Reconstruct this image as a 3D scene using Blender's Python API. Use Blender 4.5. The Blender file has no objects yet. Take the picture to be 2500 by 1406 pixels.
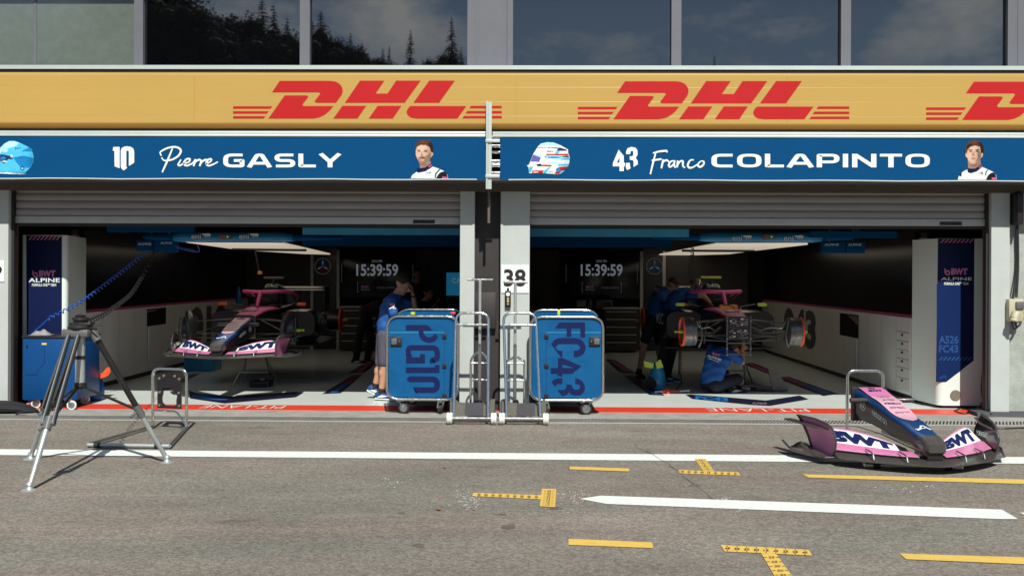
import bpy, bmesh, math, random
import numpy as np
from math import sin, cos, tan, pi, radians, sqrt
from mathutils import Vector, Matrix
from mathutils.geometry import tessellate_polygon

# ---------------------------------------------------------------- camera, sky, sun, exposure
SC = bpy.context.scene
COL = SC.collection
CAM_D, CAM_H, FPX = 13.0, 1.70, 2600.0
ROLL, YAW = math.radians(0.24), math.atan(42 / 2600)
cam = bpy.data.cameras.new('camera')
cam.sensor_width = 36.0
cam.lens = 36.0 * FPX / 2500
cam.shift_y = -35 / 2500
cam.clip_start = 0.1
cam.clip_end = 2000
cam_o = bpy.data.objects.new('camera', cam)
COL.objects.link(cam_o)
cam_o.matrix_world = (Matrix.Translation((0, -CAM_D, CAM_H)) @ Matrix.Rotation(YAW, 4, 'Z')
                      @ Matrix.Rotation(pi / 2, 4, 'X') @ Matrix.Rotation(ROLL, 4, 'Z'))
SC.camera = cam_o

SUN_DIR = Vector((0.15, -0.94, 1.01)).normalized()       # towards the sun
SUN_EL = math.asin(SUN_DIR.z)
SUN_AZ = math.atan2(SUN_DIR.x, SUN_DIR.y)                # from +Y towards +X
sun = bpy.data.lights.new('sun', 'SUN')
sun.energy = 4.2
sun.angle = radians(0.5)
sun.color = (1.0, 0.965, 0.87)
sun_o = bpy.data.objects.new('sun', sun)
COL.objects.link(sun_o)
sun_o.rotation_euler = SUN_DIR.to_track_quat('Z', 'Y').to_euler()
sun_o.location = (0, -20, 30)

W = bpy.data.worlds.new('World')
SC.world = W
W.use_nodes = True
nt = W.node_tree
nt.nodes.clear()
out = nt.nodes.new('ShaderNodeOutputWorld')
bg = nt.nodes.new('ShaderNodeBackground')
bg.inputs['Strength'].default_value = 0.05
sky = nt.nodes.new('ShaderNodeTexSky')
sky.sky_type = 'NISHITA'
sky.sun_disc = False
sky.sun_elevation = SUN_EL
sky.sun_rotation = SUN_AZ
sky.dust_density = 0.25
sky.ozone_density = 2.5
tc = nt.nodes.new('ShaderNodeTexCoord')
L = nt.links.new
def wmath(op, a, b, clamp=False):
    n = nt.nodes.new('ShaderNodeMath'); n.operation = op; n.use_clamp = clamp
    for i, x in enumerate((a, b)):
        if isinstance(x, (int, float)): n.inputs[i].default_value = x
        else: L(x, n.inputs[i])
    return n.outputs[0]
mp = nt.nodes.new('ShaderNodeMapping')
mp.inputs['Scale'].default_value = (2.2, 2.2, 5.0)
mp.inputs['Location'].default_value = (3.3, 0.4, 0.65)
nz = nt.nodes.new('ShaderNodeTexNoise')
nz.inputs['Scale'].default_value = 3.4
nz.inputs['Detail'].default_value = 10
nz.inputs['Roughness'].default_value = 0.66
L(tc.outputs['Generated'], mp.inputs['Vector']); L(mp.outputs['Vector'], nz.inputs['Vector'])
cov = nz.outputs['Fac']
# cumulus banks opposite the pits: (direction, angular radius, extra cover)
for (d, r, amp) in (((-0.125, -1, 0.24), 0.07, 0.24), ((-0.27, -1, 0.255), 0.09, 0.16), ((0.40, -1, 0.238), 0.06, 0.26), ((0.345, -1, 0.212), 0.04, 0.20), ((0.0, -0.97, 0.22), 0.10, -0.04), ((0.18, -0.95, 0.24), 0.11, -0.05)):
    vd = nt.nodes.new('ShaderNodeVectorMath'); vd.operation = 'DISTANCE'
    vd.inputs[1].default_value = Vector(d).normalized(); L(tc.outputs['Generated'], vd.inputs[0])
    k = wmath('SUBTRACT', 1.0, wmath('DIVIDE', vd.outputs['Value'], r), True)
    cov = wmath('ADD', cov, wmath('MULTIPLY', k, amp))
ramp = nt.nodes.new('ShaderNodeValToRGB')
ramp.color_ramp.elements[0].position = 0.47
ramp.color_ramp.elements[1].position = 0.80
mixc = nt.nodes.new('ShaderNodeMix')
mixc.data_type = 'RGBA'
mixc.inputs['B'].default_value = (13.0, 13.4, 13.4, 1)
L(cov, ramp.inputs['Fac'])
L(ramp.outputs['Color'], mixc.inputs['Factor'])
L(sky.outputs['Color'], mixc.inputs['A'])
L(mixc.outputs['Result'], bg.inputs['Color'])
L(bg.outputs['Background'], out.inputs['Surface'])

SC.view_settings.view_transform = 'Standard'
SC.view_settings.look = 'None'
SC.view_settings.exposure = 0.45
SC.view_settings.gamma = 1

# ---------------------------------------------------------------- pixel of the 2500x1406 photo -> world point
def ray(px, py):
    dx, dy = px - 1250.0, py - 668.0
    c, s = cos(ROLL), sin(ROLL)
    u, v = (dx * c + dy * s) / FPX, -(dy * c - dx * s) / FPX
    cy, sy = cos(YAW), sin(YAW)
    return Vector((-sy + u * cy, cy + u * sy, v))

def P(px, py, Y=0.0):
    """point on the vertical plane at depth Y"""
    d = ray(px, py)
    t = (Y + CAM_D) / d.y
    return Vector((d.x * t, Y, CAM_H + d.z * t))

def G(px, py, z=0.0):
    """point on the horizontal plane at height z"""
    d = ray(px, py)
    t = (z - CAM_H) / d.z
    return Vector((d.x * t, -CAM_D + d.y * t, z))

def PX(px, Y=0.0): return P(px, 668, Y).x
def PZ(py, Y=0.0, px=1250): return P(px, py, Y).z

# ---------------------------------------------------------------- materials
def col(h):
    if not isinstance(h, str): return (*h, 1.0) if len(h) == 3 else h
    h = h.lstrip('#')
    r = []
    for i in (0, 2, 4):
        c = int(h[i:i + 2], 16) / 255
        r.append(c / 12.92 if c <= 0.04045 else ((c + 0.055) / 1.055) ** 2.4)
    return (*r, 1.0)

MATS = {}
def mat(name, c, rough=0.5, metal=0.0, noise=0.0, nscale=4.0, bump=0.0, bscale=60.0, spec=0.5, coat=0.0, emit=None, estr=0.0, ior=None, rvar=0.0, streak=None):
    """procedural principled material; noise = relative brightness variation of the base colour"""
    m = bpy.data.materials.new(name)
    m.use_nodes = True
    t = m.node_tree
    b = t.nodes['Principled BSDF']
    c = col(c)
    b.inputs['Base Color'].default_value = c
    b.inputs['Roughness'].default_value = rough
    b.inputs['Metallic'].default_value = metal
    b.inputs['Specular IOR Level'].default_value = spec
    if coat: b.inputs['Coat Weight'].default_value = coat; b.inputs['Coat Roughness'].default_value = 0.05
    if ior: b.inputs['IOR'].default_value = ior
    if emit:
        b.inputs['Emission Color'].default_value = col(emit)
        b.inputs['Emission Strength'].default_value = estr
    ln = t.links.new
    tcn = t.nodes.new('ShaderNodeTexCoord')
    src = tcn.outputs['Object']
    if streak:
        mpn = t.nodes.new('ShaderNodeMapping'); mpn.inputs['Scale'].default_value = streak
        ln(src, mpn.inputs['Vector']); src = mpn.outputs['Vector']
    if noise or rvar:
        n = t.nodes.new('ShaderNodeTexNoise')
        n.inputs['Scale'].default_value = nscale
        n.inputs['Detail'].default_value = 6
        n.inputs['Roughness'].default_value = 0.65
        ln(src, n.inputs['Vector'])
        if noise:
            r = t.nodes.new('ShaderNodeMapRange')
            r.inputs['From Min'].default_value = 0.3; r.inputs['From Max'].default_value = 0.7
            r.inputs['To Min'].default_value = 1 - noise; r.inputs['To Max'].default_value = 1 + noise * 0.6
            ln(n.outputs['Fac'], r.inputs['Value'])
            mx = t.nodes.new('ShaderNodeVectorMath'); mx.operation = 'SCALE'
            mx.inputs[0].default_value = c[:3]
            ln(r.outputs['Result'], mx.inputs['Scale'])
            ln(mx.outputs['Vector'], b.inputs['Base Color'])
        if rvar:
            r2 = t.nodes.new('ShaderNodeMapRange')
            r2.inputs['From Min'].default_value = 0.3; r2.inputs['From Max'].default_value = 0.7
            r2.inputs['To Min'].default_value = max(0.02, rough - rvar); r2.inputs['To Max'].default_value = rough + rvar
            ln(n.outputs['Fac'], r2.inputs['Value']); ln(r2.outputs['Result'], b.inputs['Roughness'])
    if bump:
        n2 = t.nodes.new('ShaderNodeTexNoise')
        n2.inputs['Scale'].default_value = bscale
        n2.inputs['Detail'].default_value = 4
        ln(tcn.outputs['Object'], n2.inputs['Vector'])
        bp = t.nodes.new('ShaderNodeBump')
        bp.inputs['Strength'].default_value = bump
        bp.inputs['Distance'].default_value = 0.01
        ln(n2.outputs['Fac'], bp.inputs['Height'])
        ln(bp.outputs['Normal'], b.inputs['Normal'])
    MATS[name] = m
    return m

def carbon_mat():
    m = mat('carbon fibre', (0.022, 0.021, 0.022), 0.32, coat=0.35)
    t = m.node_tree; b = t.nodes['Principled BSDF']
    tcn = t.nodes.new('ShaderNodeTexCoord')
    ck = t.nodes.new('ShaderNodeTexChecker'); ck.inputs['Scale'].default_value = 160
    ck.inputs['Color1'].default_value = (0.026, 0.024, 0.023, 1); ck.inputs['Color2'].default_value = (0.075, 0.07, 0.066, 1)
    t.links.new(tcn.outputs['Object'], ck.inputs['Vector'])
    t.links.new(ck.outputs['Color'], b.inputs['Base Color'])
    return m

def asphalt_mat():
    m = mat('asphalt', (0.16, 0.15, 0.135), 0.93, spec=0.25)
    t = m.node_tree; b = t.nodes['Principled BSDF']; ln = t.links.new
    tcn = t.nodes.new('ShaderNodeTexCoord'); src = tcn.outputs['Object']
    def noise(scale, detail, rough=0.6, stretch=None):
        n = t.nodes.new('ShaderNodeTexNoise'); n.inputs['Scale'].default_value = scale
        n.inputs['Detail'].default_value = detail; n.inputs['Roughness'].default_value = rough
        if stretch:
            q = t.nodes.new('ShaderNodeMapping'); q.inputs['Scale'].default_value = stretch
            ln(src, q.inputs['Vector']); ln(q.outputs['Vector'], n.inputs['Vector'])
        else: ln(src, n.inputs['Vector'])
        return n.outputs['Fac']
    def rng(v, a, b2, c, d):
        r = t.nodes.new('ShaderNodeMapRange'); r.clamp = True
        for k, x in zip(('From Min', 'From Max', 'To Min', 'To Max'), (a, b2, c, d)): r.inputs[k].default_value = x
        ln(v, r.inputs['Value']); return r.outputs['Result']
    def mul(a, b2):
        k = t.nodes.new('ShaderNodeMath'); k.operation = 'MULTIPLY'; ln(a, k.inputs[0]); ln(b2, k.inputs[1]); return k.outputs[0]
    grain = rng(noise(95, 3, 0.75), 0.3, 0.7, 0.55, 1.48)
    vor = t.nodes.new('ShaderNodeTexVoronoi'); vor.inputs['Scale'].default_value = 52
    ln(src, vor.inputs['Vector'])
    vsep = t.nodes.new('ShaderNodeSeparateColor'); ln(vor.outputs['Color'], vsep.inputs['Color'])
    stone = rng(vsep.outputs['Red'], 0, 1, 0.70, 1.32)
    streak = rng(noise(1.0, 6, 0.65, (0.5, 2.4, 1)), 0.32, 0.68, 0.85, 1.12)
    patch = rng(noise(0.35, 4, 0.6), 0.35, 0.65, 0.84, 1.10)
    stain = rng(noise(1.3, 5, 0.55, (0.7, 1.4, 1)), 0.63, 0.74, 1.0, 0.62)
    v = mul(mul(mul(grain, stone), mul(streak, patch)), stain)
    sc = t.nodes.new('ShaderNodeVectorMath'); sc.operation = 'SCALE'
    warm = t.nodes.new('ShaderNodeMix'); warm.data_type = 'RGBA'
    warm.inputs['A'].default_value = (0.220, 0.189, 0.162, 1); warm.inputs['B'].default_value = (0.204, 0.196, 0.170, 1)
    ln(rng(noise(0.8, 4, 0.6, (0.4, 1.6, 1)), 0.38, 0.62, 0, 1), warm.inputs['Factor'])
    ln(warm.outputs['Result'], sc.inputs[0]); ln(v, sc.inputs['Scale'])
    ln(sc.outputs['Vector'], b.inputs['Base Color'])
    bp = t.nodes.new('ShaderNodeBump'); bp.inputs['Strength'].default_value = 0.55; bp.inputs['Distance'].default_value = 0.008
    ln(mul(grain, stone), bp.inputs['Height']); ln(bp.outputs['Normal'], b.inputs['Normal'])
    return m

carbon_mat(); asphalt_mat()
def ink_mat():
    m = mat('print ink', (0.5, 0.5, 0.5), 0.65, spec=0.1)
    a = m.node_tree.nodes.new('ShaderNodeVertexColor'); a.layer_name = 'ink'
    m.node_tree.links.new(a.outputs['Color'], m.node_tree.nodes['Principled BSDF'].inputs['Base Color'])
ink_mat()
mat('concrete', (0.30, 0.295, 0.27), 0.9, noise=0.28, nscale=5, bump=0.3, bscale=120)
mat('wall paint', (0.43, 0.468, 0.455), 0.75, noise=0.07, nscale=3, bump=0.12, bscale=90)
mat('rough concrete', (0.34, 0.37, 0.34), 0.9, noise=0.22, nscale=7, bump=0.5, bscale=45)
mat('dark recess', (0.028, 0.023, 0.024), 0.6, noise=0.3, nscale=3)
mat('beam grey', (0.095, 0.08, 0.075), 0.8, noise=0.12, nscale=3)
mat('white paint', (0.66, 0.74, 0.70), 0.35, noise=0.04, nscale=2)
mat('gloss white', (0.62, 0.68, 0.65), 0.22, noise=0.05, nscale=2)
mat('cabinet white', (0.52, 0.51, 0.49), 0.4, noise=0.05, nscale=2)
mat('line paint', (0.70, 0.75, 0.72), 0.7, noise=0.16, nscale=22, bump=0.3, bscale=130)
mat('tape yellow', (0.66, 0.45, 0.10), 0.6, noise=0.12, nscale=16, bump=0.2, bscale=120)
mat('tape print', (0.10, 0.06, 0.02), 0.7, noise=0.3, nscale=90)
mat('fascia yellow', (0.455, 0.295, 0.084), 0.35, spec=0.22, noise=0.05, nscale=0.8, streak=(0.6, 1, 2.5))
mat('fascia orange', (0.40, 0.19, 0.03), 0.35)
mat('logo red', (0.44, 0.016, 0.018), 0.45, spec=0.15, noise=0.05, nscale=1.5)
mat('banner blue', (0.0015, 0.058, 0.170), 0.8, spec=0.08, noise=0.07, nscale=30)
mat('print white', (0.72, 0.78, 0.75), 0.5)
mat('aluminium', (0.52, 0.58, 0.56), 0.42, 0.35, noise=0.05, nscale=3)
mat('window frame', (0.118, 0.124, 0.145), 0.5, 0.1, noise=0.06, nscale=5)
mat('shutter metal', (0.33, 0.305, 0.295), 0.5, 0.2, noise=0.10, nscale=4, streak=(0.4, 1, 6))
mat('shutter rail', (0.42, 0.42, 0.40), 0.45, 0.2, noise=0.08, nscale=5)
mat('rubber black', (0.016, 0.014, 0.015), 0.7, noise=0.2, nscale=20)
mat('rust', (0.19, 0.085, 0.035), 0.85, noise=0.4, nscale=14)
mat('dark glass', (0.002, 0.0022, 0.003), 0.015, ior=2.45, spec=0.5)
mat('blind glass', (0.115, 0.138, 0.122), 0.10, ior=2.0, noise=0.12, nscale=10)
mat('chrome', (0.70, 0.72, 0.70), 0.16, 1.0, noise=0.05, nscale=30, rvar=0.07)
mat('brushed steel', (0.50, 0.52, 0.51), 0.34, 1.0, noise=0.08, nscale=20)
mat('light tube', (0.50, 0.54, 0.53), 0.4, 0.6, noise=0.08, nscale=20)
mat('dark metal', (0.035, 0.033, 0.034), 0.4, 0.5, noise=0.2, nscale=15)
mat('grey plastic', (0.11, 0.11, 0.115), 0.45, noise=0.1, nscale=15)
mat('cart blue', (0.002, 0.086, 0.235), 0.4, noise=0.12, nscale=5, spec=0.3, rvar=0.1)
mat('tool blue', (0.003, 0.055, 0.19), 0.4, spec=0.3, noise=0.07, nscale=4)
mat('gantry blue', (0.010, 0.20, 0.42), 0.22, noise=0.10, nscale=3)
mat('header blue', (0.045, 0.35, 0.60), 0.25, noise=0.2, nscale=2.5)
mat('navy', (0.004, 0.010, 0.055), 0.5, spec=0.2, noise=0.08, nscale=4)
mat('navy print', (0.006, 0.012, 0.075), 0.5, spec=0.2)
mat('floor navy', (0.008, 0.008, 0.032), 0.35)
mat('navy light', (0.004, 0.017, 0.085), 0.5, spec=0.15)
mat('print blue', (0.010, 0.13, 0.40), 0.4)
mat('strip blue', (0.006, 0.055, 0.21), 0.5)
mat('number grey', (0.06, 0.056, 0.054), 0.5)
mat('floor blue', (0.010, 0.16, 0.50), 0.35)
mat('pink', (0.62, 0.20, 0.40), 0.25, noise=0.05, nscale=3, coat=0.35)
mat('pale pink', (0.68, 0.40, 0.51), 0.25, coat=0.35)
mat('hot pink', (0.66, 0.09, 0.29), 0.35)
mat('pink strip', (0.40, 0.05, 0.17), 0.35)
mat('car blue', (0.006, 0.045, 0.155), 0.25, coat=0.5)
mat('car black', (0.012, 0.010, 0.013), 0.28, coat=0.3, noise=0.15, nscale=5)
mat('car plum', (0.045, 0.012, 0.028), 0.3, coat=0.3)
mat('machine grey', (0.16, 0.155, 0.15), 0.35, 0.7, noise=0.35, nscale=25)
mat('machine silver', (0.55, 0.55, 0.52), 0.3, 0.8, noise=0.3, nscale=40)
mat('orange red', (0.75, 0.085, 0.022), 0.5)
mat('orange', (0.72, 0.26, 0.04), 0.5)
mat('lime', (0.50, 0.62, 0.05), 0.5, noise=0.08, nscale=12)
mat('green lamp', (0.02, 0.5, 0.12), 0.4, emit=(0.03, 0.7, 0.2), estr=0.35)
mat('red paint', (0.66, 0.05, 0.022), 0.45, noise=0.06, nscale=5)
mat('floor white', (0.68, 0.745, 0.72), 0.22, noise=0.05, nscale=2)
mat('screen black', (0.006, 0.005, 0.0055), 0.18, noise=0.2, nscale=2)
mat('screen text', (0.2, 0.22, 0.24), 0.5, emit=(0.17, 0.20, 0.235), estr=0.42)
mat('screen dim', (0.1, 0.1, 0.11), 0.5, emit=(0.10, 0.10, 0.115), estr=0.2)
mat('screen pink', (0.1, 0.03, 0.06), 0.5, emit=(0.14, 0.03, 0.09), estr=0.5)
mat('screen teal', (0.01, 0.08, 0.15), 0.4, emit=(0.004, 0.09, 0.17), estr=0.55)
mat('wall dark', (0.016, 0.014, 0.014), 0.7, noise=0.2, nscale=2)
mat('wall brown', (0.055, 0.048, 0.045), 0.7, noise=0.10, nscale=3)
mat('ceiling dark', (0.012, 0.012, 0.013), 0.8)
mat('cream', (0.80, 0.72, 0.60), 0.6, emit=(0.80, 0.70, 0.55), estr=0.4)
mat('skin', (0.46, 0.25, 0.16), 0.55, noise=0.08, nscale=30)
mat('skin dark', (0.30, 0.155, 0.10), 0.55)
mat('hair', (0.035, 0.022, 0.015), 0.7, noise=0.3, nscale=60, bump=0.6, bscale=150)
mat('hair black', (0.010, 0.008, 0.008), 0.7, bump=0.5, bscale=150)
mat('shirt blue', (0.006, 0.075, 0.29), 0.8, noise=0.14, nscale=9, bump=0.25, bscale=24)
mat('shirt black', (0.010, 0.009, 0.011), 0.85, noise=0.2, nscale=8)
mat('shorts grey', (0.075, 0.075, 0.11), 0.85, noise=0.2, nscale=14, bump=0.2, bscale=30)
mat('shorts navy', (0.008, 0.009, 0.022), 0.85, noise=0.2, nscale=14)
mat('shoe blue', (0.008, 0.05, 0.20), 0.6, noise=0.15, nscale=25)
mat('shoe black', (0.012, 0.011, 0.012), 0.6)
mat('grip', (0.13, 0.12, 0.10), 0.95, noise=0.35, nscale=90, bump=0.6, bscale=200)
mat('grip dark', (0.06, 0.06, 0.068), 0.95, noise=0.3, nscale=90)
mat('wheel white', (0.66, 0.70, 0.66), 0.45)
mat('cloth grey', (0.26, 0.26, 0.26), 0.9, noise=0.25, nscale=14, bump=0.5, bscale=35)
mat('cable black', (0.012, 0.012, 0.013), 0.5)
mat('cable blue', (0.006, 0.07, 0.42), 0.4)
mat('box beige', (0.44, 0.42, 0.30), 0.6, noise=0.12, nscale=9)
mat('plate white', (0.74, 0.79, 0.77), 0.5)
mat('plate black', (0.012, 0.010, 0.012), 0.5)
mat('portrait skin', (0.58, 0.38, 0.28), 0.6)
mat('portrait shade', (0.34, 0.20, 0.145), 0.6)
mat('portrait hair', (0.025, 0.013, 0.011), 0.6)
mat('portrait light hair', (0.07, 0.035, 0.025), 0.6)
mat('helmet cyan', (0.07, 0.47, 0.74), 0.5, noise=0.12, nscale=8)
mat('helmet pale', (0.40, 0.70, 0.78), 0.5)
mat('helmet deep', (0.01, 0.20, 0.50), 0.5)
mat('helmet navy', (0.02, 0.03, 0.09), 0.5)
mat('helmet violet', (0.12, 0.11, 0.36), 0.5)
mat('asphalt stain', (0.115, 0.095, 0.082), 0.9, noise=0.3, nscale=20)
mat('leaf litter', (0.26, 0.15, 0.05), 0.8)

# ---------------------------------------------------------------- mesh builder
def rpath(pts, rad, seg=5, closed=False):
    """polyline with rounded corners (2D or 3D tuples)"""
    pts = [Vector(p) for p in pts]
    n = len(pts); res = []
    for i, p in enumerate(pts):
        if not closed and i in (0, n - 1): res.append(p); continue
        a, b = pts[i - 1], pts[(i + 1) % n]
        r = rad[i] if isinstance(rad, (list, tuple)) else rad
        d1, d2 = (a - p), (b - p)
        if r <= 0 or d1.length < 1e-6 or d2.length < 1e-6: res.append(p); continue
        r1 = min(r, d1.length * 0.499, d2.length * 0.499)
        q1, q2 = p + d1.normalized() * r1, p + d2.normalized() * r1
        for k in range(seg + 1):
            t = k / seg
            res.append(q1 * (1 - t) ** 2 + p * 2 * t * (1 - t) + q2 * t * t)
    return res

class MB:
    def __init__(s, m=None):
        s.v, s.f, s.m, s.cm = [], [], [], m
    def add(s, vs, fs, m=None):
        o = len(s.v); s.v += [Vector(p) for p in vs]
        for f in fs:
            s.f.append([i + o for i in f]); s.m.append(m or s.cm)
        return s
    def box(s, x0, x1, y0, y1, z0, z1, m=None, bev=0.0, seg=2):
        if bev:
            bm = bmesh.new(); bmesh.ops.create_cube(bm, size=1)
            for v in bm.verts:
                v.co = Vector(((x0 + x1) / 2 + v.co.x * (x1 - x0), (y0 + y1) / 2 + v.co.y * (y1 - y0), (z0 + z1) / 2 + v.co.z * (z1 - z0)))
            bmesh.ops.bevel(bm, geom=bm.edges[:], offset=bev, segments=seg, affect='EDGES', profile=0.5)
            s.bm(bm, m); return s
        vs = [(x, y, z) for z in (z0, z1) for y in (y0, y1) for x in (x0, x1)]
        return s.add(vs, [(0, 2, 3, 1), (4, 5, 7, 6), (0, 1, 5, 4), (2, 6, 7, 3), (0, 4, 6, 2), (1, 3, 7, 5)], m)
    def bm(s, bm, m=None):
        bm.verts.index_update()
        s.add([v.co.copy() for v in bm.verts], [[v.index for v in f.verts] for f in bm.faces], m); bm.free(); return s
    def tube(s, pts, r, n=8, closed=False, m=None, flat=1.0, cap=True):
        pts = [Vector(p) for p in pts]; N = len(pts); vs = []; fs = []
        up = None
        for i, p in enumerate(pts):
            if closed: t = pts[(i + 1) % N] - pts[i - 1]
            else: t = pts[min(i + 1, N - 1)] - pts[max(i - 1, 0)]
            if t.length < 1e-9: t = Vector((0, 0, 1))
            t.normalize()
            if up is None:
                up = Vector((0, 0, 1)) if abs(t.z) < 0.9 else Vector((0, 1, 0))
            a = t.cross(up)
            if a.length < 1e-5: a = t.orthogonal()
            a.normalize(); b = a.cross(t).normalized(); up = b
            rr = r[i] if isinstance(r, (list, tuple)) else r
            for k in range(n):
                w = 2 * pi * k / n
                vs.append(p + a * cos(w) * rr + b * sin(w) * rr * flat)
        R = N if closed else N - 1
        for i in range(R):
            for k in range(n):
                j = (i + 1) % N
                fs.append((i * n + k, i * n + (k + 1) % n, j * n + (k + 1) % n, j * n + k))
        if not closed and cap:
            fs.append(tuple(range(n))[::-1]); fs.append(tuple((N - 1) * n + k for k in range(n)))
        return s.add(vs, fs, m)
    def cyl(s, p0, p1, r0, r1=None, n=16, m=None):
        r1 = r0 if r1 is None else r1
        return s.tube([p0, p1], [r0, r1], n, m=m)
    def lathe(s, origin, axis, prof, n=20, m=None):
        """prof: (distance along axis, radius)"""
        ax = Vector(axis).normalized(); o = Vector(origin)
        a = ax.orthogonal().normalized(); b = ax.cross(a)
        vs = []; fs = []
        for (t, r) in prof:
            for k in range(n):
                w = 2 * pi * k / n
                vs.append(o + ax * t + (a * cos(w) + b * sin(w)) * max(r, 1e-4))
        for i in range(len(prof) - 1):
            for k in range(n):
                fs.append((i * n + k, i * n + (k + 1) % n, (i + 1) * n + (k + 1) % n, (i + 1) * n + k))
        fs.append(tuple(range(n))[::-1]); fs.append(tuple((len(prof) - 1) * n + k for k in range(n)))
        return s.add(vs, fs, m)
    def ell(s, c, rx, ry, rz, n=16, k=10, m=None):
        c = Vector(c)
        rings = []
        for i in range(k + 1):
            a = -pi / 2 + pi * i / k
            rings.append([c + Vector((rx * cos(a) * cos(2 * pi * j / n), ry * cos(a) * sin(2 * pi * j / n), rz * sin(a))) for j in range(n)])
        return s.loft(rings, m=m)
    def loft(s, rings, m=None, cap=True, closed=True, matfn=None):
        n = len(rings[0]); o = len(s.v)
        for r in rings: s.v += [Vector(p) for p in r]
        for i in range(len(rings) - 1):
            for k in range(n if closed else n - 1):
                s.f.append([o + i * n + k, o + i * n + (k + 1) % n, o + (i + 1) * n + (k + 1) % n, o + (i + 1) * n + k])
                s.m.append(matfn(i, k) if matfn else (m or s.cm))
        if cap and closed:
            s.f.append([o + k for k in range(n)][::-1]); s.m.append(m or (matfn(0, 0) if matfn else s.cm))
            s.f.append([o + (len(rings) - 1) * n + k for k in range(n)]); s.m.append(m or (matfn(len(rings) - 2, 0) if matfn else s.cm))
        return s
    def poly(s, pts, fn, m=None, holes=(), thick=None):
        """flat 2D polygon mapped by fn(u, v[, w]); thick: (w0, w1) extrudes"""
        loops = [[Vector((*p[:2], 0)) for p in pts]] + [[Vector((*p[:2], 0)) for p in h] for h in holes]
        flat = [p for lp in loops for p in lp]
        tris = tessellate_polygon(loops)
        if thick is None:
            return s.add([fn(p.x, p.y) for p in flat], [tuple(t) for t in tris], m)
        N = len(flat); vs = [fn(p.x, p.y, thick[0]) for p in flat] + [fn(p.x, p.y, thick[1]) for p in flat]
        fs = [tuple(t)[::-1] for t in tris] + [tuple(i + N for i in t) for t in tris]
        o = 0
        for lp in loops:
            k = len(lp)
            for i in range(k): fs.append((o + i, o + (i + 1) % k, o + (i + 1) % k + N, o + i + N))
            o += k
        return s.add(vs, fs, m)
    def stroke(s, pts, w, fn, m=None, closed=False):
        """flat ribbon of width w along a 2D path; w may be a list"""
        pts = [Vector((p[0], p[1])) for p in pts]; N = len(pts); Lf = []; Rt = []
        for i, p in enumerate(pts):
            a = pts[i - 1] if (i > 0 or closed) else p
            b = pts[(i + 1) % N] if (i < N - 1 or closed) else p
            d1 = (p - a); d2 = (b - p)
            if d1.length < 1e-9: d1 = d2
            if d2.length < 1e-9: d2 = d1
            d1 = d1.normalized(); d2 = d2.normalized()
            n1 = Vector((-d1.y, d1.x)); n2 = Vector((-d2.y, d2.x)); n = (n1 + n2)
            if n.length < 1e-6: n = n1
            n.normalize(); k = 1 / max(0.35, n.dot(n1))
            ww = (w[i] if isinstance(w, (list, tuple)) else w) / 2 * k
            Lf.append(p + n * ww); Rt.append(p - n * ww)
        vs = [fn(p.x, p.y) for p in Lf] + [fn(p.x, p.y) for p in Rt]
        fs = [(i, (i + 1) % N, N + (i + 1) % N, N + i)[::-1] for i in range(N if closed else N - 1)]
        return s.add(vs, fs, m)
    def text(s, txt, fn, box, m=None, bold=0.0, shear=0.0, spacing=1.0, sub=0):
        """lettering fitted to box=(u0, v0, u1, v1)"""
        vs, fs = text2d(txt, bold, shear, spacing)
        x0 = min(p[0] for p in vs); x1 = max(p[0] for p in vs); y0 = min(p[1] for p in vs); y1 = max(p[1] for p in vs)
        u0, v0, u1, v1 = box
        q = [(u0 + (p[0] - x0) / (x1 - x0) * (u1 - u0), v0 + (p[1] - y0) / (y1 - y0) * (v1 - v0)) for p in vs]
        return s.add([fn(a, b) for a, b in q], fs, m)
    def xf(s, M):
        s.v = [M @ p for p in s.v]; return s
    def build(s, name, parent=None, m=None, world=False, sharp=38):
        me = bpy.data.meshes.new(name)
        off = Vector((0, 0, 0))
        if world and parent is not None:
            q = parent
            while q is not None: off += q.location; q = q.parent
        me.from_pydata([tuple(p - off) for p in s.v], [], s.f)
        names = []
        for x in s.m:
            x = x or m
            if x not in names: names.append(x)
        for x in names: me.materials.append(MATS[x])
        ix = {x: i for i, x in enumerate(names)}
        me.polygons.foreach_set('material_index', [ix[x or m] for x in s.m])
        me.polygons.foreach_set('use_smooth', [True] * len(s.f))
        me.update()
        bm2 = bmesh.new(); bm2.from_mesh(me)
        bmesh.ops.recalc_face_normals(bm2, faces=bm2.faces[:]); bm2.to_mesh(me); bm2.free()
        me.set_sharp_from_angle(angle=radians(sharp))
        o = bpy.data.objects.new(name, me); COL.objects.link(o)
        if parent is not None: o.parent = parent
        return o

_tc = {}
def text2d(txt, bold=0.0, shear=0.0, spacing=1.0):
    key = (txt, bold, shear, spacing)
    if key in _tc: return _tc[key]
    cu = bpy.data.curves.new('lettering', 'FONT')
    cu.body = txt; cu.offset = bold; cu.shear = shear; cu.space_character = spacing
    cu.fill_mode = 'FRONT'; cu.resolution_u = 3
    o = bpy.data.objects.new('lettering', cu); COL.objects.link(o)
    dg = bpy.context.evaluated_depsgraph_get()
    me = bpy.data.meshes.new_from_object(o.evaluated_get(dg))
    r = ([(v.co.x, v.co.y) for v in me.vertices], [tuple(p.vertices) for p in me.polygons])
    bpy.data.objects.remove(o); bpy.data.curves.remove(cu); bpy.data.meshes.remove(me)
    _tc[key] = r
    return r

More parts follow.
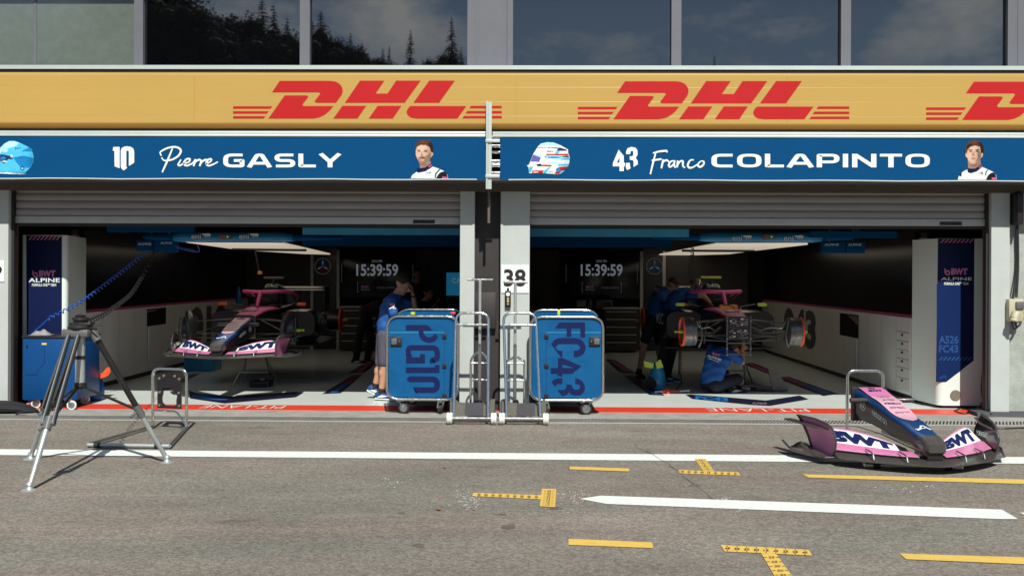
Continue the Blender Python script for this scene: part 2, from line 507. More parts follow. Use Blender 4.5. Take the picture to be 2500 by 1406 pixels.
def tag(o, label, cat, group=None, kind=None):
    if label: o['label'] = label
    if cat: o['category'] = cat
    if group: o['group'] = group
    if kind: o['kind'] = kind
    return o
def struct(o):
    o['kind'] = 'structure'; return o
def thing(name, label, cat, loc=(0, 0, 0), rotz=0.0, group=None):
    o = bpy.data.objects.new(name, None); o.empty_display_size = 0.2
    COL.objects.link(o); o.location = loc; o.rotation_euler = (0, 0, rotz)
    return tag(o, label, cat, group)
def dup(root, loc=None, rotz=None, label=None, parent=None):
    r = root.copy(); COL.objects.link(r)
    if loc is not None: r.location = loc
    if rotz is not None: r.rotation_euler = (0, 0, rotz)
    if label: r['label'] = label
    if parent is not None: r.parent = parent
    for ch in list(root.children): dup(ch, parent=r)
    return r
def front(Y, x0=0.0, z0=0.0):
    """map (u, v) on a wall facing the camera"""
    return lambda u, v: Vector((x0 + u, Y, z0 + v))
def pxmap(Y, sx=1.0, ox=0.0, oy=0.0):
    """map photo pixels (u, v) on the vertical plane Y"""
    return lambda u, v: P(ox + u / sx, oy + v / sx, Y)
def gmap(z, sx=1.0, ox=0.0, oy=0.0):
    return lambda u, v: G(ox + u / sx, oy + v / sx, z)
# ================================================================ ground
g = MB('asphalt'); g.add([(-700, -700, 0), (700, -700, 0), (700, 700, 0), (-700, 700, 0)], [(0, 1, 2, 3)])
struct(g.build('asphalt_lane'))
a = MB('concrete'); a.box(-14, 14, -0.46, 0.08, -0.05, 0.006); struct(a.build('concrete_apron'))
fl = MB('floor white'); fl.box(-6.6, 5.95, 0.55, 11, -0.05, 0.010); struct(fl.build('garage_floor'))
rl = MB('red paint'); rl.box(-6.4, 5.7, 0.08, 0.55, -0.05, 0.012)
rl = struct(rl.build('red_floor_line'))
for (x0, x1, y0, y1) in ((466, 694, 993, 1003), (1742, 1972, 1001, 1012)):
    t = MB('print white')
    A, B = G(x0, y1, 0.016), G(x1, y0, 0.016)
    def fn(u, v, A=A, B=B): return Vector((B.x - u, 0.455 - v, 0.0165))       # reads from inside the garage
    t.text('PIT-LANE', fn, (0, 0, B.x - A.x, 0.28), bold=-0.012)
    # slab serifs
    t.build('lettering', rl, world=True)
# drain grating: frame with slanted bars
d = MB('shutter rail')
d.box(-14, 14, -0.85, -0.82, -0.02, 0.008); d.box(-14, 14, -0.49, -0.46, -0.02, 0.008)
x = -9.0
while x < 9.0:
    d.add([(x, -0.82, 0.007), (x + 0.020, -0.82, 0.007), (x + 0.16, -0.49, 0.007), (x + 0.14, -0.49, 0.007)], [(0, 1, 2, 3)], 'concrete'); x += 0.040
tr = MB('rubber black'); tr.box(-14, 14, -0.82, -0.49, -0.05, 0.003)
gr = d.build('drain_grating'); tag(gr, 'long steel drain grating with slanted slots along the garage threshold', 'drain')
tr.build('channel', gr)

# painted lane lines
ln = MB('line paint')
ln.poly([(-900, 1089.0), (3300, 1115.5 + 5.5), (3300, 1133 + 5), (-900, 1102.5)], gmap(0.004)); struct(ln.build('white_lane_line'))
ln = MB('line paint')
ln.poly([(1415, 1216.5), (1468, 1209), (2446, 1243), (2485, 1266), (2440, 1266), (1480, 1229)], gmap(0.004)); struct(ln.build('tapered_white_line'))
ln = MB('line paint')
ln.poly([(2490, 1250), (3200, 1276), (3200, 1300), (2512, 1262)], gmap(0.004)); struct(ln.build('white_line_start'))

def tape(name, pts, label, group=None):
    m = MB('tape yellow'); m.poly(pts, gmap(0.005)); o = m.build(name); return tag(o, label, 'floor marking', group)
tape('yellow_tape', [(1391, 1138), (1536, 1143), (1536, 1150), (1391, 1145)], 'short plain yellow strip just below the long white lane line', 'yellow strips on the lane')
tape('yellow_tape', [(1388, 1314), (1592, 1323), (1595, 1337), (1388, 1329)], 'short plain yellow strip nearest the bottom edge, left of the T-shaped gauge', 'yellow strips on the lane')
tape('yellow_tape', [(1959, 1157), (2600, 1172), (2600, 1183.5), (1975, 1165)], 'long yellow strip running off the edge just below the loose front wing', 'yellow strips on the lane')
tape('yellow_tape', [(2196, 1350), (2620, 1363), (2620, 1381), (2212, 1364)], 'yellow strip leaving the lower right edge, with a slanted left end', 'yellow strips on the lane')

def gauge(polys, digits, label):
    m = MB('tape yellow')
    for i, p in enumerate(polys): m.poly(p, gmap(0.0045 + 0.001 * i))
    o = m.build('yellow_gauge'); tag(o, label, 'floor marking', 'yellow tape gauges with printed numbers')
    k = MB('tape print')
    for (pts, s, horiz) in digits:
        A, B = Vector(pts[0]), Vector(pts[1]); n = pts[2]
        for i in range(n):
            c = A.lerp(B, (i + 0.5) / n)
            w, h = s
            k.text(str(random.Random(i * 7 + n).choice([10, 15, 20, 25, 30, 35, 40, 45, 50])), gmap(0.0068), (c.x - w / 2, c.y + h / 2, c.x + w / 2, c.y - h / 2), bold=0.03)
            if horiz:
                for sgn in (-1, 1): k.poly([(c.x - w * .08, c.y + sgn * h * .75), (c.x + w * .08, c.y + sgn * h * .75), (c.x + w * .08, c.y + sgn * h * 1.25), (c.x - w * .08, c.y + sgn * h * 1.25)], gmap(0.0068))
            else:
                for sgn in (-1, 1): k.poly([(c.x + sgn * w * .75, c.y - h * .14), (c.x + sgn * w * 1.3, c.y - h * .14), (c.x + sgn * w * 1.3, c.y + h * .14), (c.x + sgn * w * .75, c.y + h * .14)], gmap(0.0068))
    k.build('lettering', o)
gauge([[(1156, 1202), (1325, 1208), (1322, 1218), (1153, 1210)], [(1323, 1192), (1358, 1193), (1355, 1237), (1318, 1235)]],
      [(((1160, 1206.5), (1318, 1212.5), 9), (9, 4), True), (((1341, 1195), (1337, 1234), 8), (10, 3.2), False)], 'T-shaped yellow gauge lying on its side beside the white arrow tip')
gauge([[(1655, 1146), (1802, 1152), (1808, 1160), (1660, 1155)], [(1695, 1119), (1722, 1119), (1743, 1149), (1716, 1148)]],
      [(((1658, 1150), (1803, 1156), 9), (8, 3.5), True), (((1709, 1121), (1729, 1147), 7), (9, 2.4), False)], 'upside-down T-shaped yellow gauge touching the long white lane line')
gauge([[(1759, 1329), (1975, 1341), (1983, 1355), (1769, 1345)], [(1858, 1349.5), (1895, 1351), (1960, 1440), (1912, 1440)]],
      [(((1764, 1336.5), (1977, 1348), 9), (13, 5), True), (((1880, 1354), (1937, 1440), 8), (15, 5), False)], 'T-shaped yellow gauge at the bottom edge with its stem towards the viewer')

# cracks, wear marks and leaves
ck = MB('asphalt stain')
pts = [(1550, 1082), (1553, 1090), (1565, 1096), (1590, 1106), (1612, 1121), (1630, 1128), (1637, 1137), (1660, 1150), (1664, 1160), (1690, 1177), (1712, 1192), (1722, 1202), (1740, 1217)]
ck.stroke(pts, [.6 if i % 3 else 1.3 for i in range(len(pts))], gmap(0.0052)); struct(ck.build('asphalt_crack'))
wr = MB('line paint')
rnd = random.Random(5)
def specks(cx, cy, sx, sy, n, s):
    for i in range(n):
        x, y = rnd.gauss(cx, sx), rnd.gauss(cy, sy); k = s * rnd.uniform(.3, 1)
        wr.poly([(x - k, y), (x, y - k * .35), (x + k * 1.2, y + k * .1), (x + k * .2, y + k * .4)], gmap(0.002))
specks(1148, 1222, 14, 9, 70, 2.4); specks(1125, 1200, 10, 14, 30, 2); specks(1400, 1212, 26, 10, 50, 2.2); specks(960, 1175, 30, 9, 22, 2.4)
specks(1395, 1240, 22, 10, 25, 2); specks(1770, 1217, 8, 2, 16, 2.5); specks(1804, 1243, 5, 3, 14, 2.2); specks(1690, 1260, 90, 40, 50, 1.5); specks(1000, 1300, 260, 60, 90, 1.3)
specks(2230, 1190, 40, 8, 18, 2.5); specks(640, 1230, 220, 60, 80, 1.3); specks(2050, 1290, 260, 60, 90, 1.4)
wr = tag(wr.build('paint_chips'), 'pale worn paint chips scattered over the asphalt', 'paint chips', kind='stuff')
lf = MB('leaf litter')
for (x, y, s) in ((1086, 1139, 4), (1070, 1240, 8), (1157, 1241, 4), (2280, 1075, 4)):
    lf.poly([(x - s, y), (x, y - s * .3), (x + s, y + s * .2), (x + s * .2, y + s * .45)], lambda u, v: G(u, v, 0.012), )
tag(lf.build('dry_leaves'), 'few dry brown leaf scraps lying on the asphalt', 'leaves', kind='stuff')
st = MB('asphalt stain')
for (x, y, w, h) in ((1243, 1285, 18, 6.5), (1357, 1240, 16, 4), (1022, 1331, 17, 4.5), (1225, 1255, 12, 2), (980, 1252, 10, 3), (2220, 1138, 8, 2)):
    st.poly([(x + w * cos(a) * (1 + .2 * sin(a * 3 + x)), y + h * sin(a) * (1 + .2 * sin(a * 2 + y))) for a in [i * pi / 9 for i in range(18)]], gmap(0.0015))
o = st.build('oil_stain'); struct(o)

# ================================================================ pit building
XL, XR = -13.0, 13.0
B = thing('pit_building', 'long pit lane building with two open garages below a band of windows', 'building', (0, 0, 0))
w = MB('wall paint')
Z0 = 2.70
xa, xb = PX(20), PX(1123)
xc, xd = PX(1158), PX(1222)
xe, xf_ = PX(1293), PX(2413)
xg = PX(2465)
for (q0, q1, nm) in ((XL, xa, 'pilaster'), (xb, xc, 'pilaster'), (xd, xe, 'pilaster'), (PX(2420), xg, 'pilaster')):
    w = MB('wall paint'); w.box(q0, q1, 0, 0.20, -0.02, Z0); w.build(nm, B)
w = MB('rough concrete'); w.box(xg, XR, 0.07, 0.35, -0.02, Z0); w.build('wall', B)
w = MB('dark recess'); w.box(xc, xd, 0.16, 0.35, -0.02, Z0); w.build('recess', B)
w = MB('beam grey')
w.box(XL, XR, -0.02, 0.10, 2.70, 4.10)          # beam above doors
w.box(XL, XR, -0.46, -0.02, 2.795, 2.815)       # soffit behind the banner
w.box(XL, XR, -0.33, -0.02, 3.28, 4.09)         # box behind the fascia
w.build('beam', B)
w = MB('aluminium')
w.box(XL, XR, -0.43, 0.05, 4.108, 4.155)
w.box(XL, XR, -0.41, 0.05, 4.075, 4.1075, 'rubber black')
w.build('ledge', B)
# upper storey core and roof overhang
w = MB('dark recess'); w.box(XL, XR, 0.20, 0.3, 4.155, 5.7); w.build('wall', B)
w = MB('window frame'); w.box(XL, XR, -0.62, 11.2, 5.70, 5.95); w.build('roof', B)
# interior shell of the garages
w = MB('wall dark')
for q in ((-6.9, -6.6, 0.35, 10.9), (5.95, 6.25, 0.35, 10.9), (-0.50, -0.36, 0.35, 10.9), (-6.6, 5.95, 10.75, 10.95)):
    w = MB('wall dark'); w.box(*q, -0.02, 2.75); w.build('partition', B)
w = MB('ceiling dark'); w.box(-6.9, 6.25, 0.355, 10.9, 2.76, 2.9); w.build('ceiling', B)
# windows
ZS = 4.155
def window(p0, p1, kind, clips):
    x0, x1 = PX(p0), PX(p1)
    f = MB('window frame')
    f.box(x0, x1, -0.02, 0.06, ZS, ZS + 0.072)
    fo = f.build('window', B)
    pn = MB(kind); pn.box(x0, x1, 0.035, 0.05, ZS + 0.072, 5.70); pn.build('pane', fo)
    cl = MB('rubber black')
    for c in clips: cl.box(PX(c) - .022, PX(c) + .022, -0.03, -0.02, ZS + 0.020, ZS + 0.044)
    if clips: cl.build('drain_cap', fo)
window(-420, -60, 'dark glass', ())
window(-40, 327, 'blind glass', (137, 310))
window(349, 731, 'dark glass', (361, 538, 716))
window(755, 1139, 'dark glass', (768, 945, 1123))
window(1250, 1636, 'dark glass', (1264, 1443, 1621))
window(1660, 2049, 'dark glass', (1674, 1854, 2034))
window(2073, 2455, 'dark glass', (2087, 2264, 2442))
window(2560, 2940, 'dark glass', ())
for (p0, p1) in ((-60, -40), (327, 349), (731, 755), (1139, 1157), (1236, 1250), (1636, 1660), (2049, 2073), (2455, 2472)):
    mu = MB('window frame'); mu.box(PX(p0), PX(p1), -0.035, 0.16, ZS, 5.70); mu.build('mullion', B)
for (p0, p1) in ((1157, 1236), (2472, 2560)):
    mu = MB('window frame'); mu.box(PX(p0), PX(p1), -0.012, 0.16, ZS, 5.70)
    mu.box(PX(p0 + 9), PX(p1 - 9), -0.018, -0.0125, ZS + 0.08, 5.69); mu.build('cladding_panel', B)
for q in ((XL, PX(-420)), (PX(2940), XR)):
    mu = MB('window frame'); mu.box(*q, -0.03, .16, ZS, 5.7); mu.build('cladding_panel', B)
bl = MB('window frame'); bl.box(PX(78), PX(84), 0.028, 0.034, ZS + 0.075, 5.7); bl.build('blind_rail', B)

# roller shutters
def shutter(p0, p1, guide, sticker):
    x0, x1 = PX(p0, .12), PX(p1, .12)
    zt, zb = 2.70, PZ(531, .12)
    sl = MB('shutter metal')
    n = 4; pit = 0.0945
    prof = []
    z = zb
    while z < zt + 0.05:
        prof += [(z, .150), (z + .004, .128), (z + pit * .35, .120), (z + pit * .75, .124), (z + pit - .008, .134), (z + pit - .006, .150)]
        z += pit
    rings = [[Vector((x0, y, zz)) for (zz, y) in prof], [Vector((x1, y, zz)) for (zz, y) in prof]]
    sl.loft(rings, cap=False, closed=False)
    so = sl.build('roller_shutter', B)
    r = MB('shutter rail'); r.box(x0, x1, .105, .16, PZ(548.5, .1), zb - .002, bev=.006)
    r.box(x0, x1, .115, .15, PZ(556, .12), PZ(549, .1), 'rubber black')
    r.build('bottom_rail', so)
    s = MB('plate black'); s.box(PX(sticker[0], .1), PX(sticker[1], .1), .1015, .1045, PZ(546.5, .1), PZ(537.5, .1)); s.build('sticker', so)
    gd = MB('rubber black'); gx0, gx1, rx0, rx1 = guide
    gd.box(PX(gx0), PX(gx1), .07, .15, 0.0, 2.70)
    gd.box(PX(rx0, .2), PX(rx1, .2), .201, .215, 0.0, 2.3, 'rust')
    gd.build('guide', so)
shutter(22, 1123, (20.5, 27, 36, 43), (1008, 1061))
shutter(1293, 2412, (2413, 2419, 2400, 2408), (2294, 2348))

# ================================================================ fascia sign with the red logos
F = thing('advertising_fascia', 'long yellow sponsor fascia with repeated red slanted logos', 'sign', (0, -0.45, 3.40))
f = MB('fascia yellow')
zt, zb = PZ(178, -.45), PZ(313, -.45)
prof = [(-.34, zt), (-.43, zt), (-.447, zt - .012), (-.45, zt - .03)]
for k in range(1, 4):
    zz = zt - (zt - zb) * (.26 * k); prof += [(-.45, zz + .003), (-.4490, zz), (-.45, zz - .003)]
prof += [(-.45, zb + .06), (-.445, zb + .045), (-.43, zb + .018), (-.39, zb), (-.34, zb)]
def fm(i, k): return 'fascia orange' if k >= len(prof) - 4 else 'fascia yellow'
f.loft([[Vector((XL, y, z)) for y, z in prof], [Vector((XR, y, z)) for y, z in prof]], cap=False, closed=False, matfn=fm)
f.build('panel', F, world=True, sharp=3)
DHL = [
 [(1138, 520), (1330, 520), (1320, 532), (1138, 532)], [(1138, 544), (1312, 544), (1303, 556), (1138, 556)], [(1138, 568), (1296, 568), (1287, 580), (1138, 580)],
 [(1366, 396), (1612, 396), (1640, 400), (1660, 412), (1672, 432), (1673, 450), (1667, 467), (1640, 503), (1546, 503), (1538, 500), (1537, 494), (1563, 460), (1562, 454), (1555, 452), (1328, 452)],
 [(1390, 467), (1497, 467), (1504, 470), (1504, 476), (1478, 510), (1478, 516), (1485, 519), (1628, 519), (1608, 543), (1585, 562), (1560, 574), (1530, 580), (1310, 580)],
 [(1758, 395), (1877, 395), (1834, 458), (1892, 458), (1934, 395), (2054, 395), (1976, 503), (1684, 503)],
 [(1672, 518), (1788, 518), (1745, 580), (1627, 580)], [(1844, 518), (1960, 518), (1918, 580), (1800, 580)],
 [(2096, 395), (2221, 395), (2144, 503), (2018, 503)],
 [(2003, 519), (2277, 519), (2233, 580), (2035, 580), (2008, 576), (1992, 565), (1985, 550), (1989, 535)],
 [(2300, 518), (2450, 518), (2450, 530), (2291, 530)], [(2282, 543), (2450, 543), (2450, 555), (2273, 555)], [(2266, 567), (2450, 567), (2450, 579), (2257, 579)]]
jn = MB('fascia orange')
for px in (-200, 472, 1258, 1920, 2700): jn.box(PX(px, -.45), PX(px, -.45) + .004, -.4512, -.449, zb + .06, zt - .035)
jn.build('panel_joint', F, world=True)
lg = MB('logo red')
for p in DHL: lg.poly(p, pxmap(-.4525, 2.0))
lo = lg.build('logo', F, world=True)
dx = PX(1410.5, -.45) - PX(569, -.45)
for k in (1, 2):
    c = lo.copy(); COL.objects.link(c); c.parent = F; c.location = lo.location + Vector((dx * k, 0, 0))
# white rail below the fascia
RLx = MB('aluminium')
for (x0, x1) in ((XL, PX(1184, -.45)), (PX(1201, -.45), XR)):
    RLx.box(x0, x1, -.455, -.33, PZ(330, -.45), PZ(322, -.45), bev=.004)
    RLx.box(x0, x1, -.470, -.35, PZ(335.5, -.45), PZ(330.3, -.45), bev=.004)
tag(RLx.build('white_rail'), 'pale aluminium rail running between the yellow fascia and the blue banners', 'rail')
# ================================================================ name banners
BY = -0.462
def wide(mb, word, x0, x1, y0, y1, fn, m=None, sw=.20):
    """extended capitals drawn as strokes, fitted to a pixel box"""
    H = sw / 2; T = 1 - H
    A = lambda pts, r=.26, **k: dict(p=rpath([(*p, 0) for p in pts], r, 6, k.get('c', False)), c=k.get('c', False))
    Gl = {
     'G': (.88, [A([(.80, T), (H, T), (H, H), (.78, H), (.78, .50), (.44, .50)], [0, .28, .28, .08, .01, 0])]),
     'A': (.98, [A([(.06, 0), (.40, T), (.58, T), (.92, 0)], .06), A([(.26, .30), (.72, .30)])]),
     'S': (.86, [A([(.78, T), (H, T), (H, .5), (.76, .5), (.76, H), (.06, H)], [0, .2, .2, .2, .2, 0])]),
     'L': (.72, [A([(H, 1), (H, H), (.72, H)], .01)]),
     'Y': (.92, [A([(.07, 1), (.46, .40)]), A([(.85, 1), (.46, .40)]), A([(.46, .44), (.46, 0)])]),
     'C': (.84, [A([(.80, T), (H, T), (H, H), (.80, H)])]),
     'O': (.92, [A([(H, T), (H, H), (.82, H), (.82, T)], .3, c=True)]),
     'P': (.84, [A([(H, 0), (H, T), (.76, T), (.76, .40), (2 * H + .003, .40)], [0, .02, .22, .22, 0])]),
     'I': (.24, [A([(.12, 0), (.12, 1)])]),
     'N': (.92, [A([(H, 0), (H, 1)]), A([(H + .02, .93), (.80, .07)]), A([(.82, 0), (.82, 1)])]),
     'T': (.84, [A([(0, T), (.84, T)]), A([(.42, T), (.42, 0)])]),
     'B': (.86, [A([(H, H), (H, T), (.72, T), (.72, .52), (H, .52)], [0, 0, .2, .2, 0]), A([(H, .52), (.76, .52), (.76, H), (H, H)], [0, .2, .2, 0])]),
     'W': (1.25, [A([(.08, 1), (.34, .06), (.62, .9), (.90, .06), (1.16, 1)], .02)]),
     'E': (.74, [A([(.74, T), (H, T), (H, H), (.74, H)], .01), A([(H, .5), (.70, .5)])]),
     'D': (.88, [A([(H, H), (H, T), (.78, T), (.78, H)], [.01, .01, .34, .34], c=True)]),
     'F': (.72, [A([(.72, T), (H, T), (H, 0)], .01), A([(H, .48), (.66, .48)])]),
    }
    tot = sum(Gl[c][0] for c in word) + .13 * (len(word) - 1)
    k = (x1 - x0) / tot; h = y1 - y0; x = 0.0; n = 0
    for c in word:
        wd, st = Gl[c]
        for q in st:
            e = 0.0005 * (n % 3); n += 1
            f2 = (lambda u, v, x=x, e=e: fn(x0 + (x + u) * k, y0 + v * h) + Vector((0, -e, 0)))
            mb.stroke([(p.x, p.y) for p in q['p']], sw, f2, m, q['c'])
        x += wd + .13
    return mb

def banner(x0, x1, label):
    b = thing('name_banner', label, 'banner', ((x0 + x1) / 2, BY, PZ(438, BY)), group='blue name banners over the garage doors')
    p = MB('banner blue')
    nseg = 60; rows = []
    zt, zb = PZ(336.5, BY), PZ(440, BY)
    for j in range(7):
        rows.append([Vector((x0 + (x1 - x0) * i / nseg, BY + .003 * sin(i * .9 + j) * sin(j / 6 * pi), zt + (zb - zt) * j / 6 + (.004 * sin(i * .55) if j == 0 else 0))) for i in range(nseg + 1)])
    p.loft(rows, cap=False, closed=False); p.loft([[q + Vector((0, .012, 0)) for q in r] for r in rows], cap=False, closed=False)
    p.build('cloth', b, world=True)
    r = MB('gloss white')
    r.tube([(x0 + .1 + (x1 - x0 - .2) * i / 20, BY - .004, PZ(439.5, BY) + .004 * sin(i * 1.7)) for i in range(21)], .013, 8, flat=.6)
    r.build('keder_edge', b, world=True)
    return b
b1 = banner(-9.2, PX(1184, BY), 'blue banner over the left garage with number 10 and a long surname in white capitals')
b2 = banner(PX(1220, BY), 9.0, 'blue banner over the right garage with number 43 and white lettering beside a colourful helmet')
YL = BY - .006
t = MB('print white'); wide(t, 'GASLY', 545, 833, 409, 375.5, pxmap(YL)); t.build('surname_lettering', b1, world=True)
t = MB('print white'); wide(t, 'COLAPINTO', 1737, 2270, 409, 376, pxmap(YL)); t.build('surname_lettering', b2, world=True)
t = MB('print white')
m5 = pxmap(YL, 5.952, 0, 330)
t.poly([(1645, 175), (1738, 172), (1738, 483), (1665, 455), (1662, 228), (1638, 228)], m5)
t.poly([(1755, 230), (1765, 195), (1800, 170), (1850, 165), (1900, 172), (1935, 195), (1950, 235), (1950, 400), (1885, 445), (1872, 445), (1872, 240), (1862, 227), (1845, 227), (1835, 240), (1835, 460), (1848, 478), (1797, 515), (1765, 490), (1755, 455)], m5)
t.build('race_number', b1, world=True)
m6 = pxmap(YL, 4.808, 1240, 330)
t = MB('print white')
t.poly([(1300, 172), (1360, 245), (1360, 325), (1375, 325), (1375, 368), (1360, 368), (1360, 424), (1310, 424), (1310, 368), (1232, 368), (1232, 330)], m6, holes=[[(1310, 260), (1310, 325), (1280, 325)]])
t.poly([(1388, 225), (1388, 190), (1405, 155), (1450, 140), (1500, 150), (1520, 180), (1522, 230), (1500, 270), (1522, 300), (1525, 345), (1475, 375), (1475, 310), (1465, 295), (1430, 290), (1430, 250), (1460, 250), (1472, 235), (1472, 195), (1460, 185), (1440, 192), (1435, 225)], m6)
t.poly([(1385, 330), (1430, 325), (1435, 380), (1445, 388), (1400, 412), (1385, 385)], m6)
t.build('race_number', b2, world=True)
def script(mb, strokes, w, fn0):
    for i, st_ in enumerate(strokes):
        pts = rpath([(*p, 0) for p in st_], 40, 4)
        n = len(pts); ws = [w * (.75 + .45 * sin(pi * (k + .6) / (n + .4))) for k in range(n)]
        mb.stroke([(p.x, p.y) for p in pts], ws, lambda u, v, i=i: fn0(u, v) + Vector((0, -.0005 * (i % 4), 0)))
t = MB('print white')
script(t, [[(788, 142), (779, 124), (815, 103), (858, 96), (888, 112), (874, 142), (838, 163), (800, 166), (789, 150)], [(842, 106), (818, 165), (792, 222)],
           [(884, 160), (868, 186), (880, 190), (893, 180)], [(893, 181), (925, 172), (930, 156), (911, 156), (895, 178), (908, 192), (940, 180), (955, 158)],
           [(955, 158), (945, 192)], [(946, 188), (958, 165), (976, 160), (984, 166)], [(984, 164), (975, 192)], [(976, 188), (990, 165), (1010, 160), (1012, 168)],
           [(1004, 182), (1030, 170), (1034, 157), (1018, 158), (1004, 178), (1016, 192), (1040, 184), (1064, 171)]], 8.0, pxmap(YL, 2, 0, 310))
t.build('script_lettering', b1, world=True)
t = MB('print white')
script(t, [[(1702, 214), (1765, 194), (1866, 184), (1867, 206)], [(1738, 198), (1702, 330), (1672, 460)], [(1688, 299), (1802, 283)],
           [(1822, 285), (1812, 340), (1801, 392)], [(1806, 360), (1828, 305), (1868, 292), (1892, 318)],
           [(1956, 303), (1912, 306), (1884, 352), (1900, 380), (1942, 352), (1962, 298)], [(1960, 300), (1948, 350), (1966, 386)],
           [(1994, 300), (1985, 380)], [(1988, 362), (2018, 308), (2056, 302), (2052, 368), (2080, 384)],
           [(2182, 292), (2140, 292), (2106, 350), (2124, 388), (2168, 382), (2232, 340)],
           [(2262, 308), (2302, 305), (2300, 345), (2262, 378), (2228, 366), (2236, 330), (2266, 306)]], 19, m6)
t.build('script_lettering', b2, world=True)

# printed portraits and helmets (flat prints on the cloth)
def prints(name, parent, fn, layers, tones=(), step=2.6, seed=1, soft=2):
    """printed picture: the layered shapes are rastered, softened like a photo print and stored as ink colours on a fine flat mesh"""
    allp = [p for _, pts in layers for p in pts]
    x0, x1 = min(p[0] for p in allp) - 4, max(p[0] for p in allp) + 4; y0, y1 = min(p[1] for p in allp) - 4, max(p[1] for p in allp) + 4
    nx, ny = int((x1 - x0) / step) + 2, int((y1 - y0) / step) + 2
    X, Y = np.meshgrid(np.linspace(x0, x1, nx), np.linspace(y0, y1, ny))
    C = np.zeros((ny, nx, 3)); A = np.zeros((ny, nx))
    for m, pts in layers:
        ins = np.zeros((ny, nx), bool); n = len(pts)
        for i in range(n):
            (ax, ay), (bx, by) = pts[i], pts[(i + 1) % n]
            if ay == by: continue
            ins ^= ((ay > Y) != (by > Y)) & (X < (bx - ax) * (Y - ay) / (by - ay) + ax)
        C[ins] = MATS[m].node_tree.nodes['Principled BSDF'].inputs['Base Color'].default_value[:3]; A[ins] = 1
    def blur(Z):
        Q_ = np.pad(Z, ((1, 1), (1, 1)) + ((0, 0),) * (Z.ndim - 2), mode='edge')
        return (Q_[:-2, 1:-1] + Q_[2:, 1:-1] + Q_[1:-1, :-2] + Q_[1:-1, 2:] + 2 * Q_[1:-1, 1:-1]) / 6
    Cp, Ap = C * A[..., None], A.copy()
    for _ in range(soft): Cp, Ap = blur(Cp), blur(Ap)
    C2 = Cp / np.maximum(Ap, 1e-3)[..., None]
    for (cx, cy, rx, ry, f) in tones:
        k = np.exp(-(((X - cx) / rx) ** 2 + ((Y - cy) / ry) ** 2)); C2 *= (1 + (f - 1) * k)[..., None]
    g_ = np.random.default_rng(seed); N_ = g_.normal(0, 1, (ny, nx)); N_ = blur(N_); C2 *= (1 + .16 * N_)[..., None]
    me = bpy.data.meshes.new(name); off = Vector((0, 0, 0)); q = parent
    while q is not None: off += q.location; q = q.parent
    keep = A > .5; idx = -np.ones((ny, nx), int); vs = []; cols = []
    cell = keep[:-1, :-1] & keep[1:, :-1] & keep[:-1, 1:] & keep[1:, 1:]
    use = np.zeros((ny, nx), bool)
    for dy in (0, 1):
        for dx in (0, 1): use[dy:ny - 1 + dy, dx:nx - 1 + dx] |= cell
    for j in range(ny):
        for i in range(nx):
            if use[j, i]: idx[j, i] = len(vs); vs.append(tuple(fn(X[j, i], Y[j, i]) - off)); cols += [*np.clip(C2[j, i], 0, 1), 1.0]
    fs = [(idx[j, i], idx[j, i + 1], idx[j + 1, i + 1], idx[j + 1, i]) for j in range(ny - 1) for i in range(nx - 1) if cell[j, i]]
    me.from_pydata(vs, [], [tuple(int(t) for t in f) for f in fs])
    at = me.color_attributes.new('ink', 'FLOAT_COLOR', 'POINT'); at.data.foreach_set('color', [float(c) for c in cols])
    me.materials.append(MATS['print ink']); me.update()
    o = bpy.data.objects.new(name, me); COL.objects.link(o); o.parent = parent
    return o
m7 = pxmap(YL, 4.808, 940, 310)
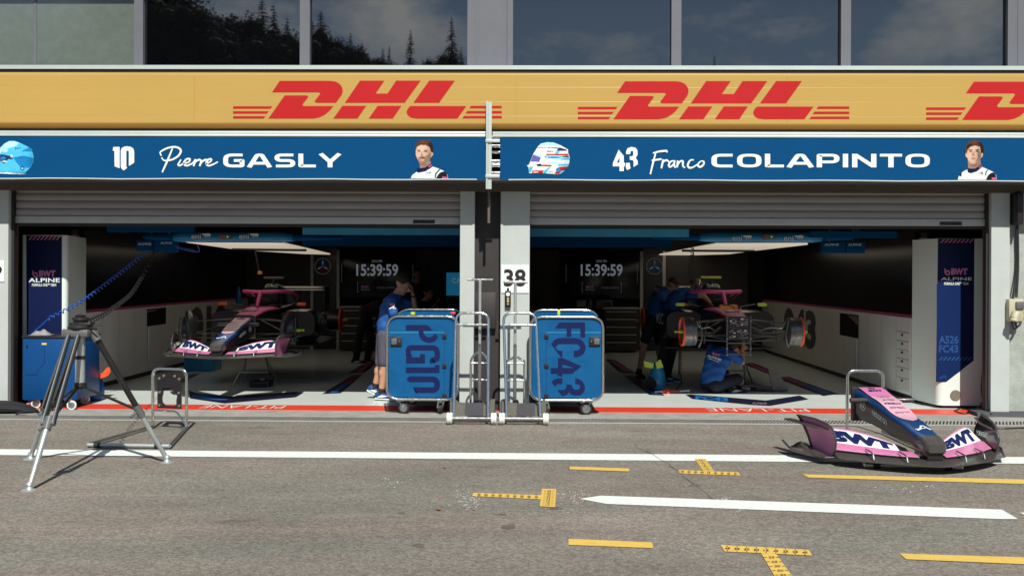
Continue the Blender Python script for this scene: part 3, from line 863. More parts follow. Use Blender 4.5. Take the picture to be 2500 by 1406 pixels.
prints('portrait_print', b1, m7, [
 ('print white', [(300, 605), (320, 562), (375, 525), (385, 540), (480, 520), (560, 465), (640, 492), (700, 522), (735, 560), (742, 605)]),
 ('plate black', [(598, 605), (622, 560), (655, 530), (700, 522), (728, 552), (740, 605)]),
 ('hot pink', [(668, 605), (675, 585), (735, 590), (738, 605)]),
 ('floor navy', [(582, 600), (588, 545), (640, 492), (652, 500), (605, 552), (596, 600)]),
 ('portrait shade', [(405, 415), (525, 390), (548, 440), (470, 482), (408, 488)]),
 ('navy', [(372, 490), (410, 484), (470, 476), (545, 428), (560, 458), (480, 522), (385, 541)]),
 ('hot pink', [(508, 462), (548, 442), (553, 455), (514, 476)]),
 ('portrait skin', [(360, 240), (440, 200), (520, 230), (545, 300), (562, 298), (568, 325), (548, 358), (535, 360), (520, 420), (450, 445), (405, 432), (375, 370), (358, 330)]),
 ('portrait shade', [(384, 352), (412, 346), (440, 352), (470, 346), (505, 330), (530, 300), (536, 350), (520, 415), (450, 443), (408, 432), (388, 395)]),
 ('portrait skin', [(415, 380), (460, 380), (455, 400), (425, 400)]),
 ('portrait hair', [(412, 362), (440, 358), (470, 364), (462, 374), (440, 370), (418, 374)]),
 ('portrait light hair', [(350, 250), (352, 200), (385, 165), (440, 147), (510, 148), (550, 180), (568, 230), (565, 300), (540, 292), (522, 240), (480, 215), (420, 212), (375, 235), (362, 275)]),
 ('portrait hair', [(540, 292), (522, 235), (500, 180), (550, 180), (568, 230), (565, 300)]),
 ('portrait hair', [(380, 272), (410, 270), (414, 277), (384, 280)]), ('portrait hair', [(455, 276), (500, 272), (505, 280), (458, 284)]),
 ('portrait hair', [(390, 285), (411, 285), (408, 293), (393, 293)]), ('portrait hair', [(462, 289), (490, 288), (486, 296), (466, 296)]),
 ('portrait shade', [(428, 290), (436, 290), (442, 345), (425, 350), (418, 340)]),
 ('plate black', [(462, 545), (500, 538), (545, 525), (515, 560), (520, 535), (495, 550)]),
], [(525, 330, 38, 90, .55), (420, 250, 45, 35, 1.2), (440, 345, 14, 12, .6), (398, 284, 22, 10, .6), (478, 288, 24, 10, .55), (395, 350, 18, 30, 1.15), (450, 440, 60, 22, .6), (470, 395, 40, 30, .8), (430, 310, 10, 30, 1.2), (440, 175, 30, 14, 1.6), (510, 190, 20, 12, 1.4), (350, 570, 20, 40, .8), (440, 580, 25, 40, .85), (545, 560, 25, 50, .8)])
m8 = pxmap(YL, 5.408, 2240, 310)
prints('portrait_print', b2, m8, [
 ('print white', [(530, 700), (545, 640), (600, 590), (655, 560), (665, 600), (700, 615), (780, 590), (858, 530), (940, 565), (1010, 600), (1040, 640), (1048, 700)]),
 ('plate black', [(902, 700), (930, 640), (970, 608), (1010, 600), (1035, 640), (1042, 700)]),
 ('hot pink', [(978, 672), (1046, 668), (1046, 700), (985, 700)]),
 ('floor navy', [(890, 640), (900, 590), (925, 560), (936, 565), (912, 600), (904, 648)]), ('floor navy', [(545, 640), (585, 600), (580, 650), (560, 660)]),
 ('portrait shade', [(660, 425), (832, 430), (838, 500), (760, 552), (668, 552)]),
 ('navy', [(655, 560), (670, 548), (760, 550), (840, 500), (858, 530), (780, 592), (700, 615), (665, 602)]),
 ('hot pink', [(810, 535), (848, 508), (853, 520), (818, 545)]),
 ('portrait skin', [(650, 300), (700, 262), (770, 246), (825, 265), (838, 345), (868, 346), (858, 400), (835, 415), (820, 460), (760, 496), (705, 490), (665, 430), (655, 410), (635, 400), (630, 345), (648, 345)]),
 ('portrait shade', [(790, 300), (838, 345), (838, 415), (820, 460), (760, 494), (770, 440), (795, 400)]),
 ('portrait shade', [(708, 412), (740, 404), (770, 414), (758, 428), (722, 428)]),
 ('portrait light hair', [(622, 345), (625, 280), (650, 220), (700, 180), (760, 166), (830, 190), (875, 250), (882, 330), (866, 352), (835, 335), (826, 265), (760, 248), (700, 265), (660, 310), (650, 352)]),
 ('portrait hair', [(835, 335), (826, 265), (800, 215), (840, 200), (875, 250), (882, 330), (866, 352)]), ('portrait hair', [(640, 270), (700, 205), (730, 240), (690, 255), (655, 300)]),
 ('portrait hair', [(672, 303), (725, 298), (728, 308), (675, 312)]), ('portrait hair', [(765, 300), (815, 296), (818, 308), (768, 310)]),
 ('portrait hair', [(688, 320), (716, 318), (712, 330), (692, 331)]), ('portrait hair', [(772, 318), (800, 317), (797, 330), (776, 330)]),
 ('portrait shade', [(732, 320), (745, 320), (755, 375), (735, 384), (718, 376)]),
 ('plate black', [(780, 622), (840, 605), (872, 600), (850, 640), (845, 615)]),
], [(815, 370, 35, 110, .55), (720, 280, 55, 25, 1.15), (700, 322, 24, 12, .6), (785, 320, 26, 12, .55), (738, 378, 20, 10, .65), (740, 430, 30, 10, .75), (690, 380, 20, 35, 1.15), (738, 340, 9, 35, 1.2), (750, 505, 70, 30, .55), (700, 215, 22, 14, 1.8), (760, 200, 18, 12, 1.6), (640, 290, 10, 20, 1.4), (600, 660, 25, 50, .85), (720, 650, 25, 40, .85), (840, 620, 25, 50, .85)], 3.0)
hp = prints('helmet_print', b2, m7, [
 ('print white', [(1690, 548), (1685, 480), (1662, 455), (1690, 440), (1740, 315), (1790, 235), (1830, 195), (1900, 180), (1980, 183), (2060, 215), (2150, 265), (2150, 300), (2168, 350), (2165, 420), (2140, 490), (2060, 555), (2030, 560), (1870, 548)]),
 ('helmet pale', [(1800, 230), (1835, 196), (1900, 182), (1985, 186), (2050, 215), (2040, 230), (1920, 225)]),
 ('logo red', [(1790, 242), (1905, 236), (1900, 246), (1786, 252)]),
 ('helmet navy', [(1905, 240), (2060, 244), (2130, 268), (2140, 284), (2010, 284), (2030, 256), (1905, 248)]),
 ('helmet cyan', [(2010, 286), (2060, 288), (2030, 318), (1990, 318)]),
 ('logo red', [(1880, 318), (2150, 318), (2155, 340), (1900, 334)]),
 ('helmet navy', [(2085, 342), (2158, 344), (2164, 362), (2075, 358)]),
 ('helmet cyan', [(1870, 338), (2080, 344), (2060, 376), (1880, 372)]),
 ('helmet cyan', [(2070, 366), (2166, 366), (2168, 390), (2058, 390)]),
 ('helmet cyan', [(2040, 432), (2160, 436), (2148, 460), (2020, 462)]),
 ('helmet violet', [(1706, 410), (1740, 325), (1830, 360), (1810, 412)]),
 ('helmet pale', [(1742, 318), (1812, 322), (1850, 340), (1830, 358), (1745, 324)]),
 ('helmet pale', [(1900, 410), (2050, 412), (2035, 438), (1900, 436)]),
 ('logo red', [(1840, 444), (1962, 446), (1950, 468), (1835, 464)]),
 ('plate black', [(1775, 440), (1830, 432), (1842, 464), (1790, 466)]),
 ('logo red', [(1730, 512), (1865, 510), (1850, 548), (1722, 548)]),
 ('helmet cyan', [(1868, 512), (1930, 470), (1945, 474), (1890, 548), (1856, 548)]),
 ('helmet cyan', [(1690, 470), (1740, 470), (1710, 540), (1692, 540)]),
 ('logo red', [(1988, 552), (2040, 470), (2150, 462), (2142, 486), (2040, 558)]),
 ('helmet navy', [(2080, 496), (2142, 486), (2120, 512), (2068, 518)]),
 ('helmet cyan', [(2040, 556), (2072, 514), (2120, 512), (2062, 555)]),
 ('helmet deep', [(2028 + 24 * cos(a), 504 + 24 * sin(a)) for a in [i * pi / 6 for i in range(12)]]),
 ('helmet deep', [(1902 + 20 * cos(a), 356 + 16 * sin(a)) for a in [i * pi / 6 for i in range(12)]]),
 ('print white', [(1902 + 12 * cos(a), 356 + 9 * sin(a)) for a in [i * pi / 6 for i in range(12)]]),
 ('orange', [(2010 + 8 * cos(a), 391 + 8 * sin(a)) for a in [i * pi / 4 for i in range(8)]]),
], [(2140, 420, 50, 130, .72), (1900, 230, 120, 40, 1.1), (1720, 500, 40, 60, .85), (1950, 550, 200, 25, .75)])
t = MB('plate black')
mt = lambda u, v: m7(u, v) + Vector((0, -.0015, 0))
t.text('BWT', mt, (1905, 298, 1975, 280), bold=.03); t.text('etoro', mt, (1950, 366, 2028, 352), bold=.02); t.text('BELL', mt, (1925, 532, 1980, 522))
t.text('Claro', mt, (1735, 540, 1800, 520), 'print white', bold=.03)
t.build('lettering', hp, world=True)
h5 = pxmap(YL, 5.952, 0, 330)
hp = prints('helmet_print', b1, h5, [
 ('helmet cyan', [(-120, 520), (-140, 430), (-110, 380), (-60, 260), (0, 185), (60, 125), (130, 86), (210, 83), (300, 115), (400, 165), (468, 205), (472, 240), (490, 310), (484, 400), (440, 480), (370, 550), (330, 556), (160, 545), (0, 536)]),
 ('helmet pale', [(-60, 260), (0, 190), (60, 128), (130, 90), (200, 90), (280, 112), (230, 160), (60, 210), (0, 270)]),
 ('helmet deep', [(190, 330), (340, 300), (482, 330), (480, 400), (430, 480), (300, 470), (240, 400)]),
 ('helmet pale', [(40, 245), (70, 205), (120, 205), (100, 250)]),
 ('helmet deep', [(300, 240), (420, 180), (468, 210), (470, 240)]),
 ('helmet violet', [(-100, 390), (-60, 270), (20, 300), (10, 390)]),
 ('helmet navy', [(0, 280), (60, 285), (120, 300), (200, 295), (180, 355), (120, 350), (60, 420), (20, 390), (0, 350)]),
 ('helmet deep', [(10, 325), (60, 310), (90, 345), (50, 365), (10, 355)]), ('print white', [(20, 385), (60, 372), (110, 380), (70, 395)]),
 ('print white', [(0, 540), (120, 544), (380, 566), (375, 572), (100, 566), (0, 560)]),
 ('helmet navy', [(325 + 30 * cos(a), 485 + 30 * sin(a)) for a in [i * pi / 7 for i in range(14)]]),
 ('helmet pale', [(325 + 14 * cos(a), 485 + 14 * sin(a)) for a in [i * pi / 7 for i in range(14)]]),
 ('helmet pale', [(170 + 22 * cos(a), 305 + 22 * sin(a)) for a in [i * pi / 7 for i in range(14)]]),
], [(470, 380, 70, 160, .7), (150, 150, 120, 60, 1.15), (330, 540, 160, 30, .75), (250, 200, 60, 20, 1.15)], 3.2)
t = MB('helmet navy'); t.text('BWT', lambda u, v: h5(u, v) + Vector((0, -.0015, 0)), (218, 208, 306, 182), bold=.02); t.text('CATO', lambda u, v: h5(u, v) + Vector((0, -.0015, 0)), (262, 336, 330, 316)); t.build('lettering', hp, world=True)

# ================================================================ aluminium post between the banners
po = thing('bracket_post', 'tall aluminium bracket post standing between the two blue banners', 'post', (PX(1192, -.5), -.5, PZ(545, -.5)))
p = MB('aluminium')
p.box(PX(1185.5, -.5), PX(1190, -.5), -.52, -.48, PZ(462, -.5), PZ(248, -.5)); p.box(PX(1190.5, -.5), PX(1199, -.5), -.51, -.47, PZ(462, -.5), PZ(250, -.5))
p.build('profile', po, world=True)
p = MB('beam grey'); p.box(PX(1190, -.3), PX(1196, -.3), -.32, -.28, PZ(545, -.3), PZ(462, -.3)); p.build('lower_profile', po, world=True)
for y in (345, 431):
    p = MB('aluminium'); p.box(PX(1184, -.53), PX(1219, -.53), -.53, -.521, PZ(y + 4, -.5), PZ(y - 4, -.5), bev=.003); p.build('clamp', po, world=True)
p = MB('chrome')
for y in (335, 357, 372, 394, 404, 423): p.cyl((PX(1198, -.44), -.42, PZ(y, -.42)), (PX(1222, -.44), -.42, PZ(y, -.42)), .018 if y in (335, 372) else .026, n=12)
p.build('roller', po, world=True)

# ================================================================ things on the pilasters
def plate(x0, x1, y0, y1, txt, box, label):
    b = thing('number_plate', label, 'sign', (PX((x0 + x1) / 2), -.004, PZ(y1)), group='garage number plates')
    q = MB('plate white'); q.box(PX(x0), PX(x1), -.012, -.002, PZ(y1), PZ(y0)); q.build('plate', b, world=True)
    q = MB('plate black'); q.text(txt, pxmap(-.0135), box, bold=.03); q.build('lettering', b, world=True)
plate(1224, 1291, 647, 715, '38', (1230, 700, 1284, 657), 'white plate with black number 38 on the central pillar')
plate(-60, 11, 641, 693, '39', (-46, 676, 5, 648), 'white number plate cut off by the left edge of the view')
cb = thing('door_control', 'small black push-button door control under the number plate', 'switch box', (PX(1241), -.01, PZ(750)))
q = MB('plate black'); q.box(PX(1233.5), PX(1247.5), -.05, 0, PZ(750), PZ(710), bev=.006); q.box(PX(1238), PX(1243), -.03, 0, PZ(710), PZ(703)); q.build('housing', cb, world=True)
for (y, m, r) in ((718.5, 'print white', .024), (729, 'box beige', .014), (735, 'tape yellow', .014), (742, 'portrait shade', .014)):
    q = MB(m); q.lathe((PX(1240.5), -.05, PZ(y)), (0, -1, 0), [(0, r), (.01, r), (.013, r * .6), (.013, 0)], 14); q.build('button', cb, world=True)
bx = MB('dark recess'); bx.box(PX(1160, .16), PX(1211, .1), .07, .158, PZ(802, .1), PZ(714, .1), bev=.006)
tag(bx.build('junction_box'), 'flat dark cabinet box in the recess behind the left jack handle', 'box')

so = thing('power_socket', 'beige industrial power socket with cables on the right pillar', 'socket', (PX(2476), .0, PZ(800)))
q = MB('box beige'); q.box(PX(2456), PX(2492), -.09, .06, PZ(778), PZ(724), bev=.012); q.build('housing', so, world=True)
q = MB('grey plastic'); q.box(PX(2471), PX(2491), -.115, -.09, PZ(748), PZ(730), bev=.008); q.build('lid', so, world=True)
q = MB('box beige'); q.cyl(P(2481, 764, -.11), P(2476, 778, -.14), .05, .042, 16); q.cyl(P(2476, 778, -.14), P(2475, 785, -.15), .046, .046, 16); q.build('plug', so, world=True)
q = MB('cable black')
q.tube(rpath([P(2478, 784, -.14), P(2482, 800, -.12), P(2494, 790, -.08), P(2492, 770, -.04)], .06), .012); q.tube(rpath([P(2470, 784, -.14), P(2474, 806, -.12), P(2488, 796, -.08), P(2496, 762, -.04), P(2530, 755, 0)], .06), .010)
q.build('cable', so, world=True)
cc = MB('cable black')
for (a, b, k) in ((2484, 2487, 0), (2486, 2491, .02), (2481, 2481, .05)):
    cc.tube(rpath([P(2484 + k * 60, 455, .03), P(a - 4, 500, .0), P(a, 560, .03), P(a + 1, 660, .04), P(b - 8, 726, -.02)], .4, 6), .009, 6)
cc.tube(rpath([P(2489, 470, -.02), P(2478, 480, -.06), P(2480, 520, -.08), P(2486, 540, -.05), P(2489, 520, -.03)], .1, 6), .022, 8)
tag(cc.build('hanging_cables'), 'thin dark cables hanging down the right-hand pillar to the socket', 'cable')
ab = MB('dark metal'); ab.box(PX(2478, -.1), PX(2494, -.1), -.16, .06, PZ(545, -.1), PZ(468, -.1), bev=.02)
tag(ab.build('cable_clamp'), 'dark angled metal bracket at the top of the right-hand pillar', 'bracket')
# ================================================================ entrance towers
def tower(side, label):
    """white rounded panel at the garage mouth with a navy strip; side -1 left, +1 right"""
    if side < 0: xo, xi, xw, yb = -6.54, -5.945, -6.20, 1.78
    else: xo, xi, xw, yb = 5.88, 5.20, 5.12, 1.30
    zt = 2.17; Yf = .62
    T = thing('entrance_panel', label, 'wall panel', ((xo + xi) / 2, Yf + .3, 0), group='white entrance panels inside the garage doors')
    pl = rpath([(xo, yb + .02), (xo, Yf), (xi, Yf), (xw, yb), (xw, yb + .02)], [0, .03, .09, .02, 0], 8)
    pl = [(p[0], p[1]) for p in [(q.x, q.y) if len(q) == 2 else (q[0], q[1]) for q in pl]]
    q = MB('white paint'); q.poly(pl, lambda u, v, w_: Vector((u, v, w_)), thick=(.05, zt)); q.build('shell', T, world=True)
    q = MB('plate black'); q.box(min(xo, xi) + .08, max(xo, xi) - .08, Yf + .06, yb, 0, .05); q.build('plinth', T, world=True)
    return T
tl = tower(-1, 'white entrance panel with navy strip behind the blue tool cart')
tR = tower(1, 'white entrance panel with long navy strip and round vent at the right')
YT = .617
n = MB('navy')
n.poly([(64, 575), (151, 577), (151, 990), (66, 990)], pxmap(YT)); ns = n.build('navy_strip', tl, world=True)
def strip_text(par, x0, x1, yb, ya, yt):
    k = MB('hot pink'); m = pxmap(YT - .004)
    k.text('BWT', m, (x0 + (x1 - x0) * .33, yb[1], x1 - (x1 - x0) * .14, yb[0]), 'pink', bold=.06)
    cx, cy, r = x0 + (x1 - x0) * .22, (yb[0] + yb[1]) / 2 + 1, (yb[1] - yb[0]) / 2
    k.stroke([(cx + r * .6 * cos(a), cy + r * .6 * sin(a) + 2) for a in [i * pi / 6 for i in range(12)]], r * .42, m, 'pink', True)
    k.stroke([(cx - r * .8, cy - r * 1.1), (cx - r * .8, cy + r * .4)], r * .4, m, 'pink')
    k.text('ALPINE', m, (x0, ya[1], x1, ya[0]), 'print white', bold=.01)
    k.text('FORMULA ONE\u2122 TEAM', m, (x0 + 8, yt[1], x1 - 9, yt[0]), 'print white', bold=.02)
    k.build('lettering', par, world=True)
strip_text(ns, 70, 146, (660, 676), (679, 689), (692, 699))
h = MB('pink')
for i in range(8):
    x = 69 + i * 9.6; h.poly([(x, 586), (x + 8, 576.5), (x + 12, 576.5), (x + 4, 586)], pxmap(YT - .004))
h.build('hatch', ns, world=True)
n = MB('navy'); n.poly([(2290, 583), (2379, 583), (2377, 880), (2310, 932), (2285, 932)], pxmap(YT)); ns = n.build('navy_strip', tR, world=True)
n = MB('navy light'); n.poly([(2287, 694), (2349, 694), (2348, 903), (2311, 930), (2287, 930)], pxmap(YT - .0025)); n.build('lighter_band', ns, world=True)
strip_text(ns, 2297, 2373, (655, 671), (677, 684.5), (689, 696))
h = MB('pink')
for i in range(8):
    x = 2295 + i * 10; h.poly([(x, 593), (x + 8, 584.5), (x + 12, 584.5), (x + 4, 593)], pxmap(YT - .005))
for i in range(8):
    x = 2291 + i * 10; h.poly([(x, 880), (x + 8, 871), (x + 12.5, 871), (x + 4.5, 880)], pxmap(YT - .005), 'strip blue')
h.build('hatch', ns, world=True)
k = MB('strip blue'); k.text('A526', pxmap(YT - .005), (2292, 839, 2340, 819), bold=.03); k.text('FC43', pxmap(YT - .005), (2292, 861, 2339, 842), bold=.03); 
k.stroke([(2292, 926), (2302, 917), (2308, 917), (2310, 926)], 1.8, pxmap(YT - .005)); k.stroke([(2295, 923), (2306, 921)], 1.4, pxmap(YT - .0056))
k.build('lettering', ns, world=True)
v = MB('plate black'); c = P(2333, 965, YT - .004)
v.poly([(cos(a) * .068, sin(a) * .068) for a in [i * pi / 14 for i in range(28)]], lambda u, w_: c + Vector((u, 0, w_)))
for i in range(-5, 6):
    u = i * .0115; L_ = sqrt(max(0, .066 ** 2 - u * u))
    v.poly([(u - .0012, -L_), (u + .0012, -L_), (u + .0012, L_), (u - .0012, L_)], lambda a, b: c + Vector(((a + b) * .707, -.002, (a - b) * .707)), 'box beige')
    v.poly([(u - .0012, -L_), (u + .0012, -L_), (u + .0012, L_), (u - .0012, L_)], lambda a, b: c + Vector(((a - b) * .707, -.003, -(a + b) * .707)), 'box beige')
v.build('vent', tR, world=True)
for (px, T, py) in ((176, tl, 568), (2262, tR, 574)):
    q = MB('dark metal'); a = P(px, py, .9); q.lathe((a.x, .95, 2.17), (0, 0, 1), [(0, .07), (.02, .08), (.03, .05), (.06, .05), (.07, .065), (.09, .06)], 16)
    tag(q.build('camera_dome'), 'small dark device sitting on top of the %s white entrance panel' % ('left' if T is tl else 'right-hand'), 'device')

# ================================================================ side walls of the garages
def side_wall(x, s, y0, label, fronts, niche, number):
    """x: face of the wall, s: direction into the garage (+1 for the left wall)"""
    S = thing('side_wall', label, 'wall unit', (x, 5, 0), group='cabinet walls along the garages')
    y1 = 10.4
    b = x - s * .22
    q = MB('cabinet white'); q.box(min(x, b), max(x, b), y0, y1, .09, 1.13, bev=.012); q.build('cabinet', S, world=True)
    q = MB('plate black'); b2 = x - s * .06; q.box(min(b2, b), max(b2, b), y0 + .02, y1, 0, .09); q.build('plinth', S, world=True)
    q = MB('pink strip'); c = x - s * .035; q.box(min(c, b), max(c, b), y0, y1, 1.131, 1.165); q.build('trim', S, world=True)
    q = MB('screen black'); c = x - s * .05; q.box(min(c, b), max(c, b), y0 + .01, y1, 1.166, 2.30); 
    q.build('upper_panel', S, world=True)
    m = lambda u, v: Vector((x + s * .0035, u, v))
    q = MB('grey plastic')
    for yy in [y0 + .55 + .62 * i for i in range(14)]: q.poly([(yy, .10), (yy + .006, .10), (yy + .006, 1.12), (yy, 1.12)], m)
    q.build('seam', S, world=True)
    ya, yb, za, zb = niche
    q = MB('screen black'); q.poly([(ya, za), (yb, za), (yb, zb), (ya, zb)], lambda u, v: m(u, v) + Vector((s * .001, 0, 0)))
    q.poly([(ya + .02, za + .22), (ya + .02, zb - .02), (yb - .3, zb - .02)] if s > 0 else [(ya + .02, za + .2), (ya + .02, zb - .02), (yb - .4, zb - .02)], lambda u, v: m(u, v) + Vector((s * .003, 0, 0)), 'grey plastic')
    no = q.build('service_niche', S, world=True)
    q = MB('aluminium'); q.cyl((x + s * .02, ya + .03, za - .55), (x + s * .02, ya + .03, za - .02), .018, n=10); q.build('door_handle', S, world=True)
    for i, (z0, z1) in enumerate(fronts):
        d = MB('cabinet white'); d.box(x, x + s * .012 if s > 0 else x, y0 + .05, y0 + .52, z0, z1) if s > 0 else d.box(x - .012, x, y0 + .05, y0 + .52, z0, z1)
        do = d.build('drawer', S, world=True)
        g_ = MB('plate black'); xx = x + s * .0125
        g_.box(min(xx, xx + s * .008), max(xx, xx + s * .008), y0 + .25, y0 + .31, z1 - .045, z1 - .02); g_.build('handle', do, world=True)
    k = MB('number grey')
    k.text(number[0], lambda u, v: Vector((x + s * .005, u * s, v)), number[1], bold=.05); k.build('number', S, world=True)
dr = [(.14 + .0, .30), (.31, .44), (.45, .56), (.57, .68), (.69, .80), (.81, .92)]
side_wall(-6.19, 1, 1.80, 'white cabinet wall under a black screen along the left side of the left garage', dr, (4.15, 5.05, .82, 1.10), ('010', (6.3, .35, 8.7, 1.06)))
side_wall(5.10, -1, 1.32, 'white cabinet wall with six drawers along the right side of the right garage', dr, (3.55, 4.55, .72, 1.08), ('043', (-8.4, .35, -6.0, 1.06)))

# ================================================================ floor graphics
def decal(polys, label, cat='floor graphic', group=None):
    d = MB('floor navy')
    for i, (m, pts) in enumerate(polys): d.poly(pts, gmap(.0135 + .0012 * (i > 0)), m)
    return tag(d.build('floor_graphic'), label, cat, group)
gp = 'dark floor graphics with pink and blue bars'
def bars(quad, n, cols, inset=.22):
    """split a slanted quad (a,b,c,d: far-left, far-right, near-right, near-left) into bars"""
    a, b, c, d = [Vector(p) for p in quad]; r = []
    for i in range(n):
        t0, t1 = (i + .12) / n, (i + .88) / n
        L0, R0, L1, R1 = a.lerp(d, t0), b.lerp(c, t0), a.lerp(d, t1), b.lerp(c, t1)
        r.append((cols[i], [L0.lerp(R0, inset), L0.lerp(R0, 1 - inset), L1.lerp(R1, 1 - inset), L1.lerp(R1, inset)]))
    return r
P3B3 = ['pink strip', 'pink strip', 'pink strip', 'floor blue', 'floor blue', 'floor blue']
q = [(862, 914), (884, 914), (832, 959), (787, 961)]; decal([('floor navy', q)] + bars([(870, 915), (880, 915), (828, 957), (800, 959)], 6, P3B3, .12), 'slanted dark floor graphic with pink and blue bars left of the leaning man', group=gp)
q = [(904, 877), (928, 876), (893, 908), (849, 911)]; decal([('floor navy', q), ('pink strip', [(908, 880), (916, 880), (884, 905), (866, 906)])], 'slanted dark floor graphic with one long red bar behind the leaning man', group=gp)
q = [(1522, 916), (1545, 916), (1623, 965), (1585, 963)]; decal([('floor navy', q)] + bars([(1532, 917), (1542, 917), (1612, 962), (1588, 961)], 6, P3B3, .12), 'slanted dark floor graphic with pink and blue bars near the red air tool', group=gp)
q = [(1478, 877), (1500, 877), (1552, 911), (1512, 909)]; decal([('floor navy', q), ('pink strip', [(1490, 880), (1498, 880), (1540, 906), (1524, 905)])], 'slanted dark floor graphic with one long red bar near the cabinets in the right garage', group=gp)
q = [(1890, 920), (1925, 919), (2046, 961), (2010, 966)]; decal([('floor navy', q)] + bars([(1905, 921), (1920, 920), (2035, 959), (2008, 962)], 6, P3B3, .12), 'slanted dark floor graphic with pink and blue bars left of the loose nose cone', group=gp)
q = [(1815, 888), (1838, 885), (1902, 911), (1880, 914)]; decal([('floor navy', q), ('pink strip', [(1824, 888), (1836, 887), (1890, 910), (1878, 911)])], 'slanted dark floor graphic with a red bar under the right racing car', group=gp)
q = [(462, 915), (490, 910), (415, 950), (375, 955)]; decal([('floor navy', q)] + bars([(465, 916), (480, 913), (412, 948), (388, 951)], 6, P3B3, .12), 'slanted dark floor graphic with pink and blue bars behind the empty chrome stand', group=gp)
a = decal([('floor navy', [(462, 953), (480, 960), (570, 967), (720, 956), (741, 958), (722, 969), (548, 984), (464, 972)]), ('floor blue', [(468, 963), (505, 966), (560, 975), (530, 976), (466, 969)]), ], 'dark chevron floor graphic with painted-in front wing shadow under the left racing car', group='chevron floor graphics')  # navy shape also stands in for the front wing's shadow on the floor
a = decal([('floor navy', [(1674, 963), (1686, 962), (1870, 977), (1952, 965), (1974, 974), (1880, 990), (1838, 988), (1690, 973)])], 'navy chevron floor graphic with blue lettering in front of the seated mechanic', group='chevron floor graphics')
k = MB('floor blue'); 
def slant(u, v): return G(u, v + (u - 1695) * .072, .0155)
k.text('FC43', slant, (1698, 973.5, 1778, 965), bold=.05); k.text('ALPINE', lambda u, v: G(u, v + (u - 1695) * .02, .0155), (1836, 983, 1872, 979), 'pale pink'); k.build('lettering', a)

# ================================================================ back wall
YB = 10.55
bw = thing('back_wall', 'dark back wall with clock screens behind the cars', 'wall', (0, YB, 0))
def bpan(x0, x1, y0, y1, m, name, Y=YB, t=.06):
    q = MB(m); q.box(PX(x0, Y), PX(x1, Y), Y, Y + t, PZ(y1, Y), PZ(y0, Y)); return q.build(name, bw, world=True)
for (x0, x1) in ((570, 758), (1015, 1240), (1240, 1366), (1625, 1826)): bpan(x0, x1, 612, 862, 'wall brown', 'wall_panel')
for (x0, x1) in ((758, 765), (822, 829), (1563, 1570), (1618, 1625)): bpan(x0, x1, 612, 862, 'cabinet white', 'door_post', YB - .01)
for (x0, x1) in ((765, 822), (1570, 1618)): bpan(x0, x1, 605, 862, 'screen black', 'dark_column')
bpan(1040, 1110, 632, 760, 'dark recess', 'doorway', YB - .02)
def emblem(cx, cy, m1, m2):
    c = P(cx, cy, YB - .03); q = MB('screen dim'); r = .175
    q.stroke([(cos(a) * r, sin(a) * r) for a in [i * pi / 16 for i in range(32)]], .012, lambda u, v: c + Vector((u, 0, v)), None, True)
    for i, a in enumerate((pi / 2, pi / 2 + 2.09, pi / 2 - 2.09)):
        q.poly([(0, 0), (cos(a - .22) * .09, sin(a - .22) * .09), (cos(a) * .14, sin(a) * .14), (cos(a + .22) * .09, sin(a + .22) * .09)], lambda u, v: c + Vector((u, -.002, v)), m1 if i else m2)
    q.build('emblem', bw, world=True)
emblem(788, 650, 'screen pink', 'screen teal'); emblem(1598, 650, 'screen teal', 'screen dim')
def clock(cx, label):
    S = thing('clock_screen', label, 'screen', (PX(cx, YB - .05), YB - .05, PZ(740, YB)), group='wall screens showing the local time')
    q = MB('screen black'); q.box(PX(cx - 92, YB - .05), PX(cx + 92, YB - .05), YB - .09, YB - .02, PZ(728, YB), PZ(614, YB), bev=.01); q.build('panel', S, world=True)
    m = pxmap(YB - .095)
    q = MB('screen text'); q.text('15:39:59', m, (cx - 51, 674, cx + 51, 645), bold=.02); q.text('LOCAL TIME', m, (cx - 13, 640, cx + 12, 635)); q.build('clock_digits', S, world=True)
    q = MB('screen dim')
    for s in (-1, 1): q.stroke([(cx + s * 45, 690), (cx + s * 48, 690), (cx + s * 48, 713), (cx + s * 45, 713)], 1.1, m)
    q.text('POWER & WATCH', m, (cx, 705, cx + 42, 700)); q.text('ALPINE', m, (cx - 40, 709, cx - 18, 705)); q.text('BWT', m, (cx - 38, 703, cx - 20, 698), 'screen pink')
    for s in (-1, 1): q.stroke([(cx + s * 87, 645), (cx + s * 87, 690)], .9, m)
    q.build('caption', S, world=True)
clock(921, 'wall screen showing the local time behind the leaning man'); clock(1469, 'wall screen showing the local time behind the FC43 cart')
tv = thing('wall_monitor', 'teal monitor with white lettering cut off by the central pillar', 'monitor', (PX(1130, 9), 9, PZ(722, 9)))
q = MB('screen teal'); q.box(PX(1090, 9), PX(1160, 9), 9, 9.05, PZ(722, 9), PZ(666, 9)); q.build('panel', tv, world=True)
q = MB('screen text'); q.text('CATO', pxmap(8.995), (1104, 691, 1146, 679)); q.build('lettering', tv, world=True)
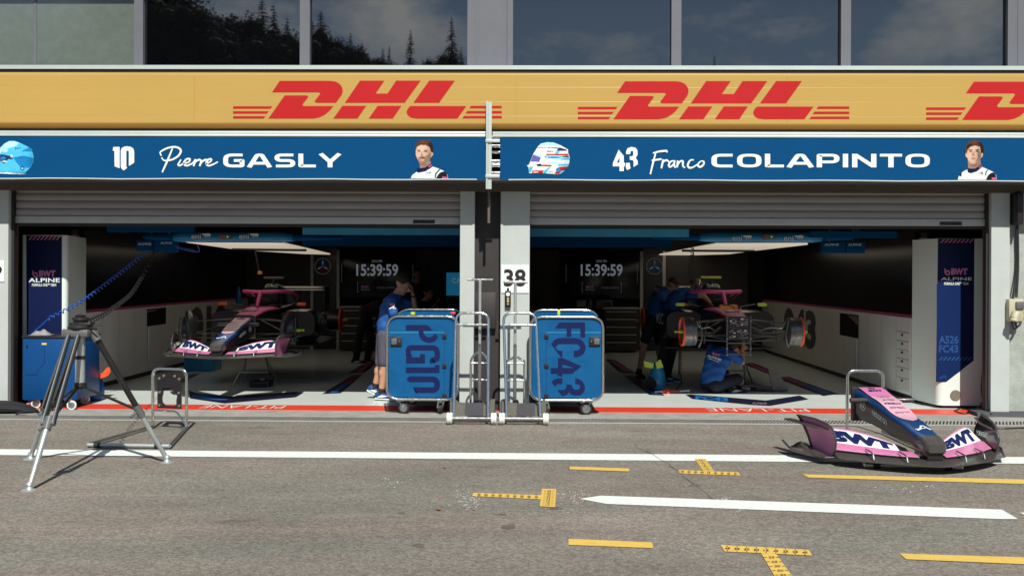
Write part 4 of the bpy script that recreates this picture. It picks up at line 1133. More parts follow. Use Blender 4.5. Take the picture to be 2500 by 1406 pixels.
def cabinets(x0, x1, y0, y1, label, Y=10.0):
    S = thing('tool_cabinet', label, 'cabinet', (PX((x0 + x1) / 2, Y), Y, 0), group='drawer cabinets along the back wall')
    q = MB('wall brown'); q.box(PX(x0, Y), PX(x1, Y), Y, YB - .1, .05, PZ(y0, Y)); q.build('carcass', S, world=True)
    q = MB('cabinet white'); q.box(PX(x0 - 2, Y), PX(x1 + 2, Y), Y - .02, YB - .1, PZ(y0, Y) + .001, PZ(y0, Y) + .03); q.build('worktop', S, world=True)
    nx = max(1, int((x1 - x0) / 65)); ww = (x1 - x0) / nx
    for i in range(nx):
        for j in range(5):
            zz0, zz1 = .1 + j * .165, .1 + j * .165 + .15
            if zz1 > PZ(y0, Y) - .02: break
            d = MB('wall brown'); d.box(PX(x0 + i * ww + 3, Y), PX(x0 + (i + 1) * ww - 3, Y), Y - .015, Y, zz0, zz1, bev=.004)
            d.box(PX(x0 + i * ww + 6, Y), PX(x0 + (i + 1) * ww - 6, Y), Y - .03, Y - .016, zz1 - .03, zz1 - .012, 'cabinet white')
            d.build('drawer', S, world=True)
cabinets(828, 1020, 753, 862, 'long drawer cabinet below the clock screen of the left garage')
cabinets(1475, 1560, 753, 862, 'drawer cabinet below the clock screen of the right garage')
cabinets(1300, 1400, 760, 862, 'drawer cabinet behind the FC43 cart beside the central pillar', 9.6)
def bits(specs):
    for (nm, x, y0, y1, r, Y, m, label, cat) in specs:
        q = MB(m); a = P(x, y1, Y); hgt = PZ(y0, Y) - a.z
        q.lathe(a, (0, 0, 1), [(0, r), (hgt * .68, r), (hgt * .78, r * .45), (hgt, r * .4)], 14); tag(q.build(nm), label, cat, 'bottles on the back worktop')
bits([('bottle', 1308, 728, 759, .055, 9.8, 'shirt black', 'dark bottle on the worktop next to the central pillar', 'bottle'),
      ('bottle', 1440, 727, 752, .05, 10.2, 'grey plastic', 'grey bottle on the worktop under the right clock screen', 'bottle'),
      ('bottle', 585 - 3, 702, 745, .045, 6, 'tool blue', 'slim blue bottle beside the cockpit of the left car', 'bottle')])
for (x0, x1, lb) in ((1405, 1432, 'left'), (1455, 1495, 'right')):
    q = MB('grey plastic'); q.box(PX(x0, 10.2), PX(x1, 10.2), 10.15, 10.35, PZ(752, 10.2), PZ(731, 10.2), bev=.02)
    q.box(PX(x0 + 4, 10.2), PX(x1 - 4, 10.2), 10.14, 10.149, PZ(747, 10.2), PZ(735, 10.2), 'screen black')
    tag(q.build('equipment_box'), 'small dark equipment box on the %s of the worktop under the right clock' % lb, 'equipment')

# ================================================================ blue headers
hd = thing('header_beam', 'blue header beam spanning both garages under the ceiling', 'beam', (-.4, 1.6, 2.3))
def hbeam(x0, x1, y0, y1, Y, m, nm, t=.1):
    q = MB(m); q.box(PX(x0, Y), PX(x1, Y), Y, Y + t, PZ(y1, Y), PZ(y0, Y)); q.build(nm, hd, world=True)
hbeam(738, 1195, 558, 574.5, .9, 'header blue', 'upper_strip'); hbeam(1215, 1682, 558, 577, .9, 'header blue', 'upper_strip')  # not lamps: header blue holds bounced sunlight in its brighter colour
hbeam(1980, 2190, 562, 577, .9, 'banner blue', 'upper_strip'); hbeam(260, 470, 556, 570, .9, 'banner blue', 'upper_strip')
hbeam(738, 1230, 570, 603, 4.0, 'banner blue', 'lower_beam'); hbeam(1240, 1640, 570, 603, 4.0, 'banner blue', 'lower_beam')

# ================================================================ overhead gantries
def eni_dog(k, x, y, s, fn, m):
    """small six-legged emblem"""
    k.poly([(x + a * s, y + b * s) for a, b in ((0, 1.4), (2, .6), (4, 1.2), (8, .6), (11, 1.0), (12.5, 2.2), (12.2, 3.6), (11, 3.2), (10.8, 6.2), (9.8, 6.2), (9.6, 3.8), (7.8, 3.8), (7.6, 6.2), (6.8, 6.2), (6.6, 3.8), (5, 3.8), (4.8, 6.2), (4, 6.2), (3.8, 3.6), (2.6, 3.2), (1.4, 3.0), (.4, 2.6))], fn, m)
def gantry(x0, x1, cx0, cx1, back, txt, sgn, label):
    Yg = 1.0
    T = thing('light_gantry', label, 'gantry', (PX((x0 + x1) / 2, Yg), Yg, 2.1), group='overhead gantries with blue beams')
    za, zb = PZ(592, Yg, (x0 + x1) / 2), PZ(567, Yg, (x0 + x1) / 2)
    X0, X1 = PX(x0, Yg), PX(x1, Yg)
    q = MB('gantry blue')
    c = (za + zb) / 2; hh = (zb - za) / 2
    rings = []
    for (f, k, dy) in ((0, .35, .14), (.04, .75, .05), (.12, 1, 0), (.5, 1, 0), (.88, 1, 0), (.96, .75, .05), (1, .35, .14)):
        xx = X0 + (X1 - X0) * f
        rings.append([Vector((xx, Yg + dy + .07 - .07 * cos(a) * 1.0 * k, c + hh * k * sin(a))) for a in [i * pi / 8 for i in range(16)]])
    q.loft(rings); q.build('beam', T, world=True)
    q = MB('banner blue')
    for xe_, s_ in ((X0, -1), (X1, 1)): q.tube(rpath([(xe_ - s_ * .05, Yg + .08, c), (xe_ + s_ * .25, Yg + .2, c + .01), (xe_ + s_ * .5, Yg + .6, c + .03)], .1, 4), [.045] * 4 + [.04] * 20 if False else .042, 10)
    q.build('side_arm', T, world=True)
    k = MB('print white'); m = pxmap(Yg - .006)
    for (a, b) in txt:
        k.text('eni', m, (a, b[1], a + 23, b[0]), bold=.0); eni_dog(k, a + 26, b[0] - 2, 1.75, m, 'print white')
    k.build('lettering', T, world=True)
    bx_ = MB('grey plastic'); mx = (txt[0][0] + txt[1][0]) / 2 + 24
    bx_.box(PX(mx - 14, Yg), PX(mx + 14, Yg), Yg - .03, Yg + .02, za + .035, zb - .025, bev=.01); bo = bx_.build('signal_box', T, world=True)
    for (dxp, m_) in ((-7, 'red paint'), (7, 'green lamp')):
        l_ = MB(m_); l_.lathe((PX(mx + dxp, Yg), Yg - .03, (za + zb) / 2 + .005), (0, -1, 0), [(0, .012), (.004, .011), (.006, 0)], 10); l_.build('lamp', bo, world=True)
    # cream light panel under the gantry, curving to a point at the back
    Z = za - .004
    pl = [G(a_, b_, Z) for a_, b_ in back]
    q = MB('cream'); q.poly([(p.x, p.y) for p in pl], lambda u, v, w: Vector((u, v, w)), thick=(Z + .002, Z + .03)); q.build('diffuser', T, world=True)
    ca, cb_ = G(*cx0, Z - .02), G(*cx1, Z - .02)
    q = MB('dark metal'); q.tube([ca, cb_], .022, 6)
    q.build('cross_bar', T, world=True)
    return T
ga = gantry(404, 722, (566, 609), (748, 611), [(454.8, 592.6), (676.8, 594), (720, 603), (806, 622), (741, 620.5), (578, 610)], [(467, (571, 583)), (584, (571, 583))], 1, 'blue overhead gantry with cream light panel above the left racing car')
gb = gantry(1700, 2024, (1665, 612), (1842, 613), [(1972, 598), (1747, 598.5), (1703, 606), (1606, 624), (1700, 623.5), (1780, 621), (1840, 613)], [(1788, (575.5, 588)), (1914, (575.5, 588))], -1, 'blue overhead gantry with cream light panel above the right racing car')
def avbox(x0, x1, y0, y1, words, label, sgn):
    T = thing('display_box', label, 'display', (PX(x0, 1.5), 1.5, 2.0), group='blue display boxes beside the gantries')
    q = MB('banner blue'); q.box(PX(x0, 1.5), PX(x1, 1.5), 1.5, 1.62, PZ(y1, 1.5, x0), PZ(y0, 1.5, x0), bev=.01); q.build('panel', T, world=True)
    k = MB('print white')
    for (a, b, c, d) in words: k.text('ALPINE', pxmap(1.495), (a, d, b, c))
    k.build('lettering', T, world=True)
    q = MB('dark metal'); q.box(PX(x0 + 20, 1.6), PX(x0 + 34, 1.6), 1.63, 1.7, PZ(y0 + 2, 1.6, x0), 2.74); q.build('hanger', T, world=True)
avbox(332, 372, 586, 612, [(337, 369, 593, 598.5)], 'dark blue display box left of the coiled cables in the left garage', 1)
avbox(374, 430, 584, 616, [(392, 420, 591, 596)], 'teal display box beside the left gantry where the cables hang', 1)
avbox(2008, 2064, 590, 618, [(2013, 2048, 595, 600)], 'teal display box at the end of the right gantry', -1)
avbox(2066, 2112, 590, 618, [(2071, 2103, 595, 600)], 'dark blue display box farther right of the right gantry', -1)
hg = MB('cable black')
hg.tube([P(622, 608, 3.0), P(628, 640, 3.0), P(634, 668, 3.0)], .012, 6); hg.box(P(630, 667, 3).x, P(639, 667, 3).x, 2.98, 3.03, PZ(672, 3), PZ(664, 3), 'orange')
tag(hg.build('hanging_plug'), 'black cable with an orange plug hanging over the left car', 'cable')
# ================================================================ racing car parts
def lerp_tab(tab, y):
    if y <= tab[0][0]: return tab[0][1:]
    for a, b in zip(tab, tab[1:]):
        if y <= b[0]:
            t = (y - a[0]) / (b[0] - a[0]); t = t * t * (3 - 2 * t) * .5 + t * .5
            return tuple(p + (q - p) * t for p, q in zip(a[1:], b[1:]))
    return tab[-1][1:]
NOSE = [(0.0, .215, .150, .066, .070), (.03, .240, .132, .086, .088), (.12, .272, .132, .094, .095), (.5, .352, .165, .114, .100), (1.0, .462, .215, .132, .122), (1.36, .525, .235, .142, .150)]
def nose_ring(y, n=28, tab=NOSE):
    zt, zb, wt, wb = lerp_tab(tab, y); r = []
    for k in range(n):
        a = 2 * pi * k / n; c, s = cos(a), sin(a)
        e = .42
        x = math.copysign(abs(c) ** e, c); z = math.copysign(abs(s) ** e, s)
        w_ = wb + (wt - wb) * (z + 1) / 2
        r.append(Vector((x * w_, y, (zt + zb) / 2 + z * (zt - zb) / 2)))
    return r
def ntop(u, y, e=.003):
    zt, zb, wt, wb = lerp_tab(NOSE, y)
    return Vector((u, y, zt + e - .10 * u * u))
def nside(s, y, z, e=.004):
    zt, zb, wt, wb = lerp_tab(NOSE, y); t = (z - zb) / (zt - zb)
    return Vector((s * (wb + (wt - wb) * t + e), y, z))

def foil(xs, yle, ch, zle, rise, th, mb, m=None, mtop=None):
    """lofted wing element across x"""
    K = 8; rings = []
    for x in xs:
        r = []
        for k in range(K + 1):
            t = k / K; r.append(Vector((x, yle(x) + t * ch(x), zle(x) + rise(x) * t ** 1.35 + th * (1 - t) * sqrt(t + .02))))
        for k in range(K, -1, -1):
            t = k / K; r.append(Vector((x, yle(x) + t * ch(x), zle(x) + rise(x) * t ** 1.35 - th * .5 * (1 - t) * sqrt(t) - .004)))
        rings.append(r)
    return mb.loft(rings, m, matfn=(lambda i, k: mtop if k < K else m) if mtop else None)

def wing_fn():
    yl = lambda x: -.10 + .50 * (abs(x) / .80) ** 1.6
    f2y = lambda x: yl(x) + .30
    o = lambda x: min(1, max(0, (abs(x) - .12) / .54))
    f2c = lambda x: .10 + .16 * o(x)
    f2z = lambda x: .112 + .03 * o(x)
    f2r = lambda x: .025 + .088 * sin(min(1, o(x) * 1.12) * pi * .60) * (1 if o(x) < .9 else 1 - (o(x) - .9) * 2.2)
    return yl, f2y, f2c, f2z, f2r
def flap_map(s):
    yl, y0, ch, z0, rs = wing_fn()
    def fn(x, t, e=.012):
        x = abs(x)
        return Vector((s * x, y0(x) + t * ch(x) - e * .6, z0(x) + rs(x) * t ** 1.35 + .011 * (1 - t) * sqrt(t + .02) + e * .55))
    return fn

def strip_on(mb, fn, poly2, m, nx=1):
    mb.poly(poly2, fn, m)

def fine_text(mb, txt, fn, box, m, bold=.03, split=2):
    vs, fs = text2d(txt, bold, 0, 1.0)
    x0 = min(p[0] for p in vs); x1 = max(p[0] for p in vs); y0 = min(p[1] for p in vs); y1 = max(p[1] for p in vs)
    q = [Vector((box[0] + (p[0] - x0) / (x1 - x0) * (box[2] - box[0]), box[1] + (p[1] - y0) / (y1 - y0) * (box[3] - box[1]), 0)) for p in vs]
    bm = bmesh.new(); bv = [bm.verts.new(p) for p in q]
    for f in fs:
        try: bm.faces.new([bv[i] for i in f])
        except ValueError: pass
    bmesh.ops.triangulate(bm, faces=bm.faces[:])
    for _ in range(split):
        bmesh.ops.subdivide_edges(bm, edges=[e for e in bm.edges if e.calc_length() > .03], cuts=1)
        bmesh.ops.triangulate(bm, faces=bm.faces[:])
    bm.verts.index_update()
    mb.add([fn(v.co.x, v.co.y) for v in bm.verts], [[v.index for v in f.verts] for f in bm.faces], m); bm.free()

def build_nose(T):
    """nose cone with front wing, local frame: y back from the tip, z up"""
    ys = [0, .008, .03, .07, .12, .2, .3, .42, .5, .65, .8, 1.0, 1.2, 1.36]
    n = 28
    def nm(i, k):
        y = (ys[i] + ys[i + 1]) / 2; a = (k + .5) / n * 360
        if y < .14: return 'carbon fibre'
        if 12 < a < 168: return 'car blue'
        if (a < 12 or a > 338 or 168 < a < 202) and y < .5: return 'car plum'
        return 'car black'
    q = MB(); q.loft([nose_ring(y) for y in ys], matfn=nm); no = q.build('nose_cone', T)
    # pale panel with the sponsor lettering
    q = MB('pale pink'); N = 26; rows = []
    for i in range(N + 1):
        y = .44 + (1.355 - .44) * i / N; hw = .092 + .020 * i / N
        if i < 7: hw *= sqrt(1 - (1 - i / 7) ** 2) * .92 + .08 * (i > 0)
        rows.append([ntop(-hw + 2 * hw * j / 8, y, .004) for j in range(9)])
    q.loft(rows, cap=False, closed=False, matfn=lambda i, k: 'pink' if i > 17 else 'pale pink'); q.build('panel', no)
    tp = lambda u, v: ntop(u, v, .0065)
    q = MB('navy print')
    fine_text(q, 'BWT', tp, (-.062, 1.205, .062, 1.255), 'navy print', .06, 1)
    q.stroke([(.02 * cos(a), 1.30 + .02 * sin(a)) for a in [i * pi / 6 for i in range(12)]], .011, tp, None, True); q.stroke([(-.027, 1.335), (-.027, 1.28)], .010, tp)
    fine_text(q, 'CATO', tp, (-.055, 1.035, .055, 1.075), 'car plum', 0, 1)
    fine_text(q, 'ARCTIC', tp, (-.01, .953, .055, .972), 'car plum', .02, 0); fine_text(q, 'WOLF', tp, (.0, .925, .055, .945), 'car plum', .02, 0)
    q.poly([(-.055, .925), (-.035, .97), (-.012, .925), (-.035, .945)], tp, 'car plum')
    fine_text(q, 'PIRELLI', tp, (-.07, .835, .07, .87), 'car plum', .04, 1)
    fine_text(q, 'MSC', tp, (-.02, .74, .072, .78), 'car plum', .0, 1); q.stroke([(-.045 + .015 * cos(a), .76 + .015 * sin(a)) for a in [i * pi / 4 for i in range(8)]], .006, tp, 'car plum', True)
    fine_text(q, 'eni', tp, (-.062, .64, .008, .675), 'car plum', .0, 1); eni_dog(q, .012, .683, .0052, lambda u, v: tp(u, 2 * .683 - v), 'hot pink')
    fine_text(q, '7', tp, (-.01, .59, .01, .615), 'tape yellow', .02, 0)
    q.build('lettering', no)
    q = MB('print white')
    q.stroke([(-.055, .235), (-.02, .262), (.012, .325), (.03, .325), (.062, .245)], .014, lambda u, v: ntop(u, v, .0045)); q.stroke([(-.065, .255), (.03, .28)], .011, lambda u, v: ntop(u, v, .005))
    q.build('emblem', no)
    q = MB('print white')
    for s in (-1, 1):
        f = lambda u, v, s=s: nside(s, .98 + u * s, .36 + v)
        q.stroke([(.055 * cos(a) + .22 * s * s * -s * 0 , .035 * sin(a)) for a in [i * pi / 10 for i in range(20)]], .008, lambda u, v, s=s: nside(s, 1.17 + u * s, .375 + v), None, True)
        q.text('FIA', lambda u, v, s=s: nside(s, 1.17 + u * s, .375 + v, .005), (-.042, -.02, .042, .02), bold=.03)
        q.text('\u2039etoro\u203a', lambda u, v, s=s: nside(s, .84 + u * s + 0, .325 + v - .20 * u * s * -1, .004), (-.15, -.028, .15, .028), bold=.02)
    q.build('side_lettering', no)
    q = MB('car black'); q.box(-.17, .17, 1.361, 1.385, .22, .525, bev=.006); q.box(-.065, .065, .03, .28, .07, .150, bev=.01); q.build('mounting', no)
    for s in (-1, 1):
        q = MB('carbon fibre'); q.tube([(s * .12, 1.10, .44), (s * .16, 1.09, .44), (s * .29, 1.08, .44)], [.014, .024, .022], 12); q.build('camera_pod', no)
    yl, f2y, f2c, f2z, f2r = wing_fn()
    xs = [-.69 + 1.38 * i / 40 for i in range(41)]
    q = MB('carbon fibre'); foil(xs, yl, lambda x: .27, lambda x: .058, lambda x: .035 + .03 * abs(x), .026, q); wp = q.build('main_plane', T)
    q = MB('brushed steel')
    for x in (-.46, -.24, .24, .46):
        q.tube(rpath([(x, yl(x) + .03, .075), (x, yl(x) + .05, .125), (x, yl(x) + .20, .135)], .03, 3), .006, 6)
    q.build('bracket', wp)
    for s in (-1, 1):
        xs = [s * (.11 + .57 * i / 20) for i in range(21)]
        q = MB('pink'); foil(xs, lambda x: yl(x) + .155, lambda x: .15, lambda x: .098 + .015 * abs(x), lambda x: .02 + .03 * abs(x), .018, q, 'carbon fibre', 'pink'); q.build('lower_flap', T)
        xs = [s * (.12 + .55 * i / 30) for i in range(31)]
        q = MB('print white'); foil(xs, f2y, f2c, f2z, f2r, .016, q, 'car black', 'print white'); fo = q.build('upper_flap', T)
        fm = flap_map(s)
        q = MB('pink'); 
        q.loft([[fm(x, t, .003) for t in (.0, .12)] for x in [abs(v) for v in xs]], cap=False, closed=False)
        q.loft([[fm(x, t, .003) for t in (.93, .995)] for x in [abs(v) for v in xs]], cap=False, closed=False)
        q.loft([[fm(x, t, .0035) for t in (.0, .3, .6, 1.0)] for x in [.12 + .07 * i / 6 for i in range(7)]], 'car black', cap=False, closed=False)
        q.build('trim', fo)
        q = MB('navy print'); B_ = (.21, .20, .64, .86)
        if s < 0: fine_text(q, 'BWT', lambda u, v: fm(.85 - u, v, .006), B_, 'navy print', .075, 3)
        else: fine_text(q, 'BWT', lambda u, v: fm(u, v, .006), B_, 'navy print', .075, 3)
        q.build('lettering', fo)
        # endplate: pink outside, black inside, dark rolled edge
        ol = rpath([(.44, .045), (.37, .11), (.35, .20), (.41, .285), (.53, .325), (.70, .340), (.90, .335), (.90, .22), (.87, .12), (.84, .055)], .05, 4, True)
        ol = [(p[0], p[1]) for p in [(v.x, v.y) for v in ol]]
        def ex(y, z): return .685 + .10 * max(0, (z - .05) / .3) ** 2 * max(.15, (y - .3) / .6) + .05 * ((y - .35) / .55) ** 2
        q = MB()
        N = 14; zs = lambda t: t
        rows_o, rows_i = [], []
        ymin = lambda z: min(p[0] for p in ol if abs(p[1] - z) < .03) if any(abs(p[1] - z) < .03 for p in ol) else .42
        lev = [.05 + .285 * i / N for i in range(N + 1)]
        tabF = [(.05, .43), (.11, .375), (.20, .352), (.285, .405), (.32, .50), (.335, .66)]
        tabR = [(.05, .84), (.12, .868), (.22, .895), (.335, .905)]
        for z in lev:
            a, b = lerp_tab(tabF, z)[0], lerp_tab(tabR, z)[0]
            rows_o.append([Vector((s * (ex(y, z) + .004), y, z)) for y in [a + (b - a) * j / 12 for j in range(13)]])
            rows_i.append([Vector((s * (ex(y, z) - .004), y, z)) for y in [a + (b - a) * j / 12 for j in range(13)]])
        q.loft(rows_o, cap=False, closed=False, matfn=lambda i, k: 'pink' if (k < 11) else 'car black'); q.loft(rows_i, 'car black', cap=False, closed=False)
        q.tube([r[0] for r in rows_o] + rows_o[-1][1:] , .010, 8, m='carbon fibre'); q.tube([r[-1] for r in rows_o], .006, 6, m='carbon fibre')
        eo = q.build('endplate', T)
        q = MB('print white'); q.text('AXBERRY', lambda u, v: Vector((s * (ex(.62, .20 + v) - .010), .62 + u * s, .20 + v)), (-.13, -.02, .13, .02), bold=.02); q.build('lettering', eo)
        q = MB('carbon fibre'); rows = []; rows2 = []
        for i in range(15):
            y = .40 + .60 * i / 14; r = []
            for j in range(9):
                u = j / 8; x = .68 + .25 * u * (.35 + .65 * min(1, i / 8))
                z = .05 + .035 * sin(u * pi * 1.6) * (i / 14) + .085 * max(0, u - .72) / .28 * (i / 14) ** 2
                r.append(Vector((s * x, y, z)))
            rows.append(r); rows2.append([p + Vector((0, 0, -.010)) for p in r])
        q.loft(rows, cap=False, closed=False); q.loft(rows2, cap=False, closed=False); q.tube([r[-1] for r in rows], .010, 8); q.tube(rows[0], .008, 6); q.tube(rows[-1], .008, 6)
        q.build('footplate', eo)
        q = MB('carbon fibre'); q.poly([(.69, .45), (.80, .58), (.90, 1.06), (.84, 1.06), (.72, .72)], lambda u, v, w_: Vector((s * u, v, .272 + w_ + .02 * (v - .5))), thick=(-.006, .006)); q.build('dive_plane', eo)
    return no

# loose nose cone on its stand in front of the right garage
NX, NY, NS = 3.51, -3.80, 1.08
T = thing('nose_cone_assembly', 'loose pink and blue nose cone with front wing standing on the lane', 'front wing', (NX, NY, .015), radians(4.5))
build_nose(T)
T.scale = (NS, NS, NS)

# ================================================================ racing cars
def build_car(T, with_nose, lime):
    if with_nose: build_nose(T)
    TUB = [(1.362, .56, .235, .165, .17), (1.9, .635, .225, .20, .22), (2.3, .66, .15, .25, .30), (2.7, .66, .09, .31, .36), (3.2, .68, .09, .33, .38)]
    q = MB(); ys = [1.40 if with_nose else 1.365, 1.6, 1.9, 2.1, 2.3, 2.5, 2.7, 2.95, 3.2]
    q.loft([nose_ring(y, 28, TUB) for y in ys], matfn=lambda i, k: ('hot pink' if 38 < (k + .5) / 28 * 360 < 142 and ys[i] < 2.35 else 'car black')); tub = q.build('monocoque', T)
    tz = lambda u, v: Vector((u, v, lerp_tab(TUB, v)[0] + .004))
    q = MB('car plum'); fine_text(q, 'BWT', tz, (-.11, 1.62, .11, 1.74), 'navy print', .06, 1); fine_text(q, 'CATO', tz, (-.11, 1.45, .11, 1.54), 'car plum', .02, 1); q.build('lettering', tub)
    q = MB('rubber black'); q.poly([(.24 * cos(a), 2.62 + .36 * sin(a)) for a in [i * pi / 12 for i in range(24)]], lambda u, v: Vector((u, v, .672))); q.box(-.13, .13, 2.86, 2.98, .68, .90, bev=.04); q.ell((0, 2.42, .72), .14, .03, .06); q.build('cockpit', tub)
    q = MB('print white')
    for s in (-1, 1):
        q.text('MSC', lambda u, v, s=s: Vector((s * .792, 3.05 + u * s, .46 + v)), (-.32, -.085, .32, .085), bold=.01)
    lt = q
    # engine cover and airbox
    EC = [(2.95, .94, .60, .12, .20), (3.05, .99, .55, .13, .26), (3.4, .95, .45, .13, .28), (4.0, .80, .40, .10, .24), (4.6, .62, .30, .07, .18), (5.0, .50, .28, .05, .10)]
    q = MB('car black'); q.loft([nose_ring(y, 24, EC) for y in (2.95, 3.0, 3.05, 3.2, 3.4, 3.7, 4.0, 4.3, 4.6, 4.8, 5.0)]); ec = q.build('engine_cover', T)
    q = MB('tape yellow' if lime else 'plate black'); q.box(-.16, .16, 3.10, 3.16, 1.065, 1.10, 'lime' if lime else 'grey plastic', bev=.008); q.box(-.02, .02, 3.1, 3.15, .95, 1.066, 'plate black'); q.build('roll_hoop_camera', ec)
    q = MB('green lamp')
    for x in (-.045, 0, .05): q.ell((x, 3.0, .955 + (.01 if x == 0 else 0)), .012, .01, .008, 8, 6)
    q.build('status_lamp', ec)
    for s in (-1, 1):
        SP = [(2.45, .58, .20), (2.6, .60, .14), (3.0, .60, .11), (3.6, .56, .10), (4.2, .46, .10), (4.6, .36, .10)]
        q = MB('car black'); rings = []
        for (y, zt, zb) in SP:
            xo = .79 - max(0, y - 3.0) * .27; xi = .26; r = []
            for k in range(20):
                a = 2 * pi * k / 20; c, d = cos(a), sin(a)
                r.append(Vector((s * ((xo + xi) / 2 + math.copysign(abs(c) ** .5, c) * (xo - xi) / 2), y, (zt + zb) / 2 + math.copysign(abs(d) ** .5, d) * (zt - zb) / 2)))
            rings.append(r)
        q.loft([[p * .92 + Vector((s * .04, .2, .03)) for p in rings[0]]] + rings, matfn=lambda i, k: 'rubber black' if i == 0 else 'car black'); so_ = q.build('sidepod', T)
        q = MB('car black'); q.tube([(s * .28, 2.44, .66), (s * .50, 2.40, .70)], .010, 6); q.box(s * .60 - .07, s * .60 + .07, 2.37, 2.43, .665, .715, 'lime' if lime else 'orange red', bev=.02); q.build('mirror', T)
        q = MB('carbon fibre')
        for (y0, z0, y1, z1, r) in ((1.45, .50, 1.2, .47, .013), (1.75, .50, 1.22, .47, .013), (1.42, .22, 1.2, .25, .013), (1.8, .20, 1.24, .25, .013), (1.6, .50, 1.21, .28, .011), (1.40, .30, 1.12, .30, .010), (1.55, .24, 1.16, .34, .009)):
            q.tube([(s * .15, y0, z0), (s * .42, (y0 + y1) / 2, (z0 + z1) / 2 + .005), (s * .70, y1, z1)], r, 8, flat=.6)
        if not with_nose:
            q.tube(rpath([(s * .17, 1.34, .53), (s * .45, 1.28, .50), (s * .50, 1.2, .20)], .1), .010, 6); q.tube(rpath([(s * .60, 1.06, .52), (s * .55, 1.02, .30), (s * .60, 1.06, .16)], .1), .012, 6, m='machine grey')
            q.tube(rpath([(s * .2, 1.5, .4), (s * .4, 1.3, .31), (s * .62, 1.18, .36)], .1), .02, 8); q.tube(rpath([(s * .3, 1.45, .36), (s * .42, 1.25, .42), (s * .56, 1.2, .40), (s * .6, 1.2, .5)], .06), .008, 6, m='machine silver')
        q.build('suspension', T)
        if with_nose:
            q = MB('carbon fibre')
            q.lathe((s * .62, 1.2, .36), (s, 0, 0), [(0, .13), (.02, .20), (.10, .205), (.16, .19), (.165, .06)], 24)
            q.tube(rpath([(s * .66, 1.02, .14), (s * .64, .97, .30), (s * .66, 1.0, .50), (s * .72, 1.18, .575), (s * .74, 1.32, .50)], .12, 5), [.055] * 2 + [.05] * 60 if False else .05, 10, flat=1.6)
            q.tube(rpath([(s * .80, 1.06, .16), (s * .82, 1.0, .35), (s * .80, 1.06, .54)], .1, 5), .012, 8)
            hb = q.build('front_hub', T)
        else:
            q = MB('machine grey')
            q.lathe((s * .62, 1.2, .36), (s, 0, 0), [(0, .180), (.006, .188), (.03, .182), (.055, .185), (.06, .190), (.17, .190)], 32)
            q.lathe((s * .785, 1.2, .36), (s, 0, 0), [(0, .195), (.026, .199), (.028, .18), (.004, .17), (.0, .10)], 32, 'orange red')
            q.lathe((s * .77, 1.2, .36), (s, 0, 0), [(0, .17), (.005, .168), (.006, .05)], 24, 'rubber black')
            hb = q.build('front_hub', T)
        q = MB('lime'); q.lathe((s * .79, 1.2, .36), (s, 0, 0), [(0, .022), (.04, .022), (.042, .013), (.08, .013), (.09, .019), (.105, .014)], 12); q.build('wheel_nut', hb)
        q = MB('machine grey'); q.lathe((s * .60, 4.6, .36), (s, 0, 0), [(0, .18), (.01, .19), (.20, .19)], 28, 'car black'); q.lathe((s * .80, 4.6, .36), (s, 0, 0), [(0, .205), (.025, .208), (.027, .17), (.0, .05)], 28, 'orange red'); q.lathe((s * .80, 4.6, .36), (s, 0, 0), [(.03, .02), (.12, .02), (.13, .01)], 10, 'tape yellow')
        q.tube([(s * .1, 4.5, .30), (s * .6, 4.6, .30)], .016, 6, m='carbon fibre'); q.tube([(s * .1, 4.7, .45), (s * .6, 4.6, .47)], .016, 6, m='carbon fibre'); q.build('rear_hub', T)
    lt.build('side_lettering', so_)
    q = MB('carbon fibre'); q.poly([(-.10, 1.9), (-.3, 2.2), (-.78, 2.5), (-.78, 4.4), (-.45, 4.95), (.45, 4.95), (.78, 4.4), (.78, 2.5), (.3, 2.2), (.10, 1.9)], lambda u, v, w_: Vector((u, v, w_)), thick=(.045, .065)); q.build('floor', T)
    # halo
    q = MB('hot pink')
    q.tube(rpath([(0, 2.10, .66), (0, 2.18, .76), (0, 2.28, .865)], .05, 4), [.030 - .008 * (i in (0,)) for i in range(6 + 1)], 10)
    ring = rpath([(-.36, 3.25, .78), (-.36, 2.75, .875), (-.27, 2.38, .880), (0, 2.28, .870), (.27, 2.38, .880), (.36, 2.75, .875), (.36, 3.25, .78)], .18, 6)
    q.tube(ring, .036, 10, flat=.8); q.build('halo', T)
    # rear wing
    q = MB('car black')
    for s in (-1, 1): q.box(s * .50 - .008, s * .50 + .008, 4.72, 5.15, .45, .93)
    q.box(-.02, .02, 4.85, 5.0, .4, .86); rw = q.build('rear_wing', T)
    q = MB('car black'); foil([-.49, -.2, .2, .49], lambda x: 4.74, lambda x: .24, lambda x: .86, lambda x: .02, .02, q); q.build('wing_plane', rw)
    q = MB('car plum'); foil([-.49, -.2, .2, .49], lambda x: 4.97, lambda x: .15, lambda x: .895, lambda x: .03, .015, q); q.build('wing_flap', rw)
    if not with_nose:
        q = MB('machine grey'); rnd = random.Random(3)
        q.box(-.155, .155, 1.34, 1.361, .235, .55, 'car black')
        for i in range(90):
            x, z = rnd.uniform(-.12, .12), rnd.choice([rnd.uniform(.27, .38), rnd.uniform(.44, .53)]); s_ = rnd.uniform(.006, .022)
            q.box(x - s_, x + s_, 1.33 - s_ * .8, 1.345, z - s_ * .7, z + s_ * .7, rnd.choice(['machine silver', 'machine grey', 'machine grey', 'grey plastic']), bev=.003)
        for x in (-.16, .16): q.tube([(x, 1.33, .03), (x, 1.33, .56)], .012, 8, m='grey plastic')
        for z in (.05, .20): q.tube([(-.16, 1.33, z), (.16, 1.33, z)], .010, 8, m='grey plastic')
        for x in (-.16, .16):
            for z in (.04, .13, .26, .5): q.ell((x, 1.315, z), .01, .01, .01, 8, 6, 'machine silver')
        q.build('front_bulkhead', T)
    q = MB('car black')
